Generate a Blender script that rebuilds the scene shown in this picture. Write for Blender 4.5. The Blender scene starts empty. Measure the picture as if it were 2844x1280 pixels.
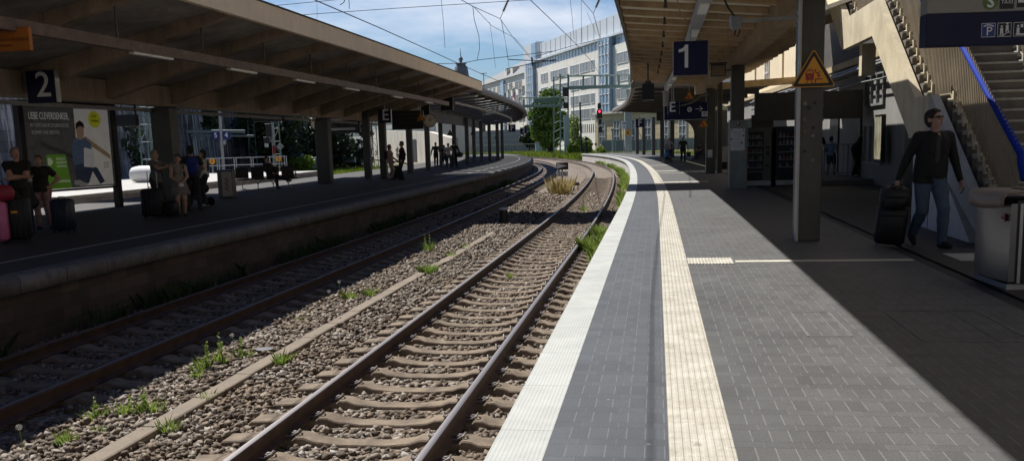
# Railway station on a curve, seen from platform 1 under the canopies. Metres; Z up, Y along the track, platform tops at z = 0.
import bpy, math, random
import numpy as np
from mathutils import Vector, Matrix, Euler
S = bpy.context.scene
COL = S.collection
R = math.radians
rnd = random.Random(7)
PI = math.pi

# ------------------------------------------------------------------ survey helpers
CAMH, F_, CY_, YH_, ROLL_, W_ = 1.6, 2650., 818., 398., -0.027, 2844.
TH_ = math.atan((CY_-YH_)/F_)
def _ray(x, y):
    x -= W_/2; y -= CY_
    c, s = math.cos(ROLL_), math.sin(ROLL_)
    x, y = c*x+s*y, -s*x+c*y
    return x, F_*math.cos(TH_)-y*math.sin(TH_), -(y*math.cos(TH_)+F_*math.sin(TH_))
def fl(x, y, z=0.):
    "point of the horizontal plane z that the photograph shows at x, y"
    a, b, c = _ray(x, y); t = (z-CAMH)/c
    return Vector((a*t, b*t, z))
def at(x, y, Y):
    "point at distance Y along the platform that the photograph shows at x, y"
    a, b, c = _ray(x, y); t = Y/b
    return Vector((a*t, Y, CAMH+c*t))
def CX(Y):
    "centre line of track 1"
    m0 = .153
    if Y < 22: return .79+(Y-22)*m0
    if Y < 70: d = Y-22; return .79+d*m0-.0011*d*d/2
    d = 48.; x = .79+d*m0-.0011*d*d/2; m = m0-.0011*48
    d = Y-70; return x+d*m-.003*d*d/2
def CM(Y):
    if Y < 22: return .153
    if Y < 70: return .153-.0011*(Y-22)
    return .153-.0011*48-.003*(Y-70)
def P(off, Y, z=0.):
    "point at sideways offset off from the centre line of track 1"
    m = CM(Y); n = 1/math.hypot(1, m)
    return Vector((CX(Y)+off*n, Y-off*m*n, z))
def HD(Y): return -math.atan(CM(Y))          # rotation about z that turns +Y into the track direction

# ------------------------------------------------------------------ objects
def tag(o, label=None, cat=None, group=None, kind=None):
    if label: o['label'] = label
    if cat: o['category'] = cat
    if group: o['group'] = group
    if kind: o['kind'] = kind
    return o
def thing(name, label, cat, loc=(0, 0, 0), rz=0., group=None):
    o = bpy.data.objects.new(name, None); COL.objects.link(o)
    o.empty_display_size = .1
    o.location = loc; o.rotation_euler = (0, 0, rz)
    return tag(o, label, cat, group)
def copy_tree(o, parent=None):
    c = o.copy(); COL.objects.link(c)
    if parent: c.parent = parent
    for ch in o.children: copy_tree(ch, c)
    return c
class MB:
    "collects shapes and links them as one mesh object"
    def __init__(s): s.v = []; s.f = []; s.m = []; s.uv = {}; s.mi = 0
    def add(s, vs, fs, uvs=None):
        b = len(s.v); s.v += [tuple(v) for v in vs]
        for k, f in enumerate(fs):
            if uvs is not None: s.uv[len(s.f)] = uvs[k]
            s.f.append(tuple(i+b for i in f)); s.m.append(s.mi)
        return s
    def box(s, c, d, rz=0., M=None, bev=0.):
        x, y, z = d[0]/2, d[1]/2, d[2]/2
        if bev <= 0:
            vs = [Vector((i*x, j*y, k*z)) for k in (-1, 1) for j in (-1, 1) for i in (-1, 1)]
            fs = [(0, 2, 3, 1), (4, 5, 7, 6), (0, 1, 5, 4), (2, 6, 7, 3), (0, 4, 6, 2), (1, 3, 7, 5)]
        else:
            b = min(bev, x*.9, y*.9, z*.9)
            vs = []; fs = []
            oct_ = lambda X, Y_: [(-X+b, -Y_), (X-b, -Y_), (X, -Y_+b), (X, Y_-b), (X-b, Y_), (-X+b, Y_), (-X, Y_-b), (-X, -Y_+b)]
            for zz, ins in ((-z, b), (-z+b, 0), (z-b, 0), (z, b)):
                for (a, c_) in oct_(x-ins, y-ins): vs.append(Vector((a, c_, zz)))
            for l in range(3):
                for i in range(8): fs.append((l*8+i, l*8+(i+1) % 8, l*8+8+(i+1) % 8, l*8+8+i))
            fs.append(tuple(range(7, -1, -1))); fs.append(tuple(range(24, 32)))
        m = M or (Matrix.Rotation(rz, 4, 'Z'))
        return s.add([m @ v + Vector(c) for v in vs], fs)
    def prism(s, poly, z0, z1):
        n = len(poly)
        vs = [(p[0], p[1], z0) for p in poly]+[(p[0], p[1], z1) for p in poly]
        fs = [(i, (i+1) % n, n+(i+1) % n, n+i) for i in range(n)]+[tuple(range(n-1, -1, -1)), tuple(range(n, 2*n))]
        return s.add(vs, fs)
    def plate(s, poly, y0, y1):
        "polygon in the XZ plane (as seen from -Y), thickness along Y"
        n = len(poly)
        vs = [(p[0], y0, p[1]) for p in poly]+[(p[0], y1, p[1]) for p in poly]
        fs = [((i+1) % n, i, n+i, n+(i+1) % n) for i in range(n)]+[tuple(range(n)), tuple(range(2*n-1, n-1, -1))]
        return s.add(vs, fs)
    def tube(s, pts, r, n=8, cap=True):
        pts = [Vector(p) for p in pts]
        rs = r if isinstance(r, (list, tuple)) else [r]*len(pts)
        vs = []; fs = []; up = None
        for i, p in enumerate(pts):
            t = (pts[min(i+1, len(pts)-1)]-pts[max(i-1, 0)]).normalized()
            if up is None: up = Vector((0, 0, 1)) if abs(t.z) < .9 else Vector((1, 0, 0))
            a = t.cross(up)
            if a.length < 1e-5: a = t.cross(Vector((.3, 1, .2)))
            a.normalize(); b = a.cross(t).normalized(); up = b
            for k in range(n):
                g = 2*PI*k/n; vs.append(p+a*(math.cos(g)*rs[i])+b*(math.sin(g)*rs[i]))
        for i in range(len(pts)-1):
            for k in range(n): fs.append((i*n+k, i*n+(k+1) % n, i*n+n+(k+1) % n, i*n+n+k))
        if cap: fs.append(tuple(range(n-1, -1, -1))); fs.append(tuple(range(len(vs)-n, len(vs))))
        return s.add(vs, fs)
    def lathe(s, prof, c=(0, 0, 0), n=16, axis='Z'):
        vs = []; fs = []
        for (r, z) in prof:
            for k in range(n):
                g = 2*PI*k/n
                v = (r*math.cos(g), r*math.sin(g), z)
                if axis == 'Y': v = (v[0], z, v[1])
                if axis == 'X': v = (z, v[0], v[1])
                vs.append(Vector(v)+Vector(c))
        for i in range(len(prof)-1):
            for k in range(n): fs.append((i*n+k, i*n+(k+1) % n, i*n+n+(k+1) % n, i*n+n+k))
        fs.append(tuple(range(n-1, -1, -1))); fs.append(tuple(range(len(vs)-n, len(vs))))
        return s.add(vs, fs)
    def sweep(s, prof, Ys, closed=True, off0=0., cap=True):
        "profile of (sideways offset, z) carried along the track; UV = metres across, metres along"
        n = len(prof); vs = []; fs = []; uvs = []; L = 0.; Ls = []
        ul = [0.]
        for i in range(1, n+1):
            a, b = prof[i-1], prof[i % n]; ul.append(ul[-1]+math.hypot(a[0]-b[0], a[1]-b[1]))
        for i, Y in enumerate(Ys):
            if i: L += math.hypot(Y-Ys[i-1], CX(Y)-CX(Ys[i-1]))
            Ls.append(L)
            for (o, z) in prof: vs.append(P(o+off0, Y, z))
        for i in range(len(Ys)-1):
            for k in range(n if closed else n-1):
                k2 = (k+1) % n
                fs.append((i*n+k, i*n+k2, i*n+n+k2, i*n+n+k))
                uvs.append([(ul[k], Ls[i]), (ul[k+1], Ls[i]), (ul[k+1], Ls[i+1]), (ul[k], Ls[i+1])])
        if closed and cap:
            fs.append(tuple(range(n-1, -1, -1))); uvs.append([(0, 0)]*n)
            fs.append(tuple(range(len(vs)-n, len(vs)))); uvs.append([(0, 0)]*n)
        return s.add(vs, fs, uvs)
    def build(s, name, mats, parent=None, smooth=False, world=False, sharp=None):
        me = bpy.data.meshes.new(name)
        vs = s.v
        if world and parent is not None:
            mi = (Matrix.Translation(parent.location) @ parent.rotation_euler.to_matrix().to_4x4()).inverted()
            vs = [tuple(mi @ Vector(v)) for v in vs]
        me.from_pydata(vs, [], s.f)
        ml = mats if isinstance(mats, (list, tuple)) else [mats]
        for m in ml: me.materials.append(m)
        if len(ml) > 1: me.polygons.foreach_set('material_index', s.m)
        if s.uv:
            u = me.uv_layers.new(name='UVMap'); d = u.data
            for fi, q in s.uv.items():
                p = me.polygons[fi]
                for k, li in enumerate(p.loop_indices): d[li].uv = q[k]
        me.validate(); me.update()
        import bmesh
        bm = bmesh.new(); bm.from_mesh(me); bmesh.ops.recalc_face_normals(bm, faces=bm.faces); bm.to_mesh(me); bm.free()
        if smooth:
            me.polygons.foreach_set('use_smooth', [True]*len(me.polygons))
            if sharp: me.set_sharp_from_angle(angle=R(sharp))
        o = bpy.data.objects.new(name, me); COL.objects.link(o)
        if parent is not None: o.parent = parent
        return o
def rng(a, b, st):
    n = max(1, int(round((b-a)/st))); return [a+(b-a)*i/n for i in range(n+1)]
def np_mesh(name, V, Fq, mat, parent=None, smooth=False):
    "mesh from numpy arrays; Fq (n,k) all faces with k corners"
    me = bpy.data.meshes.new(name)
    k = Fq.shape[1]; n = len(Fq)
    me.vertices.add(len(V)); me.vertices.foreach_set('co', np.ascontiguousarray(V, dtype=np.float32).ravel())
    me.loops.add(n*k); me.loops.foreach_set('vertex_index', np.ascontiguousarray(Fq, dtype=np.int32).ravel())
    me.polygons.add(n); me.polygons.foreach_set('loop_start', np.arange(0, n*k, k, dtype=np.int32))
    me.update(calc_edges=True)
    if smooth: me.polygons.foreach_set('use_smooth', np.ones(n, dtype=bool))
    for m in (mat if isinstance(mat, (list, tuple)) else [mat]): me.materials.append(m)
    o = bpy.data.objects.new(name, me); COL.objects.link(o)
    if parent is not None: o.parent = parent
    return o

# ------------------------------------------------------------------ materials
_M = {}
def nodes(name):
    m = bpy.data.materials.new(name); m.use_nodes = True
    nt = m.node_tree; b = nt.nodes['Principled BSDF']
    return m, nt, b
def N(nt, t, **kw):
    n = nt.nodes.new(t)
    for k, v in kw.items():
        if k in n.inputs: n.inputs[k].default_value = v
        else: setattr(n, k, v)
    return n
def ramp(nt, src, stops):
    r = nt.nodes.new('ShaderNodeValToRGB'); e = r.color_ramp.elements
    while len(e) < len(stops): e.new(.5)
    for i, (p, c) in enumerate(stops):
        e[i].position = p; e[i].color = (c[0], c[1], c[2], 1) if isinstance(c, (tuple, list)) else (c, c, c, 1)
    nt.links.new(src, r.inputs['Fac']); return r
def mixc(nt, fac, a, b, mode='MIX'):
    n = nt.nodes.new('ShaderNodeMix'); n.data_type = 'RGBA'; n.blend_type = mode
    for i, v in ((0, fac), (6, a), (7, b)):
        if hasattr(v, 'links') or hasattr(v, 'is_linked'): nt.links.new(v, n.inputs[i])
        else: n.inputs[i].default_value = v if i == 0 else (v[0], v[1], v[2], 1)
    return n.outputs[2]
def pos(nt, scale=(1, 1, 1)):
    g = nt.nodes.new('ShaderNodeNewGeometry'); m = nt.nodes.new('ShaderNodeMapping'); m.inputs['Scale'].default_value = scale
    nt.links.new(g.outputs['Position'], m.inputs['Vector']); return m.outputs[0]
def bump(nt, b, h, st=.3, d=.02):
    n = N(nt, 'ShaderNodeBump', Strength=st, Distance=d); nt.links.new(h, n.inputs['Height']); nt.links.new(n.outputs[0], b.inputs['Normal'])
def mat(name, c, rough=.6, metal=0., var=.18, sc=3., fine=40., bp=0., emit=None, stretch=(1, 1, 1), spec=.5, c2=None, dirt=0.):
    "surface with large and fine tonal variation (wear) and optional bump"
    if name in _M: return _M[name]
    m, nt, b = nodes(name)
    b.inputs['Roughness'].default_value = rough; b.inputs['Metallic'].default_value = metal
    b.inputs['Specular IOR Level'].default_value = spec
    v = pos(nt, stretch)
    n1 = N(nt, 'ShaderNodeTexNoise', Scale=sc, Detail=5., Roughness=.6); nt.links.new(v, n1.inputs['Vector'])
    n2 = N(nt, 'ShaderNodeTexNoise', Scale=fine, Detail=3.); nt.links.new(v, n2.inputs['Vector'])
    lo = [x*(1-var) for x in c]; hi = [min(1, x*(1+var)) for x in (c2 or c)]
    a = ramp(nt, n1.outputs[0], [(.3, lo), (.7, hi)])
    f = ramp(nt, n2.outputs[0], [(.3, 1-var*.6), (.7, 1+var*.4)])
    o = mixc(nt, 1., a.outputs[0], f.outputs[0], 'MULTIPLY')
    if dirt:
        n3 = N(nt, 'ShaderNodeTexNoise', Scale=1.2, Detail=8., Roughness=.75); nt.links.new(pos(nt, (3, 3, .35)), n3.inputs['Vector'])
        o = mixc(nt, ramp(nt, n3.outputs[0], [(.48, 0.), (.72, dirt)]).outputs[0], o, (.045, .038, .03))
    nt.links.new(o, b.inputs['Base Color'])
    rr = ramp(nt, n1.outputs[0], [(.2, max(0, rough-.1)), (.8, min(1, rough+.1))]); nt.links.new(rr.outputs[0], b.inputs['Roughness'])
    if bp: bump(nt, b, n2.outputs[0], bp, .01)
    if emit: b.inputs['Emission Color'].default_value = (*emit[:3], 1); b.inputs['Emission Strength'].default_value = emit[3]
    _M[name] = m
    return m
def paving(name, c, w, h, mortar, mc, rough=.7, spec=.4, var=.25, off=.5, blotch=(.75, 1.2), bp=.35, swap=False):
    "bricks or slabs laid along the track (UV in metres)"
    m, nt, b = nodes(name)
    uv = nt.nodes.new('ShaderNodeUVMap')
    br = N(nt, 'ShaderNodeTexBrick', Scale=1.); br.offset = off
    br.inputs['Brick Width'].default_value = w; br.inputs['Row Height'].default_value = h; br.inputs['Mortar Size'].default_value = mortar
    br.inputs['Mortar Smooth'].default_value = .15; br.inputs['Bias'].default_value = 0.
    br.inputs['Color1'].default_value = (*[x*(1-var) for x in c], 1); br.inputs['Color2'].default_value = (*[x*(1+var) for x in c], 1)
    br.inputs['Mortar'].default_value = (*mc, 1)
    mp = nt.nodes.new('ShaderNodeMapping'); mp.inputs['Rotation'].default_value = (0, 0, PI/2 if swap else 0)
    nt.links.new(uv.outputs[0], mp.inputs[0]); nt.links.new(mp.outputs[0], br.inputs['Vector'])
    n = N(nt, 'ShaderNodeTexNoise', Scale=.9, Detail=7., Roughness=.65); nt.links.new(pos(nt), n.inputs['Vector'])
    n2 = N(nt, 'ShaderNodeTexNoise', Scale=70., Detail=3.); nt.links.new(pos(nt), n2.inputs['Vector'])
    o = mixc(nt, 1., br.outputs[0], ramp(nt, n.outputs[0], [(.3, blotch[0]), (.7, blotch[1])]).outputs[0], 'MULTIPLY')
    o = mixc(nt, 1., o, ramp(nt, n2.outputs[0], [(.25, .8), (.75, 1.15)]).outputs[0], 'MULTIPLY')
    # chewing gum spots and scuffs
    vo = N(nt, 'ShaderNodeTexVoronoi', Scale=1.7); nt.links.new(pos(nt), vo.inputs['Vector'])
    o = mixc(nt, ramp(nt, vo.outputs[0], [(.018, .55), (.03, 0.)]).outputs[0], o, (.3, .3, .29))
    nt.links.new(o, b.inputs['Base Color'])
    b.inputs['Specular IOR Level'].default_value = spec
    nt.links.new(ramp(nt, n.outputs[0], [(.2, rough-.08), (.8, rough+.08)]).outputs[0], b.inputs['Roughness'])
    ad = N(nt, 'ShaderNodeMath', operation='MULTIPLY_ADD'); nt.links.new(n2.outputs[0], ad.inputs[0]); ad.inputs[1].default_value = .25
    inv = N(nt, 'ShaderNodeMath', operation='SUBTRACT'); inv.inputs[0].default_value = 1.; nt.links.new(br.outputs['Fac'], inv.inputs[1])
    nt.links.new(inv.outputs[0], ad.inputs[2]); bump(nt, b, ad.outputs[0], bp, .006)
    return m
def blockpaving(name, c, glint, dj, rough=.62, spec=.45, blotch=(.8, 1.15)):
    "rows of upright blocks alternating with rows of cross-laid blocks (UV in metres: u across, v along the track)"
    m, nt, b = nodes(name)
    uv = nt.nodes.new('ShaderNodeUVMap'); sp = nt.nodes.new('ShaderNodeSeparateXYZ'); nt.links.new(uv.outputs[0], sp.inputs[0])
    def M(op, x, y=None, z=None):
        n = nt.nodes.new('ShaderNodeMath'); n.operation = op
        for i, q in enumerate((x, y, z)):
            if q is None: continue
            if isinstance(q, (int, float)): n.inputs[i].default_value = q
            else: nt.links.new(q, n.inputs[i])
        return n.outputs[0]
    nw = N(nt, 'ShaderNodeTexNoise', Scale=9., Detail=2.); nt.links.new(pos(nt), nw.inputs['Vector'])
    wob = M('MULTIPLY_ADD', nw.outputs[0], .006, -.003)
    u = M('ADD', sp.outputs[0], wob); v = M('DIVIDE', M('ADD', sp.outputs[1], wob), .31)
    fv = M('FRACT', v); cross = M('GREATER_THAN', fv, .667)
    ua = M('DIVIDE', u, .103); ub = M('ADD', M('DIVIDE', u, .206), .25)
    ja = M('GREATER_THAN', M('ABSOLUTE', M('SUBTRACT', M('FRACT', ua), .5)), .466)
    jb = M('GREATER_THAN', M('ABSOLUTE', M('SUBTRACT', M('FRACT', ub), .5)), .488)
    inv = M('SUBTRACT', 1., cross)
    along = M('MAXIMUM', M('MULTIPLY', ja, inv), M('MULTIPLY', M('MULTIPLY', jb, cross), .6))
    row = M('MAXIMUM', M('LESS_THAN', M('ABSOLUTE', M('SUBTRACT', fv, .667)), .012), M('GREATER_THAN', M('ABSOLUTE', M('SUBTRACT', fv, .5)), .489))
    cb = nt.nodes.new('ShaderNodeCombineXYZ')
    nt.links.new(M('ADD', M('MULTIPLY', M('FLOOR', ua), inv), M('MULTIPLY', M('FLOOR', ub), cross)), cb.inputs[0]); nt.links.new(M('ADD', M('FLOOR', v), M('MULTIPLY', cross, .37)), cb.inputs[1])
    wn = nt.nodes.new('ShaderNodeTexWhiteNoise'); wn.noise_dimensions = '2D'; nt.links.new(cb.outputs[0], wn.inputs[0])
    o = mixc(nt, 1., (*c, 1)[:3], ramp(nt, wn.outputs[0], [(0., .86), (1., 1.12)]).outputs[0], 'MULTIPLY')
    n = N(nt, 'ShaderNodeTexNoise', Scale=.8, Detail=8., Roughness=.7); nt.links.new(pos(nt), n.inputs['Vector'])
    n2 = N(nt, 'ShaderNodeTexNoise', Scale=75., Detail=3.); nt.links.new(pos(nt), n2.inputs['Vector'])
    o = mixc(nt, 1., o, ramp(nt, n.outputs[0], [(.3, blotch[0]), (.7, blotch[1])]).outputs[0], 'MULTIPLY')
    o = mixc(nt, 1., o, ramp(nt, n2.outputs[0], [(.25, .78), (.75, 1.18)]).outputs[0], 'MULTIPLY')
    n3 = N(nt, 'ShaderNodeTexNoise', Scale=5., Detail=6., Roughness=.7); nt.links.new(pos(nt), n3.inputs['Vector'])
    keep = ramp(nt, n3.outputs[0], [(.30, .3), (.48, 1.)]).outputs[0]
    o = mixc(nt, M('MULTIPLY', row, .55), o, dj)
    o = mixc(nt, M('MULTIPLY', M('MULTIPLY', along, keep), .85), o, glint)  # pale along-track joints carry sun glint on the block edges as colour
    n4 = N(nt, 'ShaderNodeTexNoise', Scale=14., Detail=4., Roughness=.6); nt.links.new(pos(nt, (1, .5, 1)), n4.inputs['Vector'])
    o = mixc(nt, ramp(nt, n4.outputs[0], [(.70, 0.), (.76, .55)]).outputs[0], o, (.022, .022, .024))
    vo = N(nt, 'ShaderNodeTexVoronoi', Scale=1.9); nt.links.new(pos(nt), vo.inputs['Vector'])
    o = mixc(nt, ramp(nt, vo.outputs[0], [(.020, .6), (.032, 0.)]).outputs[0], o, (.26, .26, .25))
    nt.links.new(o, b.inputs['Base Color']); b.inputs['Specular IOR Level'].default_value = spec
    nt.links.new(ramp(nt, n.outputs[0], [(.2, rough-.1), (.8, rough+.1)]).outputs[0], b.inputs['Roughness'])
    hgt = M('SUBTRACT', M('MULTIPLY', n2.outputs[0], .25), M('MAXIMUM', along, row)); bump(nt, b, hgt, .4, .006)
    return m
def stonewall(name, c, w, h, mc, streak=0., var=.3, nz=(.55, 1.35)):
    "coursed blocks on upright faces; pale lime streaks running down"
    m, nt, b = nodes(name)
    g = nt.nodes.new('ShaderNodeNewGeometry')
    sx = nt.nodes.new('ShaderNodeSeparateXYZ'); nt.links.new(g.outputs['Position'], sx.inputs[0])
    ad = N(nt, 'ShaderNodeMath', operation='ADD'); nt.links.new(sx.outputs[0], ad.inputs[0]); nt.links.new(sx.outputs[1], ad.inputs[1])
    cb = nt.nodes.new('ShaderNodeCombineXYZ'); nt.links.new(ad.outputs[0], cb.inputs[0]); nt.links.new(sx.outputs[2], cb.inputs[1])
    br = N(nt, 'ShaderNodeTexBrick', Scale=1.); br.inputs['Brick Width'].default_value = w; br.inputs['Row Height'].default_value = h
    br.inputs['Mortar Size'].default_value = .03*h; br.inputs['Bias'].default_value = 0.
    br.inputs['Color1'].default_value = (*[x*(1-var) for x in c], 1); br.inputs['Color2'].default_value = (*[x*(1+var) for x in c], 1); br.inputs['Mortar'].default_value = (*mc, 1)
    nt.links.new(cb.outputs[0], br.inputs['Vector'])
    n = N(nt, 'ShaderNodeTexNoise', Scale=.5, Detail=8., Roughness=.7); nt.links.new(pos(nt), n.inputs['Vector'])
    o = mixc(nt, 1., br.outputs[0], ramp(nt, n.outputs[0], [(.3, nz[0]), (.7, nz[1])]).outputs[0], 'MULTIPLY')
    if streak:
        n2 = N(nt, 'ShaderNodeTexNoise', Scale=1., Detail=6., Roughness=.7); nt.links.new(pos(nt, (2.2, 2.2, .16)), n2.inputs['Vector'])
        o = mixc(nt, ramp(nt, n2.outputs[0], [(.50, 0.), (.62, streak)]).outputs[0], o, (.55, .56, .58))
    nt.links.new(o, b.inputs['Base Color']); b.inputs['Roughness'].default_value = .85
    bump(nt, b, br.outputs['Fac'], -.6, .03)
    return m
def leafmat(name, c, c2, tr=.25):
    if name in _M: return _M[name]
    m, nt, b = nodes(name)
    n = N(nt, 'ShaderNodeTexNoise', Scale=1.1, Detail=4.); nt.links.new(pos(nt), n.inputs['Vector'])
    n2 = N(nt, 'ShaderNodeTexNoise', Scale=17., Detail=2.); nt.links.new(pos(nt), n2.inputs['Vector'])
    a = mixc(nt, .5, n.outputs[0], n2.outputs[0])
    o = ramp(nt, a, [(.38, c), (.62, c2)])
    nt.links.new(o.outputs[0], b.inputs['Base Color']); b.inputs['Roughness'].default_value = .55
    t = nt.nodes.new('ShaderNodeBsdfTranslucent'); nt.links.new(o.outputs[0], t.inputs[0])
    mx = nt.nodes.new('ShaderNodeMixShader'); mx.inputs[0].default_value = tr
    nt.links.new(b.outputs[0], mx.inputs[1]); nt.links.new(t.outputs[0], mx.inputs[2])
    nt.links.new(mx.outputs[0], nt.nodes['Material Output'].inputs[0])
    _M[name] = m
    return m
def glassmat(name, c=(.05, .07, .09), rough=.06):
    m, nt, b = nodes(name); b.inputs['Base Color'].default_value = (*c, 1); b.inputs['Roughness'].default_value = rough
    b.inputs['Specular IOR Level'].default_value = 1.; return m

NAVY = mat('navy enamel', (.006, .009, .05), .5, var=.1, spec=.3)
WHITE = mat('white letter film', (.75, .76, .8), .45, var=.04)
BLACK = mat('black plastic', (.012, .012, .014), .45, var=.2)
CONC = mat('concrete', (.3, .285, .255), .85, var=.2, sc=2., bp=.25, dirt=.3)
STEEL = mat('galvanised steel', (.42, .43, .44), .42, .7, var=.15)
DARKSTEEL = mat('dark painted steel', (.05, .048, .045), .5, var=.25)
COLPAINT = mat('dark grey column paint', (.075, .072, .066), .5, var=.2, sc=2.5, dirt=.25)
#
YEL = mat('yellow warning film', (.75, .33, .02), .45, var=.06)
RED = mat('red film', (.33, .02, .02), .45, var=.06)

# ------------------------------------------------------------------ lettering
def glyphs(txt, size, M, extr=.002, align='CENTER', width=1.):
    cu = bpy.data.curves.new('tmp', 'FONT'); cu.body = txt; cu.size = size; cu.extrude = extr
    cu.align_x = align; cu.align_y = 'CENTER'; cu.resolution_u = 3; cu.space_character = 1.02
    o = bpy.data.objects.new('tmp', cu); COL.objects.link(o)
    dg = bpy.context.evaluated_depsgraph_get(); me = bpy.data.meshes.new_from_object(o.evaluated_get(dg))
    bpy.data.objects.remove(o); bpy.data.curves.remove(cu)
    vs = [M @ Vector((v.co.x*width, v.co.y, v.co.z)) for v in me.vertices]; fs = [tuple(p.vertices) for p in me.polygons]
    bpy.data.meshes.remove(me)
    return vs, fs
def face_m(c, rz=0.):
    "matrix that stands a flat drawing upright at c, read from -Y"
    return Matrix.Translation(c) @ Matrix.Rotation(rz, 4, 'Z') @ Matrix.Rotation(PI/2, 4, 'X')
def lettering(parent, txt, size, c, m=None, name='lettering', align='CENTER', rz=0., width=1., bold=0.):
    b = MB(); vs, fs = glyphs(txt, size, face_m(Vector(c), rz), align=align, width=width); b.add(vs, fs)
    if bold:
        for dx, dz in ((bold, 0), (-bold, 0), (0, bold), (0, -bold)):
            vs, fs = glyphs(txt, size, face_m(Vector(c)+Vector((dx, .0004*(1+abs(dx)*50), dz)), rz), align=align, width=width); b.add(vs, fs)
    return b.build(name, m or WHITE, parent)
# ------------------------------------------------------------------ camera, sky, sun
cam = bpy.data.cameras.new('camera'); co = bpy.data.objects.new('camera', cam); COL.objects.link(co); S.camera = co
cam.sensor_width = 36; cam.lens = F_/W_*36; cam.shift_y = (CY_-640)/W_; cam.clip_start = .05; cam.clip_end = 3000
co.location = (0, 0, CAMH)
co.rotation_euler = (Matrix.Rotation(PI/2-TH_, 3, 'X') @ Matrix.Rotation(ROLL_, 3, 'Z')).to_euler()
SUN = Vector((-.49, .60, 1.)).normalized()
w = bpy.data.worlds.new('World'); S.world = w; w.use_nodes = True
nt = w.node_tree; bg = nt.nodes['Background']
sky = nt.nodes.new('ShaderNodeTexSky'); sky.sky_type = 'NISHITA'; sky.sun_disc = False
sky.sun_elevation = math.asin(SUN.z); sky.sun_rotation = math.atan2(SUN.x, SUN.y); sky.air_density = 1.; sky.dust_density = .6; sky.ozone_density = 2.
tc = nt.nodes.new('ShaderNodeTexCoord'); mp = nt.nodes.new('ShaderNodeMapping'); mp.inputs['Scale'].default_value = (1., 1., 3.4); mp.inputs['Rotation'].default_value = (0, .12, 0)
nt.links.new(tc.outputs['Generated'], mp.inputs[0])
n1 = N(nt, 'ShaderNodeTexNoise', Scale=3.1, Detail=9., Roughness=.56); nt.links.new(mp.outputs[0], n1.inputs['Vector'])
cl = ramp(nt, n1.outputs[0], [(.47, 0.), (.70, .92)])
skc = mixc(nt, 1., sky.outputs[0], (.82, 1.02, 1.30), 'MULTIPLY')
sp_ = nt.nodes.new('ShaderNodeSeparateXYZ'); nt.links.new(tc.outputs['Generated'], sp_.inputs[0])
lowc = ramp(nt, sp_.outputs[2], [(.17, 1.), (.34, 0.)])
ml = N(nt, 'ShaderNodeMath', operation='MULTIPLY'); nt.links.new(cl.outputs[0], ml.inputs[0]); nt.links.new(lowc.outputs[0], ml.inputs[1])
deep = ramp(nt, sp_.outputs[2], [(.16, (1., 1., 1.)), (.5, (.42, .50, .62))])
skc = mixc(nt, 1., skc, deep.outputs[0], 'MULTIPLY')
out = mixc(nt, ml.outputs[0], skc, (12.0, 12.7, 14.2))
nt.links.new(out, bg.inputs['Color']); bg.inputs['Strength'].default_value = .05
sl = bpy.data.lights.new('sun', 'SUN'); sl.energy = 5.0; sl.angle = R(.53); sl.color = (1., .965, .905)
so = bpy.data.objects.new('sun', sl); COL.objects.link(so); so.rotation_euler = SUN.to_track_quat('Z', 'Y').to_euler(); so.location = (-20, 20, 40)
S.view_settings.view_transform = 'Standard'; S.view_settings.look = 'None'; S.view_settings.exposure = .5; S.view_settings.gamma = 1.
S.render.engine = 'CYCLES'; S.cycles.max_bounces = 7; S.cycles.diffuse_bounces = 4

# ------------------------------------------------------------------ ground and track bed
YG = rng(-40, -10, 5)+rng(-8, 24, 2)+rng(25, 70, 3)[0:]+rng(73, 260, 5)
def stones_mat(name, bed):
    m, nt, b = nodes(name)
    if bed:
        v = N(nt, 'ShaderNodeTexVoronoi', Scale=22.); nt.links.new(pos(nt, (1, 1, 1)), v.inputs['Vector'])
        sep = nt.nodes.new('ShaderNodeSeparateColor'); nt.links.new(v.outputs['Color'], sep.inputs[0]); src = sep.outputs[0]
    else:
        g = nt.nodes.new('ShaderNodeNewGeometry'); src = g.outputs['Random Per Island']
    r = ramp(nt, src, [(0., (.055, .042, .032)), (.3, (.115, .086, .063)), (.55, (.19, .15, .115)), (.8, (.235, .205, .172)), (1., (.34, .325, .30))])
    n = N(nt, 'ShaderNodeTexNoise', Scale=.8, Detail=5.); nt.links.new(pos(nt), n.inputs['Vector'])
    n2 = N(nt, 'ShaderNodeTexNoise', Scale=60., Detail=3.); nt.links.new(pos(nt), n2.inputs['Vector'])
    o = mixc(nt, 1., r.outputs[0], ramp(nt, n.outputs[0], [(.35, (.85, .74, .62)), (.65, (1.08, 1.06, 1.04))]).outputs[0], 'MULTIPLY')
    o = mixc(nt, 1., o, ramp(nt, n2.outputs[0], [(.3, .75), (.7, 1.15)]).outputs[0], 'MULTIPLY')
    nt.links.new(o, b.inputs['Base Color']); b.inputs['Roughness'].default_value = .85
    if bed: bump(nt, b, v.outputs['Distance'], -.9, .05)
    else: bump(nt, b, n2.outputs[0], .3, .01)
    return m
STONE = stones_mat('ballast stone', False); BED = stones_mat('ballast bed', True)
m, nt, b = nodes('rough ground')
n = N(nt, 'ShaderNodeTexNoise', Scale=.15, Detail=8.); nt.links.new(pos(nt), n.inputs['Vector'])
n2 = N(nt, 'ShaderNodeTexNoise', Scale=4., Detail=5.); nt.links.new(pos(nt), n2.inputs['Vector'])
o = mixc(nt, 1., ramp(nt, n.outputs[0], [(.4, (.16, .13, .10)), (.6, (.12, .15, .045))]).outputs[0], ramp(nt, n2.outputs[0], [(.3, .6), (.7, 1.2)]).outputs[0], 'MULTIPLY')
nt.links.new(o, b.inputs['Base Color']); b.inputs['Roughness'].default_value = .95
g = MB(); g.add([(-900, -300, -1.25), (900, -300, -1.25), (900, 1500, -1.25), (-900, 1500, -1.25)], [(0, 1, 2, 3)])
tag(g.build('ground', m), kind='structure')
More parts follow.
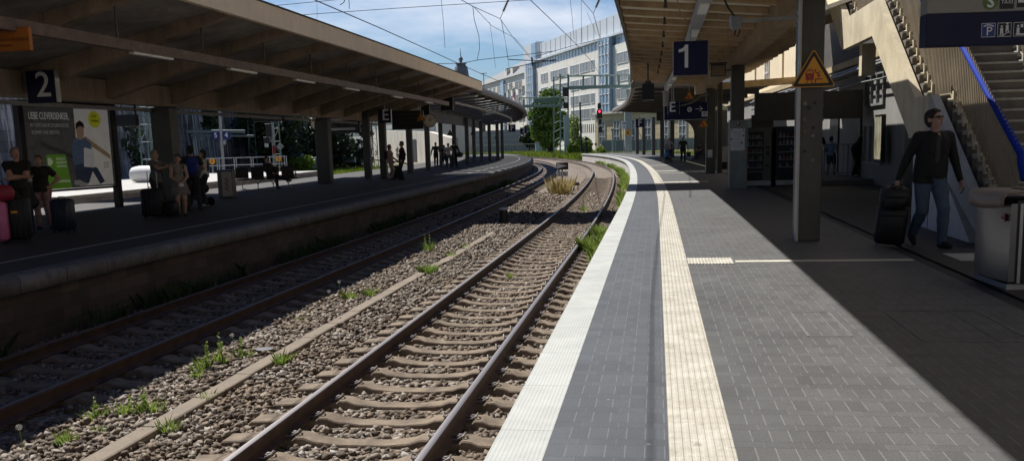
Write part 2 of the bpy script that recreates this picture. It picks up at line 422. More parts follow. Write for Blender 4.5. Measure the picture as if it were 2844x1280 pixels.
g = MB()
prof = [(-5.95, -.99), (-5.5, -.965), (-3.3, -.985), (-3.15, -.955), (-2.5, -.93), (-1.75, -.955), (-1.25, -.985), (1.2, -.985), (1.8, -.97)]
g.sweep(prof, YG, closed=False)
tag(g.build('track_bed', BED), kind='structure')
g = MB(); g.sweep([(-21, -1.0), (-16, -1.0)], YG, closed=False)
tag(g.build('rear_track_bed', BED), kind='structure')

# ballast stones
nr = np.random.default_rng(3)
SLY = [4.55+.593*k for k in range(0, 122)]
def CXn(Y):
    a = .79+(Y-22)*.153; d = np.clip(Y-22, 0, 48); a = a-.0011*d*d/2
    e = np.clip(Y-70, 0, None); return a-.0011*48*e-.003*e*e/2
def CMn(Y): return .153-.0011*np.clip(Y-22, 0, 48)-.003*np.clip(Y-70, 0, None)
bands = [(5.6, 9, 560, .036), (9, 13, 480, .036), (13, 20, 360, .037), (20, 32, 190, .042), (32, 48, 80, .055)]
O_, Y_, S_ = [], [], []
for (y0, y1, den, sz) in bands:
    n_ = int((y1-y0)*7.6*den); O_.append(nr.uniform(-5.9, 1.72, n_)); Y_.append(nr.uniform(y0, y1, n_)); S_.append(np.full(n_, sz))
O_ = np.concatenate(O_); Y_ = np.concatenate(Y_); S_ = np.concatenate(S_)*nr.uniform(.6, 1.35, len(O_))
ph = np.abs(((Y_-4.55)/.593+.5) % 1.-.5)*.593
bad = np.zeros(len(O_), bool)
for c in (0., -4.4):
    a = np.abs(O_-c)
    bad |= (np.abs(a-.75) < .10)
    onsl = (a < 1.33) & (ph < .15)
    bad |= onsl & (nr.random(len(O_)) > .02)
bad |= (O_ < -3.6) & (nr.random(len(O_)) > .55)
bad |= (np.abs(O_+2.06) < .15) & (nr.random(len(O_)) > np.clip(.25+.06*(Y_-9), .25, .9))
sx = CXn(Y_)+O_
bad |= (sx/Y_ < -.60) | (sx/Y_ > .2)
k = ~bad; O_, Y_, S_ = O_[k], Y_[k], S_[k]
m_ = CMn(Y_); q = 1/np.sqrt(1+m_*m_)
px_ = CXn(Y_)+O_*q; py_ = Y_-O_*m_*q
zb = np.interp(O_, [p[0] for p in prof], [p[1] for p in prof])
c0 = np.abs(O_) ; c1 = np.abs(O_+4.4)
incrib = (c0 < 1.3) | (c1 < 1.3)
pz_ = zb+S_*nr.uniform(-.25, .7, len(O_))-np.where(incrib, .012, 0)
n_ = len(O_)
cube = np.array([(i, j, k) for k in (-1, 1) for j in (-1, 1) for i in (-1, 1)], float)
V = cube[None]*nr.uniform(.55, 1.15, (n_, 8, 3))*np.stack([np.ones(n_), nr.uniform(.6, 1, n_), nr.uniform(.4, .75, n_)], 1)[:, None]
V *= S_[:, None, None]*.84
q4 = nr.normal(size=(n_, 4)); q4[:, 1:3] *= .35; q4 /= np.linalg.norm(q4, axis=1)[:, None]
w_, x_, y_, z_ = q4.T[0], q4.T[1], q4.T[2], q4.T[3]
RM = np.stack([1-2*(y_*y_+z_*z_), 2*(x_*y_-w_*z_), 2*(x_*z_+w_*y_), 2*(x_*y_+w_*z_), 1-2*(x_*x_+z_*z_), 2*(y_*z_-w_*x_), 2*(x_*z_-w_*y_), 2*(y_*z_+w_*x_), 1-2*(x_*x_+y_*y_)], 1).reshape(n_, 3, 3)
V = np.einsum('nij,nkj->nki', RM, V)+np.stack([px_, py_, pz_], 1)[:, None]
fc = np.array([(0, 2, 3, 1), (4, 5, 7, 6), (0, 1, 5, 4), (2, 6, 7, 3), (0, 4, 6, 2), (1, 3, 7, 5)])
Fq = (fc[None]+(np.arange(n_)*8)[:, None, None]).reshape(-1, 4)
tag(np_mesh('ballast_stones', V.reshape(-1, 3), Fq, STONE), kind='stuff')

# ------------------------------------------------------------------ rails and sleepers
m, nt, b = nodes('rail steel')
g_ = nt.nodes.new('ShaderNodeNewGeometry'); sp = nt.nodes.new('ShaderNodeSeparateXYZ'); nt.links.new(g_.outputs['Normal'], sp.inputs[0])
n = N(nt, 'ShaderNodeTexNoise', Scale=5., Detail=6.); nt.links.new(pos(nt), n.inputs['Vector'])
rust = ramp(nt, n.outputs[0], [(.3, (.036, .018, .013)), (.7, (.08, .040, .027))])
top = ramp(nt, sp.outputs[2], [(.90, 0.), (.985, 1.)])
sz = nt.nodes.new('ShaderNodeSeparateXYZ'); nt.links.new(g_.outputs['Position'], sz.inputs[0])
hi = ramp(nt, sz.outputs[2], [(0., 0.), (1., 1.)])
gt = N(nt, 'ShaderNodeMath', operation='GREATER_THAN'); nt.links.new(sz.outputs[2], gt.inputs[0]); gt.inputs[1].default_value = -.775
mu = N(nt, 'ShaderNodeMath', operation='MULTIPLY'); nt.links.new(top.outputs[0], mu.inputs[0]); nt.links.new(gt.outputs[0], mu.inputs[1])
nt.links.new(mixc(nt, mu.outputs[0], rust.outputs[0], (.27, .25, .25)), b.inputs['Base Color'])
nt.links.new(mu.outputs[0], b.inputs['Metallic'])
nt.links.new(ramp(nt, mu.outputs[0], [(0., .75), (1., .46)]).outputs[0], b.inputs['Roughness'])
RAIL = m
rp = [(-.07, -.159), (-.07, -.148), (-.02, -.130), (-.009, -.118), (-.009, -.05), (-.034, -.038), (-.035, -.012), (-.029, -.003), (-.015, 0), (.015, 0), (.029, -.003), (.035, -.012), (.034, -.038), (.009, -.05), (.009, -.118), (.02, -.130), (.07, -.148), (.07, -.159)]
YR = rng(4, 60, 1.)+rng(62, 230, 2.)
for o_, y0, lab in ((-.75, 0, 'rusty rail with shiny top, left rail of the sunlit near track'), (.75, 0, 'rusty rail with shiny top nearest the pale platform edge'),
                    (-5.15, 0, 'dark rail in the shade closest to the far platform wall'), (-3.65, 0, 'dark shaded rail beside the sunlit strip of ballast and weeds')):
    base = P(o_, 4, -.92)
    t = thing('rail', lab, 'rail', base, group='rails of the two tracks')
    g = MB(); g.sweep([(x, z-.76) for x, z in rp], YR, off0=o_); g.build('rail_profile', RAIL, t, smooth=True, world=True, sharp=35)
SLEEP = mat('weathered concrete sleeper', (.145, .10, .064), .88, var=.35, sc=5., fine=55., bp=.45, c2=(.20, .155, .11), dirt=.35)
def sleeper_mesh():
    sec = [(1.3, -.035, .12), (1.27, -.012, .125), (1.04, 0, .125), (.98, .028, .12), (.90, .032, .115), (.865, 0, .115), (.635, 0, .115), (.60, .032, .115), (.52, .028, .11), (.44, -.004, .105), (.2, -.03, .10)]
    sec = [(-x, z, h) for x, z, h in sec]+sec[::-1]
    vs = []; fs = []
    for (x, z, h) in sec: vs += [(x, -h-.035, -.17), (x, -h, z-.012), (x, -h+.012, z), (x, h-.012, z), (x, h, z-.012), (x, h+.035, -.17)]
    for i in range(len(sec)-1):
        for k in range(5): fs.append((i*6+k, i*6+k+1, i*6+6+k+1, i*6+6+k))
    fs.append((0, 1, 2, 3, 4, 5)); fs.append(tuple(range(len(vs)-1, len(vs)-7, -1)))
    g = MB(); g.add(vs, fs); return g
CLIP = mat('spring clip steel', (.32, .29, .27), .45, .6, var=.2)
def sleepers(off, rng_, clips, label, label2, group):
    proto = None; protoc = None
    for k in rng_:
        Y = SLY[k]; p = P(off, Y, -.925)
        withc = clips and Y < 27
        if withc:
            if protoc is None:
                protoc = thing('sleeper', label, 'sleeper', p, HD(Y), group)
                sleeper_mesh().build('concrete_body', SLEEP, protoc, smooth=True, sharp=30)
                for s_ in (-1, 1):
                    for e in (-1, 1):
                        c = MB(); xr = s_*.75
                        pts = [(xr+e*.045, -.055, .028), (xr+e*.10, -.06, .03), (xr+e*.155, -.045, .055), (xr+e*.165, 0, .075), (xr+e*.155, .045, .055), (xr+e*.10, .06, .03), (xr+e*.045, .055, .028)]
                        c.tube(pts, .0085, 6); c.tube([(xr+e*.115, 0, 0), (xr+e*.115, 0, .06)], .016, 6); c.box((xr+e*.115, 0, .045), (.06, .05, .012))
                        c.build('rail_clip', CLIP, protoc, smooth=True, sharp=40)
                o = protoc
            else: o = copy_tree(protoc)
        else:
            if proto is None:
                proto = sleeper_mesh().build('sleeper', SLEEP, None, smooth=True, sharp=30); tag(proto, label2, 'sleeper', group)
                o = proto
            else: o = copy_tree(proto)
        o.location = p+Vector((0, 0, rnd.uniform(-.006, .004))); o.rotation_euler = (0, 0, HD(Y)+rnd.uniform(-.012, .012))
sleepers(0, range(2, 105), True, 'brown concrete sleeper with spring clips under the rails of the sunlit track', 'concrete sleeper under the sunlit track far ahead, its clips too small to see', 'sleepers of the sunlit track')
sleepers(-4.4, range(8, 95), False, '', 'dark concrete sleeper of the shaded track beside the far platform', 'sleepers of the shaded track')
# cable trough between the tracks
t = thing('cable_duct', 'pale concrete cable duct lids lying in a line between the tracks', 'cable duct', P(-2.06, 5, -.93))
DUCT = mat('duct lid concrete', (.205, .165, .125), .9, var=.2, sc=3., bp=.3)
y = 5.2
while y < 27:
    g = MB(); L = .98
    hid = 0 if y < 20 else -.012
    g.sweep([(-.10, -.97), (-.10, -.893), (-.085, -.884), (.085, -.884), (.10, -.893), (.10, -.97)], [y, y+L*.5, y+L], off0=-2.06+rnd.uniform(-.012, .012))
    for i, v in enumerate(g.v): g.v[i] = (v[0], v[1], v[2]+hid+rnd.uniform(-.001, .001))
    g.build('duct_lid', DUCT, t, world=True); y += 1.

# ------------------------------------------------------------------ platform 1
YP = rng(-40, -8, 4.)+rng(-6, 24, 1.)+rng(25, 125, 2.)
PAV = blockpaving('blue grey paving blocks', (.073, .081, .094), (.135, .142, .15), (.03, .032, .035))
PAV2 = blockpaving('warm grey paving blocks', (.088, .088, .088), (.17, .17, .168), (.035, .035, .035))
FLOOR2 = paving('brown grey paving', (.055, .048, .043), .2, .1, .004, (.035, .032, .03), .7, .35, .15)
m, nt, b = nodes('dotted pale edging slab')
uv = nt.nodes.new('ShaderNodeUVMap')
vo = N(nt, 'ShaderNodeTexVoronoi', Scale=42., Randomness=0.); nt.links.new(uv.outputs[0], vo.inputs['Vector'])
br = N(nt, 'ShaderNodeTexBrick', Scale=1.); br.offset = 0.
for a_, v_ in (('Brick Width', 5.), ('Row Height', 1.), ('Mortar Size', .004)): br.inputs[a_].default_value = v_
br.inputs['Color1'].default_value = (.49, .505, .49, 1); br.inputs['Color2'].default_value = (.44, .455, .445, 1); br.inputs['Mortar'].default_value = (.24, .24, .23, 1)
nt.links.new(uv.outputs[0], br.inputs['Vector'])
n = N(nt, 'ShaderNodeTexNoise', Scale=2.2, Detail=8., Roughness=.7); nt.links.new(pos(nt), n.inputs['Vector'])
o = mixc(nt, 1., br.outputs[0], ramp(nt, n.outputs[0], [(.3, (.76, .76, .75)), (.7, (1.05, 1.05, 1.04))]).outputs[0], 'MULTIPLY')
o = mixc(nt, ramp(nt, vo.outputs[0], [(.2, 0.), (.34, .12)]).outputs[0], o, (.35, .36, .34))
nt.links.new(o, b.inputs['Base Color']); b.inputs['Roughness'].default_value = .65
bump(nt, b, ramp(nt, vo.outputs[0], [(.15, 1.), (.35, 0.)]).outputs[0], .4, .006)
EDGE = m
m, nt, b = nodes('ribbed cream guide slab')
uv = nt.nodes.new('ShaderNodeUVMap')
br = N(nt, 'ShaderNodeTexBrick', Scale=1.); br.offset = 0.
for a_, v_ in (('Brick Width', 5.), ('Row Height', .3), ('Mortar Size', .0035)): br.inputs[a_].default_value = v_
br.inputs['Color1'].default_value = (.52, .495, .43, 1); br.inputs['Color2'].default_value = (.47, .45, .395, 1); br.inputs['Mortar'].default_value = (.37, .35, .30, 1)
nt.links.new(uv.outputs[0], br.inputs['Vector'])
n = N(nt, 'ShaderNodeTexNoise', Scale=3.5, Detail=8., Roughness=.75); nt.links.new(pos(nt), n.inputs['Vector'])
o = mixc(nt, 1., br.outputs[0], ramp(nt, n.outputs[0], [(.3, (.62, .58, .52)), (.62, (1.04, 1.04, 1.04))]).outputs[0], 'MULTIPLY')
n2 = N(nt, 'ShaderNodeTexNoise', Scale=11., Detail=4.); nt.links.new(pos(nt), n2.inputs['Vector'])
o = mixc(nt, ramp(nt, n2.outputs[0], [(.62, 0.), (.72, .65)]).outputs[0], o, (.22, .19, .15))
nt.links.new(o, b.inputs['Base Color']); b.inputs['Roughness'].default_value = .6
GUIDE = m
EO = 1.66
g = MB(); g.sweep([(1.97, 0), (2.61, 0)], YP, closed=False); tag(g.build('platform_paving', PAV), kind='structure')
g = MB(); g.sweep([(2.95, 0), (5.80, 0)], YP, closed=False); tag(g.build('platform_paving', PAV2), kind='structure')
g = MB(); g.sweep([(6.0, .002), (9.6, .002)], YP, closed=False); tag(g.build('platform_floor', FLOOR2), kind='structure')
g = MB(); g.sweep([(5.80, -.02), (6.0, -.02)], YP, closed=False); tag(g.build('drain_channel_floor', mat('black drain', (.02, .02, .02), .7)), kind='structure')
g = MB(); g.sweep([(EO, -.11), (EO, -.02), (EO+.012, .003), (EO+.31, .003), (EO+.31, -.11)], YP); tag(g.build('platform_kerb', EDGE), kind='structure')
g = MB()   # guide strip: eight ribs across .33 m
rb = [(2.61, .002)]
for k_ in range(8):
    x0 = 2.612+k_*.0415
    rb += [(x0+.006, .002), (x0+.010, .006), (x0+.028, .006), (x0+.032, .002)]
rb += [(2.95, .002)]
g.sweep(rb, YP, closed=False); tag(g.build('guide_strip', GUIDE), kind='structure')
g = MB(); g.sweep([(1.76, -.10), (1.76, -1.3)], YP, closed=False)
g.sweep([(1.76, -1.3), (9, -1.3)], [YP[-1], YP[-1]+.01], closed=False)
e = [P(o_, 125.0, z) for o_, z in ((1.76, -.001), (9.4, -.001), (9.4, -1.3), (1.76, -1.3))]; g.add(e, [(0, 1, 2, 3)])
tag(g.build('platform_wall', mat('pale platform concrete', (.46, .45, .42), .85, var=.15, sc=1.5, bp=.2, dirt=.25)), 'pale concrete wall under the kerb of the near platform', 'platform wall')
# cross lines and tactile fields
LINE = mat('cream line stone', (.60, .56, .47), .65, var=.12, sc=6.)
def crossline(Y, o0, o1, wd, z=.0035, m_=None, ribs=0):
    g = MB()
    if ribs:
        n_ = int((o1-o0)/.042)
        pr = []
        for k_ in range(n_):
            x0 = o0+k_*.042; pr += [(x0, z), (x0+.008, z+.005), (x0+.028, z+.005), (x0+.036, z)]
        g.sweep(pr, [Y-wd/2, Y+wd/2], closed=False)
    else: g.sweep([(o0, z), (o1, z)], [Y-wd/2, Y+wd/2], closed=False)
    tag(g.build('platform_marking', m_ or LINE), kind='structure')
crossline(12.95, 2.96, 3.56, .62, m_=GUIDE, ribs=1); crossline(12.90, 3.57, 5.78, .16); crossline(13.1, 6.3, 7.1, .8, .006, GUIDE, 1)
crossline(36.4, 2.96, 4.6, .55); crossline(46.2, 2.96, 9.3, .22); crossline(49.2, 2.96, 4.0, .6); crossline(75.5, 2.96, 9, .35); crossline(60, 2.96, 5, .5)
LID = mat('manhole frame', (.14, .14, .14), .7, .1)
def lid(off, Y, w_, l_, rot=.0):
    g = MB()
    c = P(off, Y, .004); M_ = Matrix.Translation(c) @ Matrix.Rotation(HD(Y)+rot, 4, 'Z')
    for (x, y, a, b_) in ((-w_/2, 0, .018, l_), (w_/2, 0, .018, l_), (0, -l_/2, w_, .018), (0, l_/2, w_, .018), (w_*.2, 0, .012, l_)):
        g.add([M_ @ Vector((x+i*a/2, y+j*b_/2, 0)) for i, j in ((-1, -1), (1, -1), (1, 1), (-1, 1))], [(0, 1, 2, 3)])
    tag(g.build('manhole_frame', LID), 'thin metal frame of a paved access cover near Y%.0f' % Y, 'access cover'); return g
for (off, Y, w_, l_, lab) in ((3.93, 8.65, .34, 1.1, 'slim metal frame of a paved access cover across the edge of shade'), (5.0, 8.6, .8, 1.35, 'large metal frame of a paved access cover in the shade'), (4.2, 26.5, 1.0, 1.1, 'square metal frame of an access cover just before the dark bridge shadow')):
    lid(off, Y, w_, l_); bpy.data.objects[[o.name for o in COL.objects if o.name.startswith('manhole_frame')][-1]]['label'] = lab

# ------------------------------------------------------------------ platform 2 and the platforms behind
Y2 = rng(-40, 2, 6.)+rng(4, 60, 2.)+rng(62, 150, 3.)
ASPH = mat('dark asphalt', (.036, .033, .032), .8, var=.2, sc=1.2, fine=90., bp=.3)
g = MB(); g.sweep([(-6.28, 0), (-16.3, 0), (-16.3, -1.2)], Y2, closed=False)
e = [P(o_, Y2[-1], z) for o_, z in ((-6.3, 0), (-16.3, 0), (-16.3, -1.2), (-6.3, -1.2))]; g.add(e, [(0, 1, 2, 3)])
tag(g.build('far_platform_floor', ASPH), kind='structure')
g = MB(); g.sweep([(-5.96, -.24), (-5.955, -.05), (-5.99, -.012), (-6.05, .012), (-6.13, .016), (-6.15, .002), (-6.18, .002), (-6.20, .014), (-6.30, .014), (-6.30, -.24)], Y2)
m, nt, b = nodes('worn coping stone')
uv = nt.nodes.new('ShaderNodeUVMap'); br = N(nt, 'ShaderNodeTexBrick', Scale=1.); br.offset = 0.
for a_, v_ in (('Brick Width', 9.), ('Row Height', 1.05), ('Mortar Size', .012)): br.inputs[a_].default_value = v_
br.inputs['Color1'].default_value = (.14, .135, .135, 1); br.inputs['Color2'].default_value = (.105, .10, .10, 1); br.inputs['Mortar'].default_value = (.04, .04, .04, 1)
nt.links.new(uv.outputs[0], br.inputs['Vector'])
n = N(nt, 'ShaderNodeTexNoise', Scale=4., Detail=7., Roughness=.7); nt.links.new(pos(nt), n.inputs['Vector'])
nt.links.new(mixc(nt, 1., br.outputs[0], ramp(nt, n.outputs[0], [(.3, .5), (.7, 1.3)]).outputs[0], 'MULTIPLY'), b.inputs['Base Color']); b.inputs['Roughness'].default_value = .8
bump(nt, b, n.outputs[0], .5, .02)
tag(g.build('far_platform_kerb', m, smooth=True), kind='structure')
g = MB(); g.sweep([(-6.06, -.22), (-6.06, -1.3)], Y2, closed=False)
tag(g.build('far_platform_wall', stonewall('old brick plinth', (.07, .05, .042), .5, .2, (.03, .028, .026), var=.35)), 'dark sooty brick wall under the coping of the far platform', 'platform wall')
g = MB(); g.sweep([(-7.40, .004), (-7.30, .004)], Y2, closed=False); tag(g.build('platform_edge_line', mat('worn white line', (.36, .35, .36), .7, var=.35, sc=5.)), kind='structure')
g = MB(); g.sweep([(-20.4, -1.1), (-20.4, .0), (-31, .0), (-31, -1.1)], rng(20, 68, 3.))
tag(g.build('rear_platform_body', mat('rear platform concrete', (.42, .41, .39), .8, var=.15, sc=2.)), kind='structure')
g = MB(); g.sweep([(-20.36, -1.1), (-20.36, -.16)], rng(20, 68, 3.), closed=False)
tag(g.build('rear_platform_wall', stonewall('grey block plinth', (.25, .25, .26), 1.1, .34, (.1, .1, .1))), 'grey block wall along the edge of the rear platform', 'platform wall')
# ------------------------------------------------------------------ canopy over platform 2, near part
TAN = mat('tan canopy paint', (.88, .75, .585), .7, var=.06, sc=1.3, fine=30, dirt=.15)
TAND = mat('shaded sooty tan paint', (.35, .27, .20), .75, var=.25, sc=1.1, dirt=.6)  # fascia tan darkened for the shade below the roof, plus sooty blotches
ROOFU = mat('grey roof boarding', (.33, .305, .285), .8, var=.3, sc=1.6, dirt=.5)
FELT = mat('roofing felt', (.06, .06, .06), .9)
YC = rng(-40, 2, 6)+rng(3.8, 53.4, 1.65)
t = thing('platform_canopy', 'old tan canopy with deep cross ribs and pale fascia over the far platform', 'canopy', P(-12, 30, 0))
g = MB(); g.sweep([(-6.45, 4.50), (-6.45, 4.97), (-6.58, 4.97), (-6.58, 4.50)], YC); g.build('fascia', TAN, t, world=True)
g = MB(); g.sweep([(-6.43, 4.97), (-6.43, 5.01), (-6.75, 5.01), (-6.75, 4.97)], YC); g.build('roof_edging', FELT, t, world=True)
g = MB(); g.sweep([(-6.581, 4.70), (-6.581, 4.96), (-12, 3.70), (-16.4, 4.60), (-16.4, 4.45), (-12, 3.5)], YC); g.build('roof_deck', ROOFU, t, world=True)
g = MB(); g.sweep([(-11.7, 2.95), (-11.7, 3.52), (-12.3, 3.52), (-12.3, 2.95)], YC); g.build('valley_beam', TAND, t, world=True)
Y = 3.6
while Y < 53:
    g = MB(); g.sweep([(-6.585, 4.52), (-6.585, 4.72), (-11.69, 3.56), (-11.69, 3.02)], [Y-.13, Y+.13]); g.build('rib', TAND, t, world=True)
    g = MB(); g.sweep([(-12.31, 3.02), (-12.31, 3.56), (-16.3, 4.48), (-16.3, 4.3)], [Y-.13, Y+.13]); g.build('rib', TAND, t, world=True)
    Y += 3.4
for (x, Y) in ((-10.42, 29.5), (-8.42, 44.2)):
    p = Vector((x, Y, 0)); g = MB(); g.box((p.x, p.y, 1.475), (.62, .5, 2.95), HD(Y), bev=.02); g.build('column', COLPAINT, t, world=True)
g = MB(); g.sweep([(-12.5+.06*math.cos(k*PI/3), 2.86+.06*math.sin(k*PI/3)) for k in range(6)], YC); g.build('lit_edge_tube', mat('pale edge tube', (.5, .5, .5), .5), t, world=True)  # pale tube added in place of the roof's sunlit rear edge
# service duct with lamps, hung under the ribs
RUST = mat('flaking brown duct', (.115, .075, .062), .6, var=.3, sc=4., fine=25, c2=(.16, .11, .09))
LAMPG = mat('lamp diffuser', (.75, .75, .74), .4, var=.03)
t = thing('service_duct', 'rusty brown service duct hung on rods under the tan canopy ribs', 'service duct', P(-7.35, 28, 3.6))
YD = rng(8, 47.5, 1.5)
g = MB(); g.sweep([(-7.26, 3.52), (-7.26, 3.71), (-7.44, 3.71), (-7.44, 3.52)], YD); g.build('duct', RUST, t, world=True)
Y = 10.4
while Y < 47:
    p = P(-7.35, Y); g = MB(); g.tube([(p.x, p.y, 3.7), (p.x, p.y, 4.52)], .022, 6); g.build('hanger_rod', DARKSTEEL, t, world=True); Y += 3.4
for Y in (18.4, 22.6, 26.8, 31.2, 37.2, 43.):
    g = MB(); g.sweep([(-7.29, 3.475), (-7.29, 3.519), (-7.41, 3.519), (-7.41, 3.475)], [Y-.75, Y+.75]); g.build('lamp', LAMPG, t, world=True)

# ------------------------------------------------------------------ newer far canopy over platform 2
DKROOF = mat('dark brown roof sheet', (.085, .075, .066), .7, var=.2, sc=1.5)
t = thing('platform_canopy', 'newer dark canopy with slotted roof curving away over the far platform', 'canopy', P(-10.5, 80, 0))
PANL = mat('roof panel sheet', (.20, .19, .18), .6, var=.15)
YF = rng(53.6, 131, 2.2)
g = MB(); g.sweep([(-6.5, 4.35), (-6.47, 4.55), (-6.6, 4.75), (-7.5, 4.62), (-7.5, 4.5), (-6.7, 4.42)], YF); g.build('roof_edge', mat('grey roof edge', (.15, .14, .13), .6), t, world=True)
g = MB(); g.sweep([(-11.2, 4.02), (-11.2, 4.14), (-15.5, 4.5), (-15.5, 4.38)], YF); g.build('roof_deck', DKROOF, t, world=True)
Y = 53.7
while Y < 129:
    vs = []
    for (yy, dz) in ((Y, .02), (Y+.8, .02), (Y+1.55, .02)):
        for (o_, z_) in ((-7.51, 4.46), (-7.51, 4.50), (-11.19, 4.08), (-11.19, 4.04)): vs.append(P(o_, yy, z_+dz))
    g = MB(); g.add(vs, [(i*4+k, i*4+(k+1) % 4, i*4+4+(k+1) % 4, i*4+4+k) for i in range(2) for k in range(4)]+[(3, 2, 1, 0), (8, 9, 10, 11)]); g.build('roof_panel', PANL, t, world=True)
    g = MB(); g.sweep([(-6.8, 4.34), (-6.8, 4.44), (-11.3, 4.01), (-11.3, 3.90)], [Y+.02, Y+.14]); g.build('cross_beam', DKROOF, t, world=True)
    Y += 3.2
g = MB(); g.sweep([(-11.0, 3.1), (-11.0, 3.71), (-11.25, 3.71), (-11.25, 3.1)], YF); g.build('long_beam', mat('brown grey beam', (.16, .14, .125), .7), t, world=True)
g = MB(); g.sweep([(-8.0, 3.86), (-8.0, 3.98), (-8.12, 3.98), (-8.12, 3.86)], YF); g.build('light_rail', mat('pale light rail', (.38, .36, .33), .5), t, world=True)
for (x, y_) in ((1068, 496), (1141, 481), (1190, 474), (1227, 463), (1264, 458), (1299, 457), (1318, 452), (1338, 449), (1361, 448), (1383, 446), (1396, 442), (1024, 497)):
    p = fl(x, y_); wd = .30 if p.y > 60 else .34
    g = MB(); g.box((p.x, p.y, 1.87 if p.y > 53 else 1.75), (wd, wd, 3.74 if p.y > 53 else 3.5), HD(p.y), bev=.015); g.build('column', COLPAINT, t, world=True)

# ------------------------------------------------------------------ canopy over platform 1
WOOD = mat('ochre brown rib paint', (.47, .345, .215), .65, var=.2, sc=1.8, dirt=.35)
TILE = mat('cream ceiling board', (.82, .76, .62), .7, var=.1, sc=2.)
t = thing('platform_canopy', 'ochre ribbed canopy with cream boards over the near platform', 'canopy', P(5.1, 25, 0))
Y1 = rng(-40, -1, 5)+rng(1, 50, 1.4)
g = MB(); g.sweep([(1.70, 4.47), (1.70, 4.74), (1.78, 4.74), (1.78, 4.47)], Y1); g.build('fascia', mat('dark brown edging', (.10, .06, .05), .6), t, world=True)
g = MB(); g.sweep([(1.781, 4.60), (1.781, 4.73), (5.1, 4.42), (5.9, 4.46), (5.9, 4.36), (5.1, 4.30)], Y1); g.build('roof_deck', TILE, t, world=True)
g = MB(); g.sweep([(5.901, 4.36), (5.901, 4.46), (7.6, 5.0), (7.6, 4.9)], rng(25, 50, 1.4)); g.build('roof_deck', TILE, t, world=True)
Y = 2.2
while Y < 49.6:
    g = MB(); g.sweep([(1.79, 4.48), (1.79, 4.595), (4.93, 4.31), (4.93, 4.17)], [Y-.07, Y+.07]); g.build('rib', WOOD, t, world=True)
    if Y > 26:
        g = MB(); g.sweep([(5.32, 4.12), (5.32, 4.32), (7.55, 4.87), (7.55, 4.72)], [Y-.07, Y+.07]); g.build('rib', WOOD, t, world=True)
    Y += 1.4
# board joints: dark narrow battens between ribs
g = MB(); g.sweep([(4.94, 3.78), (4.94, 4.30), (5.31, 4.30), (5.31, 3.78)], Y1); g.build('girder', mat('tan girder', (.31, .225, .14), .7, var=.25, sc=1.4, dirt=.5), t, world=True)
for (p, ww, dd) in ((Vector((4.585, 14.75, 0)), .365, .36), (Vector((7.18, 30.28, 0)), .40, .4), (Vector((9.14, 43.6, 0)), .4, .4)):
    g = MB(); g.box((p.x, p.y, 1.885), (ww, dd, 3.77), HD(p.y), bev=.012); g.build('column', COLPAINT, t, world=True)
for k, Y in enumerate((46.5,)):
    g = MB(); g.sweep([(5.32, 3.80), (5.32, 4.10), (9.38, 4.28), (9.38, 3.98)], [Y-.3, Y+.3]); g.build('cross_beam', mat('amber beam paint', (.42, .30, .15), .6), t, world=True)
# far canopy of platform 1
t = thing('platform_canopy', 'dark canopy continuing round the curve over the far end of the near platform', 'canopy', P(5, 80, 0))
YF = rng(50.3, 94, 2.4)
g = MB(); g.sweep([(1.75, 4.22), (1.72, 4.44), (1.9, 4.66), (2.6, 4.52), (8.6, 4.2), (8.6, 4.06), (2.6, 4.36)], YF); g.build('roof_deck', mat('grey brown soffit', (.13, .115, .10), .65), t, world=True)
Y = 52
while Y < 93:
    g = MB(); g.sweep([(1.95, 4.16), (1.95, 4.34), (8.4, 4.05), (8.4, 3.78)], [Y-.1, Y+.1]); g.build('cross_beam', DKROOF, t, world=True); Y += 4.6
for (x, y_) in ((1788, 430), (1815, 431), (1839, 436), (1867, 438), (1978, 477), (1998, 480), (1770, 428)):
    p = fl(x, y_); h_ = 3.85 if p.y > 51 else 4.2
    wd = .34 if p.y > 51 else .22
    g = MB(); g.box((p.x, p.y, h_/2), (wd, wd, h_), HD(p.y), bev=.015); g.build('column', COLPAINT, t, world=True)
# light duct of platform 1
t = thing('service_duct', 'pale grey light duct running under the ochre canopy ribs', 'service duct', P(3.4, 25, 3.95))
ALU = mat('pale grey duct', (.33, .335, .35), .45, .2, var=.1)
g = MB(); g.sweep([(3.30, 3.93), (3.30, 4.09), (3.52, 4.09), (3.52, 3.93)], rng(6, 47, 1.5)); g.build('duct', ALU, t, world=True)
for Y in rng(9, 45, 4.2):
    p = P(3.41, Y); g = MB(); g.tube([(p.x, p.y, 4.09), (p.x, p.y, 4.2)], .02, 6); g.build('hanger_rod', STEEL, t, world=True)
    g = MB(); g.sweep([(3.33, 3.895), (3.33, 3.929), (3.49, 3.929), (3.49, 3.895)], [Y+.8, Y+2.1]); g.build('lamp', LAMPG, t, world=True)
# small fittings under the ribs
for k, Y in enumerate(rng(20.5, 40, 2.8)):
    p = P(2.75+.01*k, Y, 4.38); b_ = MB(); b_.box((p.x, p.y, p.z), (.05, .09, .22), HD(Y)); b_.box((p.x, p.y, p.z-.13), (.08, .1, .05), HD(Y))
    tag(b_.build('roof_hook', DARKSTEEL), 'small dark hook fitting under the ochre canopy ribs', 'hook', 'hooks under the ochre canopy')

# ------------------------------------------------------------------ footbridge high above the tracks
t = thing('footbridge', 'concrete footbridge crossing high over tracks and canopies', 'bridge', P(-8, 37.4, 8.2), HD(38)+.03)
FB = mat('bridge concrete', (.34, .33, .31), .85)
g = MB(); g.box((0, 0, .2), (52, 4.2, .4)); g.build('deck', FB, t)
for s_ in (-1, 1):
    g = MB(); g.box((0, s_*2.05, .95), (52, .1, 1.098)); g.build('parapet', FB, t)
g = MB(); g.box((-24, 0, -4.6), (1, 1.2, 9.18)); g.build('pier', FB, t)

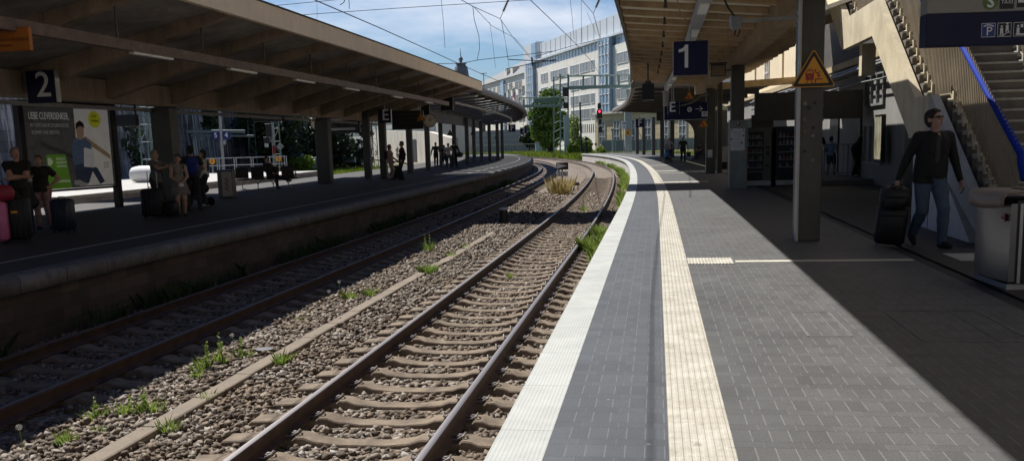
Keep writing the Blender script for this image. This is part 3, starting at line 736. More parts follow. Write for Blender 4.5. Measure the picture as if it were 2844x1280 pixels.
# ------------------------------------------------------------------ stairs up to the footbridge
RISE, GO, NS = .175, .268, 12
RZ = HD(16)
t = thing('staircase', 'concrete stairs with cream stringer, steel bar railing and blue handrail', 'staircase', (6.46, 12.75, 0), RZ)
CREAM = mat('cream painted stringer', (.60, .52, .36), .7, var=.14, sc=2., dirt=.3)
STEP = mat('worn step concrete', (.17, .15, .125), .8, var=.2, sc=5.)
NOSE = mat('pale step nosing', (.42, .40, .35), .7, var=.2, sc=8.)
lands = {}; prof_ = []; y = 0.; z = 0.; nos = []; flights = []
for fi in range(4):
    y0, z0 = y, z
    for k in range(NS):
        z += RISE; nos.append((y, z)); prof_ += [(y, z)]; y += GO; prof_.append((y, z))
    flights.append((y0, z0, y, z)); LAND = (.98, 3.4, 1.05, 1.05)[fi]; lands[round(z, 3)] = LAND; y += LAND; prof_.append((y, z))
WST = 2.3
g = MB()
for (ya, za) in nos:
    last = any(abs(za-f[3]) < 1e-6 for f in flights)
    ex_ = lands[round(za, 3)] if last else 0
    g.box((WST/2+.1, ya+(GO+ex_)/2, za-.09), (WST-.2, GO+ex_-.004, .178))
g.build('steps', STEP, t)
g = MB()
for (ya, za) in nos:
    g = MB(); g.box((WST/2+.1, ya-.004, za-.016), (WST-.21, .03, .036)); g.build('nosing', NOSE, t)
def stair_line(yy):
    for (a, za, b_, zb_) in flights:
        if yy <= b_: return za+RISE+max(0, (yy-a))*RISE/GO if yy >= a else za
    return flights[-1][3]
def stringer(x0, x1, up, dn, m_, nm, y_from=0.):
    top = []; bot = []
    for (a, za, b_, zb_) in flights:
        top += [(a, za+up), (b_, zb_+up)]
        bot += [(a+.25, max(0, za-dn)), (b_+.35, zb_-dn)]
    vs = []; n_ = len(top)
    g = MB()
    for x in (x0, x1):
        for (yy, zz) in top: vs.append((x, yy, zz))
        for (yy, zz) in bot: vs.append((x, yy, zz))
    fs = []
    for i in range(n_-1):
        fs += [(i, i+1, n_+i+1, n_+i), (2*n_+i, 3*n_+i, 3*n_+i+1, 2*n_+i+1), (i, 2*n_+i, 2*n_+i+1, i+1), (n_+i, n_+i+1, 3*n_+i+1, 3*n_+i)]
    fs += [(0, n_, 3*n_, 2*n_), (n_-1, 2*n_-1+0, 4*n_-1, 3*n_-1)]
    g.add(vs, fs); return g.build(nm, m_, t)
GSTR = mat('grey white stringer', (.40, .41, .41), .7, var=.15, dirt=.3)
fl_all = flights[:]
flights = fl_all[1:]; stringer(0, .14, .10, .60, CREAM, 'stringer')
flights = [fl_all[0]]; stringer(0, .138, .098, .60, GSTR, 'stringer')
flights = [(fl_all[0][2]+.03, fl_all[0][3]-.0, fl_all[1][0]-.02, fl_all[0][3])]; stringer(-.004, .136, .098, .598, CREAM, 'stringer'); flights = fl_all
stringer(WST, WST+.14, .10, .60, CREAM, 'stringer')
BAR = mat('bronze grey railing bars', (.23, .185, .125), .5, .3, var=.2)
BLUE = mat('blue handrail paint', (.010, .035, .30), .75, var=.1, spec=.15)
for (xr, nm) in ((.32, 'railing'), (WST-.25, 'railing')):
    g = MB(); yy = .1
    while yy < 15:
        zl = stair_line(yy)+.05
        g.box((xr, yy, zl+.56), (.022, .045, 1.04)); yy += .085
    for (a, za, b_, zb_) in flights[:3]:
        g.tube([(xr, a, za+RISE+.08), (xr, b_, zb_+.1), (xr, b_+lands[round(zb_, 3)], zb_+.1)], .022, 6)
    ro = g.build(nm, BAR, t)
    for f_ in range(3):
        g = MB()
        for (ya, za) in nos[f_*12:f_*12+12]:
            g.box((xr, ya+.0, za+.03), (.10, .06, .22)); g.box((xr, ya+GO/2, za+.015), (.10, GO, .03))
        g.build('railing_kerb', CREAM if xr < 1 else NOSE, ro)
    g = MB(); pts = [(xr, -.15, .95), (xr, 0, 1.15)]
    for (a, za, b_, zb_) in flights[:3]: pts += [(xr, a+.02, za+RISE+1.1), (xr, b_, zb_+1.12), (xr, b_+1.0, zb_+1.12)]
    g.tube(pts, .052, 8); g.build('handrail', BLUE, ro, smooth=True)
GREYP_ = mat('grey post', (.2, .19, .18), .7)
WPAN = mat('white wall panel', (.60, .62, .62), .6, var=.08, sc=1.2, dirt=.2)
g = MB()
poly = [(1.0, .0), (1.05, .04), (3.25, 1.46), (4.25, 1.46), (4.25, 0)]
vs = [(.03, a, b_) for a, b_ in poly]+[(.30, a, b_) for a, b_ in poly]; n_ = len(poly)
g.add(vs, [tuple(range(n_)), tuple(range(2*n_-1, n_-1, -1))]+[(i, n_+i, n_+(i+1) % n_, (i+1) % n_) for i in range(n_)])
g.build('side_panel', WPAN, t)
g = MB()
for yy in (2.1, 3.2): g.box((.026, yy, .4 if yy < 3 else .7), (.006, .02, .7 if yy < 3 else 1.38))
g.box((.026, 3.2, .72), (.006, 2.0, .015)); g.build('panel_joint', mat('grey joint', (.2, .2, .2), .8), t)
g = MB(); g.box((.3, 9.6, 3.25), (.3, .3, .7)); g.build('support_stub', CREAM, t)



# ------------------------------------------------------------------ station building beside platform 1
t = thing('station_building', 'station building, grey ground floor and sunlit yellow upper storey with tall windows', 'building', P(9.5, 45, 0))
YB = rng(-40, 10, 10)+rng(14, 74, 2.)
GREYP = mat('grey wall panel', (.27, .265, .255), .7, var=.12, sc=.9, dirt=.3)
YELW = mat('yellow render', (.70, .585, .40), .8, var=.08, sc=1.2)
g = MB(); g.sweep([(9.4, 0), (9.4, 3.9), (22, 3.9), (22, 0)], YB); g.build('ground_floor', GREYP, t, world=True)
g = MB(); g.sweep([(9.65, 3.9), (9.65, 13), (22, 13), (22, 3.9)], YB); g.build('upper_wall', YELW, t, world=True)
g = MB(); g.sweep([(9.25, 3.95), (9.25, 9.5), (9.6, 9.5), (9.6, 3.95)], rng(6, 40, 2.)); g.build('added_dark_wall', mat('added dark panel', (.075, .065, .055), .8, var=.3), t, world=True)  # added dark section in front of the yellow upper wall
g = MB(); g.sweep([(9.2, 3.88), (9.2, 4.1), (9.64, 4.1), (9.64, 3.88)], YB); g.build('string_course', mat('sand stone band', (.45, .36, .22), .8), t, world=True)
g = MB(); g.sweep([(8.9, 13), (8.9, 13.4), (22, 15.5), (22, 13)], YB); g.build('roof', DKROOF, t, world=True)
WF = mat('white window frame', (.72, .72, .7), .5); PANE = glassmat('window glass')
BLG = glassmat('blue tinted glass', (.012, .02, .05))
def win_along(par, off, Y, z0, z1, w_, fm, gm, nx=2, nz=3, nm='window', fr=.07):
    "window in a wall that follows the track; returns the frame part with its pane as a sub-part"
    c = P(off, Y, 0); M_ = Matrix.Translation(c) @ Matrix.Rotation(HD(Y)-PI/2, 4, 'Z')      # local x along -Y.. , -y faces the track
    f = MB(); f2 = MB()
    def bx(b_, cx, cz, dx, dz, dy, cy=0):
        q = MB(); q.box((cx, cy, cz), (dx, dy, dz)); b_.add([M_ @ Vector(v) for v in q.v], q.f)
    h_ = z1-z0
    bx(f, 0, z0+fr/2, w_, fr, .10); bx(f, 0, z1-fr/2, w_, fr, .10)
    for i in range(nx+1): bx(f, -w_/2+fr/2+i*(w_-fr)/nx, (z0+z1)/2, fr, h_-2*fr, .098)
    for j in range(1, nz): bx(f, 0, z0+h_*j/nz, w_-2*fr, fr*.7, .096)
    o = f.build(nm, fm, par, world=True)
    bx(f2, 0, (z0+z1)/2, w_-.02, h_-.02, .02, .0); f2.build('pane', gm, o)
    return o
for Y in (47.5, 57.5, 68): win_along(t, 9.62, Y, 4.55, 7.2, 1.5, WF, PANE, 2, 4)
for Y in (42.7, 52.5, 62.5):
    g = MB(); g.sweep([(9.56, 4.2), (9.56, 12.9), (9.66, 12.9), (9.66, 4.2)], [Y-.45, Y+.45]); g.build('pilaster', YELW, t, world=True)
for (Y, z0, z1, w_) in ((31.7, 2.45, 3.45, 2.5), (31.7, .65, 1.9, 2.5)): win_along(t, 9.37, Y, z0, z1, w_, mat('pale frame', (.22, .23, .24), .5), BLG, 3, 1)
DOORM = mat('dark door', (.02, .02, .022), .4)
for (Y, w_) in ((34., 1.1), (37.8, 1.5), (27.4, 1.0)):
    g = MB(); g.sweep([(9.34, .02), (9.34, 2.9 if Y > 30 else 2.3), (9.42, 2.9 if Y > 30 else 2.3), (9.42, .02)], [Y-w_/2, Y+w_/2]); d_ = g.build('door', DOORM, t, world=True)
    c = P(9.30, Y-w_*.35, 1.05); g = MB(); g.box(c, (.05, .03, .16)); g.build('handle', STEEL, d_)
# service pipes under the eave
g = MB()
for k_, (o_, z_, r_) in enumerate(((9.05, 3.62, .06), (9.15, 3.45, .045), (9.2, 3.75, .05), (9.12, 3.2, .03))):
    g.tube([P(o_, Y, z_+.02*math.sin(Y)) for Y in rng(25, 60, 2.5)], r_, 6)
tag(g.build('service_pipes', mat('grey pipes', (.2, .2, .2), .5)), 'bundle of grey pipes under the eave of the station building', 'pipes')
# lit picture panel on the wall
t = thing('advert_case', 'glazed picture case with streaky yellow green image on the station wall', 'advert case', Vector((11.02, 28.6, 1.46)), HD(27))
m, nt, b = nodes('streaky picture')
n = N(nt, 'ShaderNodeTexNoise', Scale=1., Detail=5., Distortion=1.5); nt.links.new(pos(nt, (7, 7, 1.1)), n.inputs['Vector'])
r_ = ramp(nt, n.outputs[0], [(.3, (.05, .07, .03)), (.45, (.35, .30, .12)), (.55, (.62, .62, .5)), (.68, (.42, .22, .06))]); nt.links.new(r_.outputs[0], b.inputs['Base Color']); b.inputs['Roughness'].default_value = .15
nt.links.new(r_.outputs[0], b.inputs['Emission Color']); b.inputs['Emission Strength'].default_value = .35
g = MB(); g.box((0, 0, 0), (.12, .9, 1.36), bev=.01); g.build('case_frame', BLACK, t)
g = MB(); g.box((-.066, 0, 0), (.01, .78, 1.24)); g.build('picture', m, t)
# wall with an arched passage across the end of the hall
t = thing('arched_wall', 'dark cross wall with an arched passage at the end of the platform hall', 'wall', P(8, 78, 0), HD(78))
g = MB()
pol = [(-3.6, 3.05), (-3.6, 3.75), (4.5, 3.75), (4.5, 0), (-.6, 0), (-.6, 1.9)]+[(-1.7+1.1*math.cos(a), 1.9+1.15*math.sin(a)) for a in [PI/12*k for k in range(1, 7)]]
g = MB(); g.plate(pol, -.2, .2)
o = g.build('wall_body', mat('dark hall wall', (.05, .047, .045), .8), t)
# ------------------------------------------------------------------ signs
def rod(t, top, x=0., y=0., z=0., r=.018, m_=None, nm='hanger_rod'):
    g = MB(); g.tube([(x, y, z), (x, y, top)], r, 6); return g.build(nm, m_ or STEEL, t)
def box_sign(name, label, c, w_, h_, d_=.16, txt=None, size=.7, dx=0., dz=0., top=None, rodx=0., group=None, body=NAVY, rz=None, edge=True, bold=.006):
    t = thing(name, label, 'sign', c, HD(c.y) if rz is None else rz, group)
    g = MB(); g.box((0, 0, 0), (w_, d_, h_), bev=.008); g.build('panel', body, t)
    if edge:
        for e_ in (-1, 1): g = MB(); g.box((e_*(w_/2+.004), 0, 0), (.012, d_*.9, h_*.98)); g.build('edge_trim', STEEL, t)
    if txt: lettering(t, txt, size, (dx, -d_/2-.003, dz), bold=bold)
    if top: rod(t, top-c.z, rodx, 0, h_/2)
    return t
box_sign('platform_sign', 'dark blue track number sign reading 2 beside the billboard', at(120, 242, 22), .70, .71, .18, '2', .78, .06, .02, 3.52)
box_sign('platform_sign', 'dark blue track number sign reading 1 under the ochre canopy', at(1918, 163, 21.5), .745, .73, .16, None, top=3.93)
t = bpy.data.objects[[o.name for o in COL.objects if o.name.startswith('platform_sign')][-1]]
g = MB(); g.plate([(-.13, -.20), (-.055, -.20), (-.055, .29), (-.12, .29), (-.15, .235), (-.20, .205), (-.26, .195), (-.26, .13), (-.19, .14), (-.13, .165)], -.088, -.081); g.build('lettering', WHITE, t)
box_sign('section_sign', 'dark blue letter sign E above the far platform next to the clock', at(1069, 323, 46.5), .62, .64, .2, 'E', .72, .05, .03, 4.5)
box_sign('section_sign', 'dark blue letter sign E in front of the lift direction board', at(1871, 300, 42.3), .5, .54, .12, 'E', .60, -.06, .02, 4.05)
t = box_sign('direction_board', 'long dark blue board with lift symbol and arrow pointing right', at(1904, 309, 43), 1.9, .76, .18, None, top=4.0, rodx=-.6)
g = MB(); g.tube([(.42, -.1, .08), (.72, -.1, .08)], .013, 6); g.tube([(.61, -.1, .19), (.73, -.1, .08), (.61, -.1, -.03)], .013, 6); g.build('arrow', WHITE, t)
g = MB(); g.tube([(.17+.085*math.cos(a)+.05*math.cos(a)*0, -.1, .06+.085*math.sin(a)) for a in [k*PI/8 for k in range(17)]], .022, 6); g.tube([(.11, -.1, .0), (.23, -.1, .13)], .02, 6); g.build('lift_symbol', WHITE, t)
g = MB(); g.box((-.945, -.093, 0), (.012, .008, .76)); g.box((0, -.093, -.375), (1.88, .008, .012)); g.build('white_outline', WHITE, t)
box_sign('section_sign', 'small dark letter sign F hung far down the near platform', at(1777, 342, 72), .62, .62, .15, 'F', .66, 0, 0, 3.6)
box_sign('section_sign', 'small dark letter sign F at the far end of the curved canopy', at(1422, 356, 82), .60, .62, .15, 'F', .66, 0, 0, 3.9)
box_sign('platform_sign', 'small dark track number sign reading 2 at the far canopy end', at(1454, 363, 80), .55, .5, .15, '2', .55, 0, 0, 3.9)
for (x, y_, Y, w_, h_, lab) in ((746, 321, 40, 1.3, .5, 'blank black train display hung from two rods beside the thick column'), (349, 335, 33, .86, .38, 'small blank black display hung behind the billboard')):
    t = thing('train_display', lab, 'display', at(x, y_, Y), HD(Y))
    g = MB(); g.box((0, 0, 0), (w_, .2, h_), bev=.01); g.build('case', BLACK, t)
    for s_ in (-.3, .3): rod(t, 3.9-t.location.z, s_*w_, 0, h_/2)
t = thing('train_display', 'black destination board with pale header and footer stripes beside the warning triangle', 'display', at(956, 347, 51), HD(51))
g = MB(); g.box((0, 0, 0), (1.72, .25, .86), bev=.01); g.build('case', BLACK, t)
PALE = mat('pale board stripe', (.55, .57, .6), .5)
g = MB(); g.box((-.1, -.128, .26), (1.45, .006, .07)); g.build('header_stripe', PALE, t)
g = MB(); g.box((-.1, -.128, -.22), (1.45, .006, .12)); g.build('footer_stripe', PALE, t)
lettering(t, 'x', .2, (-.76, -.131, .08)); lettering(t, 'Zielbahnhof', .12, (.42, -.131, .12))
g = MB(); g.box((-.32, -.135, .02), (.62, .02, .36)); g.build('monitor', mat('dark monitor', (.03, .03, .032), .3), t)
for s_ in (-.4, .3): rod(t, 3.8-t.location.z, s_, 0, .43)
t = thing('train_display', 'large black double display board under the newer canopy, left of the clock', 'display', at(1133, 334, 52), HD(52))
g = MB(); g.box((0, 0, 0), (1.7, .3, .98), bev=.01); g.build('case', BLACK, t)
g = MB(); g.box((0, -.153, .3), (1.5, .006, .012)); g.box((.1, -.153, .1), (1.1, .006, .01)); g.box((.1, -.153, -.12), (1.1, .006, .01)); g.build('row_line', mat('dim row line', (.2, .2, .22), .5), t)
for s_ in (-.6, .6): rod(t, 3.8-t.location.z, s_, 0, .49)
for (x, y_, Y, w_, h_, lab, tp) in ((1242, 288, 54.5, .68, .76, 'black monitor box hung where the two far canopies meet', 4.2), (1183, 304, 53.5, .55, .62, 'black monitor box hung just above the platform clock', 4.3), (1800, 256, 35, .42, .58, 'black monitor box hung from the ochre canopy', 4.3)):
    t = thing('monitor_box', lab, 'monitor', at(x, y_, Y), HD(Y))
    g = MB(); g.box((0, 0, 0), (w_, .35, h_), bev=.015); g.build('case', BLACK, t)
    g = MB(); g.box((0, 0, h_/2+.05), (w_*.5, .12, .1)); g.tube([(0, 0, h_/2), (0, 0, tp-t.location.z)], .03, 6); g.build('hanger_bracket', DARKSTEEL, t)
def clock(label, c, r_):
    t = thing('platform_clock', label, 'clock', c, HD(c.y))
    g = MB(); g.lathe([(r_*.9, -.1), (r_, -.08), (r_, .08), (r_*.9, .1)], n=28, axis='Y'); g.build('case', DARKSTEEL, t, smooth=True, sharp=40)
    g = MB(); g.lathe([(.001, -.106), (r_*.93, -.104), (r_*.93, -.1), (.001, -.1)], n=28, axis='Y'); g.build('dial', mat('cream dial', (.78, .74, .62), .4, var=.04), t)
    g = MB()
    for k in range(12):
        a = k*PI/6; M_ = Matrix.Rotation(a, 4, 'Y'); g.box((math.sin(a)*r_*.76, -.11, math.cos(a)*r_*.76), (r_*.07, .006, r_*.2), M=M_)
    g.build('hour_mark', BLACK, t)
    for (a, l, w_, nm) in ((R(28*.55), .6, .09, 'hour_hand'), (R(64), .8, .06, 'minute_hand')):
        g = MB(); M_ = Matrix.Rotation(a, 4, 'Y'); g.box((math.sin(a)*r_*l*.42, -.116-.008*(nm[0] == 'm'), math.cos(a)*r_*l*.42), (r_*w_, .006, r_*l), M=M_); g.build(nm, BLACK, t)
    rod(t, 3.8-c.z, 0, 0, r_)
clock('round platform clock with cream dial and black hands', at(1194, 336, 52), .35)
clock('round clock mostly hidden behind the thick column', at(881, 343, 49), .33)
def warn_tri(label, c, w_, group=None, back=False, top=None, rz=None, pict=True, emt=None):
    t = thing('warning_sign', label, 'warning sign', c, HD(c.y) if rz is None else rz, group)
    h_ = w_*.866
    def tri(s, rr, n=4):
        out_ = []
        R0 = h_*2/3*s
        for k, a0 in enumerate((90, 210, 330)):
            a = R(a0); px_, pz_ = math.cos(a)*(R0-rr*2), math.sin(a)*(R0-rr*2)
            for j in range(n+1):
                b_ = R(a0-60+120*j/n); out_.append((px_+rr*math.cos(b_), pz_+rr*math.sin(b_)))
        return out_
    g = MB(); g.plate(tri(1., w_*.045), -.012, .012); g.build('plate', (YEL if not back else DARKSTEEL), t)
    if not back:
        g = MB(); g.plate(tri(.93, w_*.035), -.016, -.0125); g.build('black_border', BLACK, t)
        g = MB(); g.plate(tri(.70, w_*.015), -.020, -.0165); g.build('yellow_field', YEL, t)
        if pict:
            k = w_
            g = MB(); g.plate([(-.17*k, -.13*k), (-.185*k, .02*k), (-.15*k, .10*k), (-.02*k, .10*k), (.01*k, .02*k), (0*k, -.13*k)], -.024, -.0205)
            g.plate([(-.15*k, .125*k), (-.15*k, .115*k), (-.02*k, .115*k), (-.02*k, .125*k)], -.024, -.0205)
            g.plate([(-.17*k, -.2*k), (-.13*k, -.135*k), (-.11*k, -.135*k), (-.145*k, -.2*k)], -.024, -.0205); g.plate([(-.005*k, -.2*k), (-.045*k, -.135*k), (-.06*k, -.135*k), (-.03*k, -.2*k)], -.024, -.0205)
            g.plate([(.03*k, -.1*k), (.03*k, -.2*k), (.055*k, -.2*k), (.055*k, -.125*k), (.2*k, -.125*k), (.2*k, -.1*k)], -.024, -.0205)
            g.build('train_symbol', RED, t)
            g = MB(); g.plate([(-.155*k, .02*k), (-.14*k, .075*k), (-.095*k, .075*k), (-.095*k, .02*k)], -.026, -.0245); g.build('train_window', YEL, t); g = MB(); g.plate([(-.08*k, .02*k), (-.08*k, .075*k), (-.03*k, .075*k), (-.018*k, .02*k)], -.026, -.0245); g.build('train_window', YEL, t)
            g = MB(); g.plate([(-.09*k+.012*k*math.cos(a), -.05*k+.012*k*math.sin(a)) for a in [j*PI/4 for j in range(8)]], -.026, -.0245); g.build('train_headlight', YEL, t)
            g = MB(); g.tube([(.03*k, -.022, .05*k), (.075*k, -.022, .03*k), (.105*k, -.022, -.015*k), (.16*k, -.022, -.05*k)], .013*k, 5); g.tube([(.105*k, -.022, -.015*k), (.10*k, -.022, -.085*k)], .012*k, 5); g.tube([(.075*k, -.022, .03*k), (.135*k, -.022, .04*k), (.155*k, -.022, .065*k)], .009*k, 5)
            g.lathe([(.001, -.026), (.024*k, -.024), (.024*k, -.021), (.001, -.0205)], (.035*k, 0, .085*k), n=10, axis='Y'); g.build('falling_figure', RED, t)
    if top: rod(t, top-c.z, 0, .02, h_*.5)
    return t
cm = P(5.12, 14.6)
warn_tri('large yellow warning triangle on the front column, train and falling figure', at(2259, 207, 14.50), .65)
g = MB(); g.box((0, 0, 0), (.3, .06, .1))
warn_tri('small yellow warning triangle hung below the track 1 sign', at(1914, 268, 40), .46, top=4.1)
warn_tri('small yellow warning triangle low on the column right of the lift board', at(1955, 345, 42.9), .48)
warn_tri('yellow warning triangle on a slim column left of the letter E', at(1016, 370, 50.2), .58)
warn_tri('orange yellow warning triangle hung in front of the far display', at(1169, 328, 51.5), .5, top=3.8)
warn_tri('dark back of a warning triangle between far columns, left one', at(1250, 371, 68), .48, back=True)
warn_tri('dark back of a warning triangle between far columns, right one', at(1314, 370, 82), .52, back=True)
warn_tri('tiny orange warning triangle far down the far platform', at(1378, 383, 97), .5, pict=False)
# smoking area sign
t = thing('smoking_sign', 'orange smoking area sign hung at the top left', 'sign', at(2, 112, 15.4), HD(15))
g = MB(); g.box((0, 0, 0), (1.04, .08, .36), bev=.01); g.build('panel', mat('orange panel', (.40, .125, .015), .5, var=.1), t)
lettering(t, 'Raucherbereich', .09, (.22, -.043, .0), mat('brown letters', (.1, .03, .01), .5)); lettering(t, 'Smoking area', .05, (.08, -.043, -.09), mat('brown letters', (.1, .03, .01), .5))
rod(t, 3.53-t.location.z, .3, 0, .17)
# big direction sign right
c = at(2567, 87, 12.0); W3, H3 = 2.6, .385
t = thing('direction_board', 'large overhead direction sign with taxi, suburban rail and parking symbols', 'sign', Vector((c.x+W3/2, 12, c.z)), R(-2.2))
g = MB(); g.box((0, 0, 0), (W3, .22, H3), bev=.006); g.build('panel', NAVY, t)
g = MB(); g.box((0, 0, H3/2+.225), (W3, .218, .445), bev=.006); g.build('grey_panel', mat('grey sign panel', (.27, .26, .25), .45, var=.06), t)
def icon(cx, cz, s_, body, nm='pictogram', border=True):
    g = MB(); g.box((cx, -.1125, cz), (s_, .004, s_)); o = g.build(nm, WHITE if border else body, t)
    if border:
        g = MB(); g.box((cx, -.1155, cz), (s_*.93, .003, s_*.93)); g.build('field', body, o)
    return o
X0 = -W3/2
k_ = 12/2650.
def ix(px_): return X0+(px_-2567)*k_
def iz(py_, px_): return (87-py_)*k_-.027*0+(px_-2567)*k_*(-.045)*0
PB = mat('parking blue', (.01, .04, .22), .4); GRN = mat('rail green', (.10, .19, .035), .4)
zi = .0-.02
o = icon(ix(2731), zi, .165, PB); lettering(o, 'P', .15, (ix(2731)+.008, -.119, zi-.018)); g = MB(); g.tube([(ix(2731)-.06, -.118, zi+.045), (ix(2731), -.118, zi+.065), (ix(2731)+.06, -.118, zi+.045)], .008, 5); g.build('roof_symbol', WHITE, o)
def man(g, x, z, s_):
    g.lathe([(.001, -.124), (.016*s_, -.122), (.016*s_, -.118), (.001, -.117)], (x, 0, z+.062*s_), n=8, axis='Y')
    g.plate([(x-.02*s_, z+.04*s_), (x-.02*s_, z-.01*s_), (x-.024*s_, z-.06*s_), (x-.008*s_, z-.06*s_), (x, z-.015*s_), (x+.012*s_, z-.06*s_), (x+.028*s_, z-.06*s_), (x+.02*s_, z-.01*s_), (x+.02*s_, z+.04*s_)], -.122, -.118)
o = icon(ix(2773), zi, .165, BLACK); g = MB(); man(g, ix(2773)-.035, zi-.012, .8); man(g, ix(2773)+.03, zi+.02, .8); g.tube([(ix(2773)-.06, -.119, zi-.068), (ix(2773)-.01, -.119, zi-.068), (ix(2773)+.02, -.119, zi-.04), (ix(2773)+.065, -.119, zi-.03)], .005, 5); g.build('stairs_symbol', WHITE, o)
o = icon(ix(2815), zi, .165, BLACK); g = MB(); man(g, ix(2815)-.03, zi-.015, .85); g.plate([(ix(2815)-.055, zi-.068), (ix(2815)+.062, zi-.068), (ix(2815)+.062, zi-.05), (ix(2815)-.055, zi-.05)], -.123, -.118); g.plate([(ix(2815)+.0, zi+.02), (ix(2815)+.028, zi+.02), (ix(2815)+.028, zi+.06), (ix(2815)+.0, zi+.06)], -.122, -.118); g.plate([(ix(2815)+.04, zi+.01), (ix(2815)+.06, zi+.01), (ix(2815)+.06, zi+.065), (ix(2815)+.04, zi+.065)], -.122, -.118); g.build('desk_symbol', WHITE, o)
icon(ix(2858), zi, .165, BLACK)
zg = H3/2+.115
g = MB(); g.lathe([(.001, -.119), (.088, -.117), (.088, -.110), (.001, -.109)], (ix(2733), 0, zg), n=24, axis='Y'); o = g.build('rail_symbol', GRN, t); lettering(o, 'S', .19, (ix(2733), -.1205, zg), bold=.006)
o = icon(ix(2776), zg, .165, BLACK, border=False); lettering(o, 'TAXI', .062, (ix(2776), -.116, zg-.005))
o = icon(ix(2818), zg, .165, BLACK); g = MB(); g.box((ix(2818), -.119, zg+.02), (.12, .003, .05)); g.box((ix(2818), -.119, zg-.012), (.12, .003, .012)); g.build('bus_symbol', WHITE, o)
for s_ in (-.9, .6): rod(t, 4.3-c.z, s_, 0, H3/2+.44, .03)

# ------------------------------------------------------------------ billboard on platform 2
A, B = Vector((-13.2, 26.3, 0)), Vector((-11.95, 29.3, 0)); ang = math.atan2(B.y-A.y, B.x-A.x); L_ = (B-A).length
t = thing('billboard', 'tall framed billboard with a student on stairs and white greeting text', 'billboard', (A+B)/2, ang)
g = MB(); g.box((0, 0, 3.04), (L_+.2, .22, .14)); g.build('top_beam', BLACK, t)
g = MB(); g.box((0, 0, .62), (L_-.1, .18, .06)); g.build('bottom_rail', BLACK, t)
for s_ in (-1, 1):
    g = MB(); g.box((s_*(L_/2+.02), 0, 1.485), (.17, .22, 2.968), bev=.01); g.build('post', BLACK, t)
HX = L_/2-.08; Z0, Z1 = .66, 2.96; ZH = Z1-Z0
g = MB(); g.box((0, -.03, (Z0+Z1)/2), (2*HX, .04, ZH)); pn = g.build('poster', mat('dark stair photo', (.10, .10, .10), .3, emit=(0.1, 0.1, 0.1, .055), var=.5, sc=1.5), t)  # poster colours get a faint added glow to read brighter in the shade
def flat(poly, y_, m_, nm, par=pn): 
    g = MB(); g.plate([(HX*(2*a-1), Z0+ZH*b_) for a, b_ in poly], y_, y_+.002); return g.build(nm, m_, par)
PG = mat('poster grey', (.85, .83, .81), .35, emit=(0.85, 0.83, 0.81, .055), var=.1); PGR = mat('poster green', (.16, .38, .03), .35, emit=(0.16, 0.38, 0.03, .055), var=.08)
flat([(.56, .02), (.56, .98), (.97, .98), (.97, .02)], -.053, PG, 'wall_area')
flat([(.20, .0), (.20, .42), (.42, .42), (.46, .0)], -.056, PGR, 'green_banner')
flat([(.62, .60), (.67, .64), (.96, .40), (.96, .34)], -.056, mat('poster rail wood', (.4, .28, .18), .4, emit=(0.4, 0.28, 0.18, .055)), 'stair_rail')
flat([(.16, .58), (.5, .42), (.56, .36), (.5, .36), (.16, .52)], -.055, mat('poster pale shade', (.11, .115, .12), .4), 'stair_band')
flat([(.80+.075*math.cos(a), .85+.105*math.sin(a)) for a in [k*PI/10 for k in range(20)]], -.056, mat('poster lime dot', (.7, .7, .04), .4, emit=(0.7, 0.7, 0.04, .055)), 'round_badge')
JE = mat('poster denim', (.10, .15, .26), .4, emit=(0.1, 0.15, 0.26, .055), var=.3, sc=14); SK = mat('poster skin', (.45, .28, .2), .4, emit=(0.45, 0.28, 0.2, .055)); DJ = mat('poster dark jeans', (.035, .05, .10), .4, emit=(0.035, 0.05, 0.1, .055), var=.3, sc=10)
flat([(.50, .34), (.50, .54), (.545, .62), (.66, .62), (.73, .55), (.74, .40), (.62, .24), (.52, .26)], -.059, JE, 'student_shirt')
flat([(.52, .04), (.52, .28), (.60, .30), (.78, .24), (.86, .06), (.80, .03), (.72, .20), (.66, .05)], -.0615, DJ, 'student_jeans')
flat([(.575, .60), (.565, .70), (.58, .77), (.63, .79), (.66, .74), (.655, .66), (.63, .60)], -.062, SK, 'student_face')
flat([(.56, .72), (.57, .80), (.62, .835), (.66, .80), (.668, .74), (.62, .765), (.585, .75)], -.0645, mat('poster brown hair', (.035, .02, .014), .5), 'student_hair')
flat([(.62, .26), (.64, .50), (.75, .47), (.74, .24)], -.066, mat('poster paper', (.75, .75, .77), .4, emit=(0.75, 0.75, 0.77, .055)), 'student_papers')
flat([(.49, .04), (.49, .09), (.55, .10), (.60, .07), (.66, .035), (.6, .02)], -.062, mat('poster shoes', (.4, .4, .38), .4, emit=(0.4, 0.4, 0.38, .055)), 'student_shoes')
def ptxt(s_, size, a, b_, m_=None, al='LEFT', w_=1., par=pn): lettering(par, s_, size, (HX*(2*a-1), -.070, Z0+ZH*b_), m_ or mat('poster letters', (.85, .85, .84), .5, emit=(0.85, 0.85, 0.84, .055)), align=al, width=w_)
ptxt('LIEBE CLEVERDENKER,', .27, .05, .88, w_=.50); ptxt('MIT KÖPFCHEN IM STUDIENGUCKER', .15, .06, .77, w_=.52, m_=mat('dim poster letters', (.45, .45, .45), .5, emit=(0.45, 0.45, 0.45, .055))); ptxt('KOMMT IHR WEITER.', .15, .07, .685, w_=.66, m_=mat('dim poster letters', (.45, .45, .45), .5, emit=(0.45, 0.45, 0.45, .055)))
for k in range(3): ptxt(('BERGISCHE', 'UNIVERSITÄT', 'WUPPERTAL')[k], .085, .305, .365-.045*k, w_=.7)
ptxt('UNI WUPPERTAL', .1, .27, .09, w_=.7); ptxt('KLUG', .1, .765, .89, m_=BLACK, w_=.7); ptxt('STUDIEREN', .09, .755, .83, m_=BLACK, w_=.6)
for k in range(3): ptxt('mehr Infos', .045, .86, .30-.03*k, m_=BLACK)
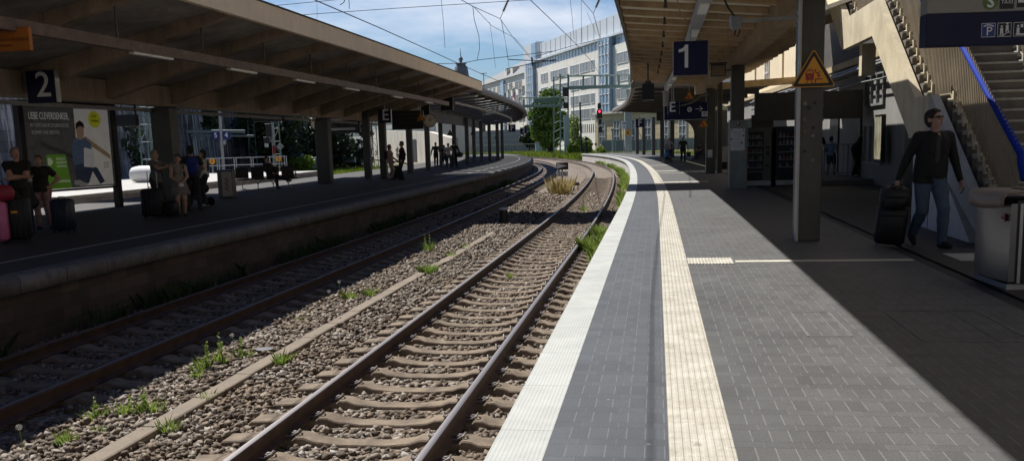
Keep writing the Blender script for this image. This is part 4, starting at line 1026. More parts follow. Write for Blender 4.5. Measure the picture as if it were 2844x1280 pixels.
flat([(.235+.028*math.cos(a)*(1+.25*math.cos(3*a)), .335+.05*math.sin(a)) for a in [k*PI/8 for k in range(16)]], -.0635, mat('poster crest', (.7, .8, .6), .5, emit=(0.7, 0.8, 0.6, .055)), 'crest')
# ------------------------------------------------------------------ things on platform 2
t = thing('litter_bin', 'cream litter bin reading Abfall in dark frame beside the bench', 'bin', fl(628, 549), HD(33)+.12)
CREAMB = mat('cream bin panel', (.44, .40, .33), .5, var=.1)
g = MB(); g.box((0, .2, .46), (.52, .42, .92), bev=.02); g.build('body', mat('brown grey bin side', (.13, .12, .11), .5), t)
g = MB(); g.box((.07, -.018, .47), (.34, .014, .84)); g.build('front_panel', CREAMB, t)
g = MB(); vs, fs = glyphs('Abfall', .2, Matrix.Translation((.06, -.028, .46)) @ Matrix.Rotation(-PI/2, 4, 'Y') @ Matrix.Rotation(PI/2, 4, 'X')); g.add(vs, fs); g.build('lettering', BLACK, t)
g = MB(); g.box((0, .2, .935), (.56, .46, .03)); g.build('lid', DARKSTEEL, t)
# bench
t = thing('bench', 'row of dark mesh seats with pale metal legs and a resting person', 'bench', fl(742, 524), R(18))
MESHB = mat('dark mesh seat', (.03, .03, .032), .5, .4)
for k in range(4):
    x = -.96+k*.62
    g = MB(); g.box((x, 0, .44), (.52, .46, .025), bev=.01); g.build('seat', MESHB, t)
    g = MB(); M_ = Matrix.Rotation(R(-12), 4, 'X'); g.box((x, .26, .68), (.52, .025, .46), M=M_, bev=.01); g.build('backrest', MESHB, t)
    g = MB(); g.tube([(x-.2, -.2, .42), (x-.02, .0, .2), (x-.02, .0, .015), (x+.1, -.15, .015)], .022, 6); g.tube([(x+.2, .2, .42), (x-.02, 0, .2)], .02, 6); g.build('leg', mat('pale leg paint', (.42, .42, .42), .5), t)
for x in (-1.25, 1.2):
    g = MB(); g.tube([(x, .22, .45), (x, .2, .66), (x, -.2, .64), (x, -.22, .45)], .02, 6); g.build('armrest', DARKSTEEL, t)
g = MB(); g.box((0, .02, .40), (2.6, .06, .05)); g.build('seat_beam', DARKSTEEL, t)
# white barrel seat on rear platform
t = thing('barrel_seat', 'white rounded concrete barrel lying on the sunlit rear platform', 'seat', fl(398, 507), R(-22))
g = MB(); g.lathe([(.30, -.62), (.40, -.58), (.47, -.2), (.47, .5), (.42, 1.6), (.3, 1.66)], (0, 0, .44), n=24, axis='X'); g.build('barrel', mat('white concrete', (.72, .72, .72), .6, var=.06), t, smooth=True, sharp=50)
def suitcase(label, c, rz, w_, d_, h_, m_, handle=0., grp=None, ribs=True, trim=None):
    t = thing('suitcase', label, 'suitcase', c, rz, grp)
    g = MB(); g.box((0, 0, .05+h_/2), (w_, d_, h_), bev=min(.05, d_*.2))
    g.build('shell', m_, t, smooth=True, sharp=60)
    if ribs:
        g = MB()
        for k in range(5): g.box((-w_*.36+k*w_*.18, -d_/2-.003, .05+h_/2), (w_*.05, .012, h_*.86))
        g.build('shell_groove', m_, t)
    for sx_ in (-1, 1):
        for sy_ in (-1, 1):
            g = MB(); g.lathe([(.015, -.015), (.03, -.012), (.03, .012), (.015, .015)], (sx_*w_*.38, sy_*d_*.33, .03), n=10, axis='X'); g.build('wheel', BLACK, t)
    g = MB(); g.tube([(-w_*.16, 0, .05+h_), (-w_*.16, 0, .085+h_), (w_*.16, 0, .085+h_), (w_*.16, 0, .05+h_)], .013, 6); g.build('grip', BLACK, t)
    if handle:
        g = MB(); g.tube([(-w_*.22, d_*.32, .05+h_), (-w_*.22, d_*.32, .05+h_+handle), (w_*.22, d_*.32, .05+h_+handle), (w_*.22, d_*.32, .05+h_)], .012, 6); g.build('pull_handle', STEEL, t)
    if trim:
        g = MB(); g.box((.02, -d_/2-.012, h_*.72), (.11, .012, .045)); g.build('luggage_tag', trim, t)
    return t
BLK = mat('black suitcase fabric', (.010, .010, .012), .6, var=.3)
suitcase('bright pink ribbed suitcase at the left edge', fl(-12, 678), .2, .5, .3, .74, mat('pink shell', (.62, .16, .34), .45, var=.06))
suitcase('large black suitcase with a small yellow tag, in front of the man with folded arms', fl(52, 672), .25, .50, .34, .80, BLK, trim=YEL)
suitcase('dark blue hard suitcase beside the woman in rose trousers', fl(180, 646), -.15, .44, .3, .66, mat('dark navy shell', (.016, .022, .040), .5, var=.15))
suitcase('black upright suitcase with raised handle in front of the grey haired person', fl(428, 606), .1, .5, .34, .68, BLK, .42)
suitcase('small black travel case next to the upright one at the girl\'s feet', fl(478, 604), -.2, .34, .26, .36, BLK)
t = thing('travel_bag', 'crimson soft bag lying on top of the pink suitcase', 'bag', fl(-12, 678)+Vector((.12, 0, .80)), .2)
g = MB(); g.lathe([(.05, -.3), (.13, -.26), (.16, -.1), (.16, .1), (.13, .26), (.05, .3)], (0, 0, .14), n=14, axis='X'); g.build('body', mat('crimson fabric', (.30, .02, .045), .6, var=.2), t, smooth=True)
g = MB(); g.tube([(-.15, 0, .26), (-.1, 0, .36), (.1, 0, .36), (.15, 0, .26)], .014, 6); g.build('handle', BLACK, t)
# small floodlight and camera hung under the far canopy
t = thing('floodlight', 'pale square floodlight with hooded camera on a hanging post', 'floodlight', at(353, 219, 27.5), HD(27))
g = MB(); g.box((0, 0, 0), (.27, .12, .34), M=Matrix.Rotation(.25, 4, 'X'), bev=.01); g.build('lamp_head', mat('pale lamp head', (.40, .38, .36), .5), t)
g = MB(); g.tube([(.1, .1, .5), (.1, .1, -1.05)], .03, 6); g.build('post', DARKSTEEL, t)
g = MB(); g.box((-.2, -.1, -.42), (.3, .14, .12), M=Matrix.Rotation(.3, 4, 'Y')); g.build('camera_housing', BLACK, t)

# ------------------------------------------------------------------ things on platform 1
A = fl(2797, 806); B = fl(2703, 772); ang = math.atan2(B.y-A.y, B.x-A.x)
dv = (B-A); LB = dv.length; dv.normalize(); nv = Vector((-dv.y, dv.x, 0)); nv = nv if nv.x > 0 else -nv
t = thing('litter_bin', 'brushed steel litter bin with curved lid and small red logo', 'bin', (A+B)/2, math.atan2(dv.y, dv.x)-PI)
BR = mat('brushed steel', (.21, .21, .22), .34, .85, var=.08, sc=2, fine=120, stretch=(.3, .3, 6))
w2 = LB/2; DP = .75
def arc(n_=9, bul=.05): return [(-w2+2*w2*k/n_, -bul*math.sin(PI*k/n_)) for k in range(n_+1)]
g = MB(); g.prism(arc()+[(w2, .06), (-w2, .06)], .085, .87); g.build('front_panel', BR, t, smooth=True, sharp=40)
g = MB(); g.prism([(-w2-.012, .061), (w2, .061), (w2, DP), (-w2-.012, DP)], .06, .90); g.build('body', mat('black steel body', (.010, .009, .009), .4), t)
g = MB(); g.box((w2+.004, .1, .47), (.006, .03, .8)); g.build('edge_strip', STEEL, t)
g = MB(); g.prism([(-w2+.02, .0), (w2-.02, .0), (w2-.02, DP-.04), (-w2+.02, DP-.04)], .0, .059); g.build('plinth', STEEL, t)
g = MB()
lp = [(.30, .985), (.05, .99), (-.06, .965), (-.10, .90), (-.085, .83), (-.06, .80)]
n_ = 12
vs = []
for k in range(n_+1):
    u = k/n_; sag = .10*math.sin(PI*min(1, u*.62+.06))
    for (yy, zz) in [(DP, .965), (.30, .985), (.05, .988), (-.045, .975), (-.085-.03*math.sin(PI*u), .93), (-.085-.035*math.sin(PI*u), .88-.06*(1-u)-sag*.5)]: vs.append((-w2-.02+(2*w2+.02)*u, yy, zz))
m6 = 6; fs = [(k*m6+j, k*m6+j+1, k*m6+m6+j+1, k*m6+m6+j) for k in range(n_) for j in range(m6-1)]
g.add(vs, fs); lidm = g.build('lid', mat('tan steel lid', (.25, .20, .155), .5, .3, var=.08), t, smooth=True)
so_ = lidm.modifiers.new('s', 'SOLIDIFY'); so_.thickness = .012
g = MB()
for k in range(3): g.prism([(-w2+.3+k*.11-.04+.0, .25), (-w2+.36+k*.11, .25), (-w2+.33+k*.11, .42)], .986, 1.005)
g.build('lid_fin', mat('tan steel lid', (.25, .20, .155), .5, .3), t)
fm = (w2-.075, -.05*math.sin(PI*.12)-.012, .70)
g = MB(); g.box((w2-.10, -.035, .725), (.085, .004, .075)); lo_ = g.build('logo', RED, t)
g = MB(); g.box((w2-.10, -.0385, .725), (.071, .003, .061)); g.build('logo_field', mat('logo pale', (.55, .52, .5), .4), lo_)
lettering(lo_, 'DB', .058, (w2-.10, -.042, .725), RED, bold=.0012)
g = MB(); g.box((w2+.005, .52, .42), (.03, .16, .09)); g.build('latch', BLACK, t)
# vending machines
def vending(label, c, rz, w_, h_, body, glassx, dk):
    t = thing('vending_machine', label, 'vending machine', c, rz)
    g = MB(); g.box((0, .4, h_/2), (w_, .8, h_), bev=.015); g.build('cabinet', body, t)
    gx0, gx1 = glassx
    g = MB(); g.box(((gx0+gx1)/2, -.004, h_*.60), (gx1-gx0+.06, .012, h_*.66)); g.build('window_frame', BLACK, t)
    rws = []
    for r in range(5):
        z = h_*.32+r*h_*.125
        g = MB(); g.box(((gx0+gx1)/2, -.014, z), (gx1-gx0, .01, .014)); sh = g.build('shelf', STEEL, t)
        n_ = 7
        for k in range(n_):
            if rnd.random() < .18: continue
            x = gx0+.05+(gx1-gx0-.1)*k/(n_-1); hh = h_*.125*rnd.uniform(.45, .72); ww = (gx1-gx0)/n_*.62
            cc = rnd.choice([(.25, .26, .27), (.12, .13, .16), (.16, .05, .04), (.22, .2, .14), (.06, .09, .16), (.3, .3, .3)])
            g = MB(); g.lathe([(ww*.45, 0), (ww*.5, hh*.1), (ww*.5, hh*.65), (ww*.22, hh*.85), (ww*.22, hh)], (x, -.03, z+.008), n=8); g.build('bottle' if dk else 'snack_pack', mat('goods %.2f%.2f%.2f' % cc, cc, .35), sh)
    g = MB(); g.box(((gx0+gx1)/2, -.006, h_*.17), (gx1-gx0, .02, h_*.13)); g.build('delivery_flap', BLACK, t)
    g = MB(); g.box((w_/2-.12, -.006, h_*.66), (.14, .02, .07)); g.box((w_/2-.12, -.006, h_*.56), (.09, .02, .12)); g.box((w_/2-.12, -.006, h_*.36), (.1, .02, .06)); g.build('payment_panel', BLACK, t)
    g = MB(); g.box((0, -.006, .11), (w_-.02, .02, .15)); g.build('kick_plate', STEEL, t)
c1 = fl(2106, 518); c2 = fl(2183, 515)
vending('olive grey snack vending machine with goods behind glass', Vector((c1.x, c1.y, 0)), HD(31), .80, 1.88, mat('olive grey cabinet', (.12, .115, .10), .5), (-.38, .12), False)
vending('dark blue drinks vending machine with rows of bottles behind glass', Vector((c2.x+.03, c1.y-.13, 0)), HD(31), .92, 1.90, mat('dark navy cabinet', (.02, .022, .035), .35), (-.38, .40), True)
t = thing('kiosk_wall', 'brown lintel wall standing behind the vending machines', 'wall', P(7, 32.6, 0), HD(32))
g = MB(); g.box((-.9, .3, 1.15), (.7, .15, 2.3)); g.box((.55, .3, 2.55), (3.4, .3, .9));  g.build('wall_body', mat('brown hall panel', (.11, .095, .08), .7, var=.2), t)
t = thing('grey_cabinet', 'pale grey cabinet on legs left of the clad column', 'cabinet', fl(2010, 470), HD(36))
g = MB(); g.box((0, 0, .75), (.40, .3, .78), bev=.01); g.build('box_body', mat('cabinet grey', (.30, .29, .27), .5), t); g = MB(); g.box((0, 0, .18), (.3, .2, .36)); g.build('plinth', BLACK, t)
# cladding with notice on the second column
c = Vector((7.17, 30.02, 0))
t = thing('column_cladding', 'weathered grey green cladding round the second column', 'cladding', Vector((c.x, c.y, 0)), HD(29.7))
g = MB(); g.box((0, .24, 1.06), (.54, .52, 2.12), bev=.008); g.build('casing', mat('grey green casing', (.20, .225, .225), .55, var=.15, sc=1.5, dirt=.3), t)
q = at(2049, 388, c.y-.05)
t = thing('notice', 'white printed notice pasted on the grey column cladding', 'notice', Vector((q.x, c.y-.03, q.z)), HD(29.7))
g = MB(); g.box((0, 0, 0), (.43, .012, .67)); g.build('sheet', mat('notice paper', (.60, .61, .66), .5, var=.05), t)
g = MB()
for k in range(14): g.box((-.03 if k % 4 else 0, -.008, .24-k*.036), (.32-.05*(k % 3), .003, .008 if k else .018))
g.build('print_line', mat('grey print', (.25, .27, .32), .6), t)
g = MB(); g.box((-.17, -.008, .295), (.05, .003, .03)); g.box((.17, -.008, .29), (.03, .003, .05)); g.box((.17, -.008, .12), (.05, .003, .05)); g.box((-.18, -.008, .02), (.05, .003, .06)); g.box((.13, -.008, -.1), (.06, .003, .06)); g.build('print_symbol', mat('dark print', (.06, .07, .12), .6), t)
q = at(2051, 345, c.y-.05)
t = thing('small_sign', 'small dark red emblem plate above the white notice', 'sign', Vector((q.x, c.y-.03, q.z)), HD(29.7))
g = MB(); g.box((0, 0, 0), (.10, .012, .12)); g.build('plate', mat('maroon plate', (.12, .02, .025), .5), t); g = MB(); g.box((-.01, -.008, .02), (.04, .004, .04)); g.build('emblem', WHITE, t)
# third column fittings
q = at(1972, 427, 42.9)
t = thing('notice_box', 'small white box fixed low on the third column', 'box', q, HD(43)); g = MB(); g.box((0, 0, 0), (.2, .08, .34), bev=.01); g.build('box_body', mat('box white', (.5, .5, .5), .5), t); g = MB(); g.box((0, -.042, .02), (.15, .004, .24)); g.build('front_plate', PALE, t)
q = at(1957, 317, 42.4)
t = thing('round_sign', 'small white square sign with a black ring beside the lift board', 'sign', q, HD(43)); g = MB(); g.box((0, 0, 0), (.24, .03, .22)); g.build('plate', WHITE, t); g = MB(); g.tube([(.075*math.cos(a), -.02, .075*math.sin(a)) for a in [k*PI/8 for k in range(17)]], .012, 5); g.tube([(0, -.02, -.02), (0, -.02, .04)], .02, 5); g.build('ring_symbol', BLACK, t)
# camera on arm at front column
t = thing('camera_bracket', 'grey junction box and camera on a long arm from the front column', 'camera', at(2222, 48, 14.7), 0.)
e_ = at(2040, 60, 14.7)-t.location
g = MB(); g.tube([(0, 0, 0), e_], .028, 8); g.tube([(0, 0, -.07), (0, 0, .09)], .05, 8); g.build('arm', STEEL, t)
g = MB(); g.box(e_+Vector((.02, 0, .0)), (.16, .16, .15), bev=.01); g.box(e_+Vector((.02, 0, -.09)), (.11, .12, .07)); g.build('box_body', mat('grey plastic box', (.20, .21, .215), .5), t)
g = MB(); g.tube([e_+Vector((.02, 0, -.12)), e_+Vector((0, 0, -.20)), e_+Vector((.05, 0, -.22)), e_+Vector((.08, 0, -.15)), e_+Vector((.07, 0, -.06))], .012, 6); g.tube([e_+Vector((0, 0, .07)), e_+Vector((-.1, 0, .2)), e_+Vector((-.16, .05, .36)), e_+Vector((-.17, .1, .6))], .016, 6); g.build('cable', BLACK, t)
t = thing('floodlight', 'framed square lamp on a short arm beside the second column', 'lamp', at(1995, 196, 29), HD(29))
g = MB(); g.box((0, 0, 0), (.44, .12, .36), bev=.01); g.box((0, -.02, .20), (.5, .2, .04)); g.build('lamp_frame', DARKSTEEL, t); g = MB(); g.box((0, -.062, -.01), (.36, .01, .28)); g.build('lamp_glass', mat('amber dim glass', (.20, .14, .08), .35), t); g = MB(); g.tube([(.2, .05, 0), (.62, .3, .02)], .02, 6); g.build('arm', DARKSTEEL, t)
t = thing('sensor_column', 'pale cylindrical lamp housing under the light duct', 'lamp', at(1849, 275, 38), 0.)
g = MB(); g.lathe([(.09, -.28), (.11, -.26), (.12, .22), (.15, .26), (.15, .30), (.10, .31)], n=14); g.build('housing', mat('pale housing', (.40, .40, .39), .5), t, smooth=True, sharp=40); rod(t, 4.0-t.location.z, 0, 0, .3)
g = MB(); g.tube([at(1870, 300, 39), at(1900, 292, 40), at(1925, 285, 41), at(1945, 268, 42), at(1966, 264, 43)], .03, 6); tag(g.build('cable', BLACK, smooth=True), 'thick black cable swinging towards the third column', 'cable')
g = MB(); g.tube([at(1880, 0, 17.2), at(1888, 30, 17.2), at(1898, 45, 17.1), at(1905, 56, 17)], .01, 5); tag(g.build('cable', mat('pale wire', (.4, .33, .22), .6)), 'loose pale wire dangling beside the light duct', 'cable')
# fence in front of the station wall
t = thing('railing_fence', 'low grey bar railing before the station wall where a child stands', 'fence', at(2288, 489, 33.6))
a_ = at(2288, 489, 33.6); b_ = at(2480, 489, 31.5); a_.z = b_.z = .18; t.location = a_; d_ = b_-a_
GF = mat('grey green railing', (.16, .17, .165), .5)
g = MB(); g.tube([(0, 0, 1.08), d_+Vector((0, 0, 1.08))], .022, 6); g.tube([(0, 0, .12), d_+Vector((0, 0, .12))], .016, 6)
for k in range(15):
    p = d_*k/14; g.tube([p+Vector((0, 0, .12 if k % 5 else 0)), p+Vector((0, 0, 1.08))], .010 if k % 5 else .02, 6)
g.build('rails', GF, t)
# sunken kerb edge round the ramp by the wall
g = MB(); g.sweep([(7.5, .0), (7.5, .18), (9.38, .18), (9.38, 0)], [31.5, 33, 35, 37, 40, 44.0]); tag(g.build('ramp_paving', mat('ramp grey', (.12, .11, .10), .7)), kind='structure')
# stickers and spots on the front column
c = Vector((4.585, 14.57, 0))
for k, (x, y_) in enumerate(((2236, 288), (2262, 286), (2283, 283), (2283, 296), (2247, 300), (2235, 333), (2283, 332), (2258, 355), (2235, 366), (2258, 377), (2234, 420), (2283, 420), (2257, 445), (2280, 470))):
    q = at(x, y_, c.y-.012); g = MB(); r_ = rnd.uniform(.022, .036)
    g.lathe([(.001, -.004), (r_, -.003), (r_, .0), (.001, .0)], n=9, axis='Y')
    o = g.build('sticker_trace', mat('sticker trace %d' % (k % 3), ((.20, .19, .175), (.035, .033, .03), (.16, .12, .09))[k % 3], .8)); o.location = q
    tag(o, 'round torn sticker trace on the front column', 'sticker', 'sticker traces on the front column')
g = MB(); q0 = at(2213, 678, c.y-.21); g.box((c.x-.203, c.y+.02, 1.885), (.03, .1, 3.77)); o = g.build('bounced_light_strip', mat('pale bounced light strip', (.46, .45, .42), .5, var=.1)); tag(o, 'pale bounced light strip up the left side of the front column', 'bounced light strip')  # thin pale strip paints the sun-side bounce onto the column's left side
# ------------------------------------------------------------------ people: one continuous surface each, grown from tapered limbs
def sd_cone(Pt, a, b, ra, rb):
    ba = b-a; l2 = float(ba @ ba)+1e-9
    t = np.clip(((Pt-a) @ ba)/l2, 0, 1)
    return np.linalg.norm(Pt-a-t[..., None]*ba, axis=-1)-(ra+(rb-ra)*t)
def sd_ell(Pt, c, r, Rm=None):
    q = Pt-c
    if Rm is not None: q = q @ Rm
    k0 = np.linalg.norm(q/r, axis=-1); k1 = np.linalg.norm(q/(r*r), axis=-1)+1e-9
    return k0*(k0-1)/k1
class Body:
    def __init__(s, vox): s.v = vox; s.p = []
    def cone(s, a, b, ra, rb, m, k=.02, clip=None): s.p.append(('c', np.array(a, float), np.array(b, float), ra, rb, m, k, clip)); return s
    def ell(s, c, r, m, k=.02, rot=None, clip=None): s.p.append(('e', np.array(c, float), np.array(r, float), rot, None, m, k, clip)); return s
    def mesh(s, name, mats, parent):
        lo = np.full(3, 9.); hi = -lo
        for p in s.p:
            if p[0] == 'c':
                r = max(p[3], p[4])
                for q in (p[1], p[2]): lo = np.minimum(lo, q-r); hi = np.maximum(hi, q+r)
            else: r = p[2].max(); lo = np.minimum(lo, p[1]-r); hi = np.maximum(hi, p[1]+r)
        v = s.v; lo -= 3*v; hi += 3*v
        n = np.ceil((hi-lo)/v).astype(int)+1
        Fd = np.full(n, 1., np.float32); Br = np.full(n, 9., np.float32); Id = np.zeros(n, np.int16)
        for p in s.p:
            if p[0] == 'c': r = max(p[3], p[4]); a = np.minimum(p[1], p[2])-r; b = np.maximum(p[1], p[2])+r
            else: r = p[2].max(); a = p[1]-r; b = p[1]+r
            pad = 4*v+p[6]
            i0 = np.maximum(0, np.floor((a-pad-lo)/v).astype(int)); i1 = np.minimum(n, np.ceil((b+pad-lo)/v).astype(int)+1)
            sl = tuple(slice(x, y) for x, y in zip(i0, i1))
            gr = np.stack(np.meshgrid(*[lo[d]+v*np.arange(i0[d], i1[d]) for d in range(3)], indexing='ij'), -1)
            d = sd_cone(gr, p[1], p[2], p[3], p[4]) if p[0] == 'c' else sd_ell(gr, p[1], p[2], p[3])
            if p[7] is not None: d = np.maximum(d, (gr-np.array(p[7][0])) @ np.array(p[7][1]))
            F0 = Fd[sl]; k = p[6]
            h = np.maximum(k-np.abs(F0-d), 0)/max(k, 1e-6)
            Fd[sl] = np.minimum(F0, d)-h*h*k*.25
            w_ = d < Br[sl]-.0005
            Id[sl] = np.where(w_, p[5], Id[sl]); Br[sl] = np.minimum(Br[sl], d)
        # surface nets
        neg = Fd < 0
        cs = [(i, j, k) for i in (0, 1) for j in (0, 1) for k in (0, 1)]
        c8 = np.stack([neg[i:n[0]-1+i, j:n[1]-1+j, k:n[2]-1+k] for i, j, k in cs], -1)
        act = c8.any(-1) & ~c8.all(-1)
        idx = np.argwhere(act); m = len(idx)
        vid = np.full(act.shape, -1, np.int64); vid[act] = np.arange(m)
        f8 = np.stack([Fd[idx[:, 0]+i, idx[:, 1]+j, idx[:, 2]+k] for i, j, k in cs], -1)
        sm = np.zeros((m, 3)); ct = np.zeros(m)
        ca = np.array(cs, float)
        for a in range(8):
            for b in range(a+1, 8):
                if np.abs(ca[a]-ca[b]).sum() != 1: continue
                x, y = f8[:, a], f8[:, b]; cr = (x < 0) != (y < 0)
                t = np.where(cr, x/np.where(cr, x-y, 1), 0)
                sm += np.where(cr[:, None], ca[a]+t[:, None]*(ca[b]-ca[a]), 0); ct += cr
        V = lo+v*(idx+sm/ct[:, None])
        fs = []
        for ax in range(3):
            u, w_ = [(1, 2), (2, 0), (0, 1)][ax]
            s0 = [slice(None)]*3; s1 = [slice(None)]*3; s0[ax] = slice(0, n[ax]-1); s1[ax] = slice(1, n[ax])
            A, Bn = neg[tuple(s0)], neg[tuple(s1)]
            e = np.argwhere(A != Bn)
            e = e[(e[:, u] > 0) & (e[:, w_] > 0) & (e[:, u] < n[u]-1) & (e[:, w_] < n[w_]-1)]
            fl_ = A[tuple(e.T)]
            q = []
            for du, dw in ((0, 0), (-1, 0), (-1, -1), (0, -1)):
                c = e.copy(); c[:, u] += du; c[:, w_] += dw; q.append(vid[tuple(c.T)])
            q = np.stack(q, 1); q[~fl_] = q[~fl_][:, ::-1]
            fs.append(q[(q >= 0).all(1)])
        Q = np.concatenate(fs)
        iv = np.clip(np.round((V-lo)/v).astype(int), 0, n-1); mv = Id[tuple(iv.T)]
        fm = np.median(np.sort(mv[Q], 1)[:, 1:3], axis=1).astype(np.int32)
        used = sorted(set(int(x) for x in np.unique(fm)))
        o = np_mesh(name, V, Q, [mats[u_] for u_ in used], parent, True)
        rm = np.zeros(max(used)+1, np.int32)
        for i, u_ in enumerate(used): rm[u_] = i
        o.data.polygons.foreach_set('material_index', rm[fm]); o.data.update()
        return o
def ik(a, t, l1, l2, pole):
    a, t, pole = (np.array(x, float) for x in (a, t, pole)); d = t-a; L = np.linalg.norm(d)
    L2 = min(L, (l1+l2)*.998); t = a+d/L*L2; u = d/L
    x = (l1*l1-l2*l2+L2*L2)/(2*L2); h = math.sqrt(max(0, l1*l1-x*x))
    pn = pole-u*(pole @ u); pn /= np.linalg.norm(pn)+1e-9
    return a+u*x+pn*h, t
PM = {}
def cloth(c, var=.22): 
    k = 'cloth %.3f %.3f %.3f' % c
    return mat(k, c, .8, var=var, sc=9., fine=60, bp=.25)
SKINM = mat('skin', (.40, .235, .17), .5, var=.08, sc=6.)
EYEM = mat('dark eye', (.02, .016, .014), .3); LIPM = mat('lip', (.26, .11, .09), .5)
def person(label, c, rz, h=1.75, top=(.012, .012, .013), bot=(.03, .035, .05), shoe=(.015, .014, .014), hair=(.03, .02, .014), sleeve='short', legs='long', fem=False,
           hands=((.22, -.03, .50), (-.22, -.03, .50)), poles=((.3, .8, 0), (-.3, .8, 0)), feet=((.09, 0, 0), (-.09, 0, 0)), head=(0, 0), lean=(0, 0), hips=None, vox=.016, hairlen=.1, bulk=1.,
           skirt=None, grp=None, curl=.6, knee=(0, -1, .05), heel=(0, 0), fingers=True, extra=None, jacket=False, coll=None, openhand=False, gaze=0.):
    "facing -Y; hands, feet: own right (+x is the left of the viewer when facing the viewer) in fractions of h; head = (yaw, pitch)"
    t = thing('person', label, 'person', c, rz, grp)
    H = h; B = Body(vox); SK_, TP, BT, SH, EY, LP, SC = 0, 1, 2, 3, 4, 5, 6
    hz = .525 if hips is None else hips[2]
    hp = np.array((0 if hips is None else hips[0], 0 if hips is None else hips[1], hz))*H
    tl = np.array((lean[0], lean[1], 1.)); tl /= np.linalg.norm(tl)
    side = np.array((1., 0, 0)); fw = np.cross(tl, side)*1.; fw = np.array((0, -1., 0)) if abs(fw[1]) < 1e-6 else -fw/np.linalg.norm(fw)*np.sign(fw[1])*1.
    fw = np.array((0, -1., 0)) if fw[1] > 0 else fw
    def tp(x, y, z): return hp+side*x*H+(-fw)*y*H+tl*(z-.525)*H   # torso frame: y back positive
    ws = .92 if fem else 1.; b = bulk
    # torso
    B.ell(tp(0, .005, .545), np.array((.098*b*(1.03 if fem else 1), .072*b, .075))*H, BT, .03)
    B.ell(tp(0, .0, .64), np.array((.088*b*ws, .062*b, .09))*H, TP, .04)
    B.ell(tp(0, -.004, .735), np.array((.104*b*ws, .07*b, .095))*H, TP, .04)
    B.cone(tp(-.085*ws, .008, .795), tp(.085*ws, .008, .795), .044*H*b, .044*H*b, TP, .04)
    if fem: 
        for s_ in (-1, 1): B.ell(tp(s_*.042, -.055, .735), np.array((.042, .036, .042))*H, TP, .03)
    hem = tp(0, 0, .50 if not jacket else .455)
    B.cone(tp(0, .002, .60), tp(0, .0, .52), .088*H*b, (.094)*H*b, TP, .03, clip=(tp(0, 0, .515), -tl))
    # neck and head
    nk = tp(0, .008, .83)
    hy, hpit = head
    Rm = (Matrix.Rotation(hy, 3, 'Z') @ Matrix.Rotation(-hpit, 3, 'X')); Rn = np.array(Rm)
    hb = tp(0, -.002, .865)
    def hd(x, y, z): return hb+Rn @ (np.array((x, y, z))*H)
    B.cone(nk, hb+np.array((0, 0, .02*H)), .034*H*(.88 if fem else 1), .032*H*(.88 if fem else 1), SK_, .02)
    B.ell(hd(0, .006, .072), np.array((.044, .054, .058))*H, SK_, .01, rot=Rn)
    B.ell(hd(0, -.016, .035), np.array((.034, .037, .043))*H, SK_, .025, rot=Rn)
    B.cone(hd(0, -.05, .06), hd(0, -.061, .042), .006*H, .009*H, SK_, .012)
    for s_ in (-1, 1):
        B.ell(hd(s_*.045, .01, .055), np.array((.007, .014, .02))*H, SK_, .006, rot=Rn)
        B.ell(hd(s_*.017, -.0455, .064), np.array((.0075, .006, .005))*H, EY, .002, rot=Rn)
    B.ell(hd(0, -.0505, .022), np.array((.015, .006, .0045))*H, LP, .003, rot=Rn)
    # arms
    ae = []
    for i, s_ in enumerate((1, -1)):
        sh = tp(s_*.108*ws*b**.5, .008, .797); hx, hyy, hzz = hands[i]
        w_ = np.array((hx, hyy, hzz))*H
        el, w_ = ik(sh, w_, .172*H, .150*H, poles[i])
        sm = TP if sleeve != 'none' else SK_; fm_ = TP if sleeve == 'long' else SK_
        ex = 1.12 if sleeve == 'long' else 1.
        B.cone(sh, el, .038*H*b**.5*ex*(.9 if fem else 1), .028*H*ex*(.92 if fem else 1), SK_ if sleeve != 'long' else TP, .02)
        if sleeve == 'short': B.cone(sh, sh+(el-sh)*.58, .043*H*b**.5, .040*H, TP, .012, clip=(sh+(el-sh)*.62, (el-sh)/np.linalg.norm(el-sh)))
        if sleeve == 'cap': B.cone(sh, sh+(el-sh)*.22, .042*H, .038*H, TP, .012)
        B.cone(el, w_-(w_-el)*.02, .0275*H*ex, .0185*H*ex*1.05, fm_, .015)
        # hand: palm, four fingers of different length, thumb from the side of the palm
        d = (w_-el)/np.linalg.norm(w_-el)
        nrm = np.array((s_*-1., 0, 0)) if not openhand else np.array((0, 1., 0))
        nrm = nrm-d*(nrm @ d); nrm /= np.linalg.norm(nrm)+1e-9
        ac = np.cross(d, nrm)
        if ac[1] > 0: ac = -ac              # towards the thumb side: forward
        pc = w_+d*.028*H
        for q in (-.016, -.005, .006, .016): B.cone(w_+ac*q*.5*H+d*.004*H, w_+ac*q*H+d*.05*H, .0105*H, .0095*H, SK_, .008)
        if fingers:
            fr = max(.0050*H, vox*.60)
            for q, ln in ((.0185, .036), (.006, .041), (-.0065, .038), (-.0185, .030)):
                p0 = w_+ac*q*H+d*.052*H
                c1 = curl*.55; d1 = d*math.cos(c1)+nrm*math.sin(c1); p1 = p0+d1*ln*.55*H
                c2 = curl*1.6; d2 = d*math.cos(c2)+nrm*math.sin(c2); p2 = p1+d2*ln*.55*H
                B.cone(p0, p1, fr*1.05, fr, SK_, .004); B.cone(p1, p2, fr, fr*.85, SK_, .004)
            p0 = w_+ac*.017*H+d*.015*H; p1 = p0+(ac*.75+d*.65)*.024*H; p2 = p1+(d*.9+ac*.2+nrm*.4)*.022*H
            B.cone(p0, p1, fr*1.3, fr*1.15, SK_, .006); B.cone(p1, p2, fr*1.15, fr*.95, SK_, .004)
        ae.append((sh, el, w_, d))
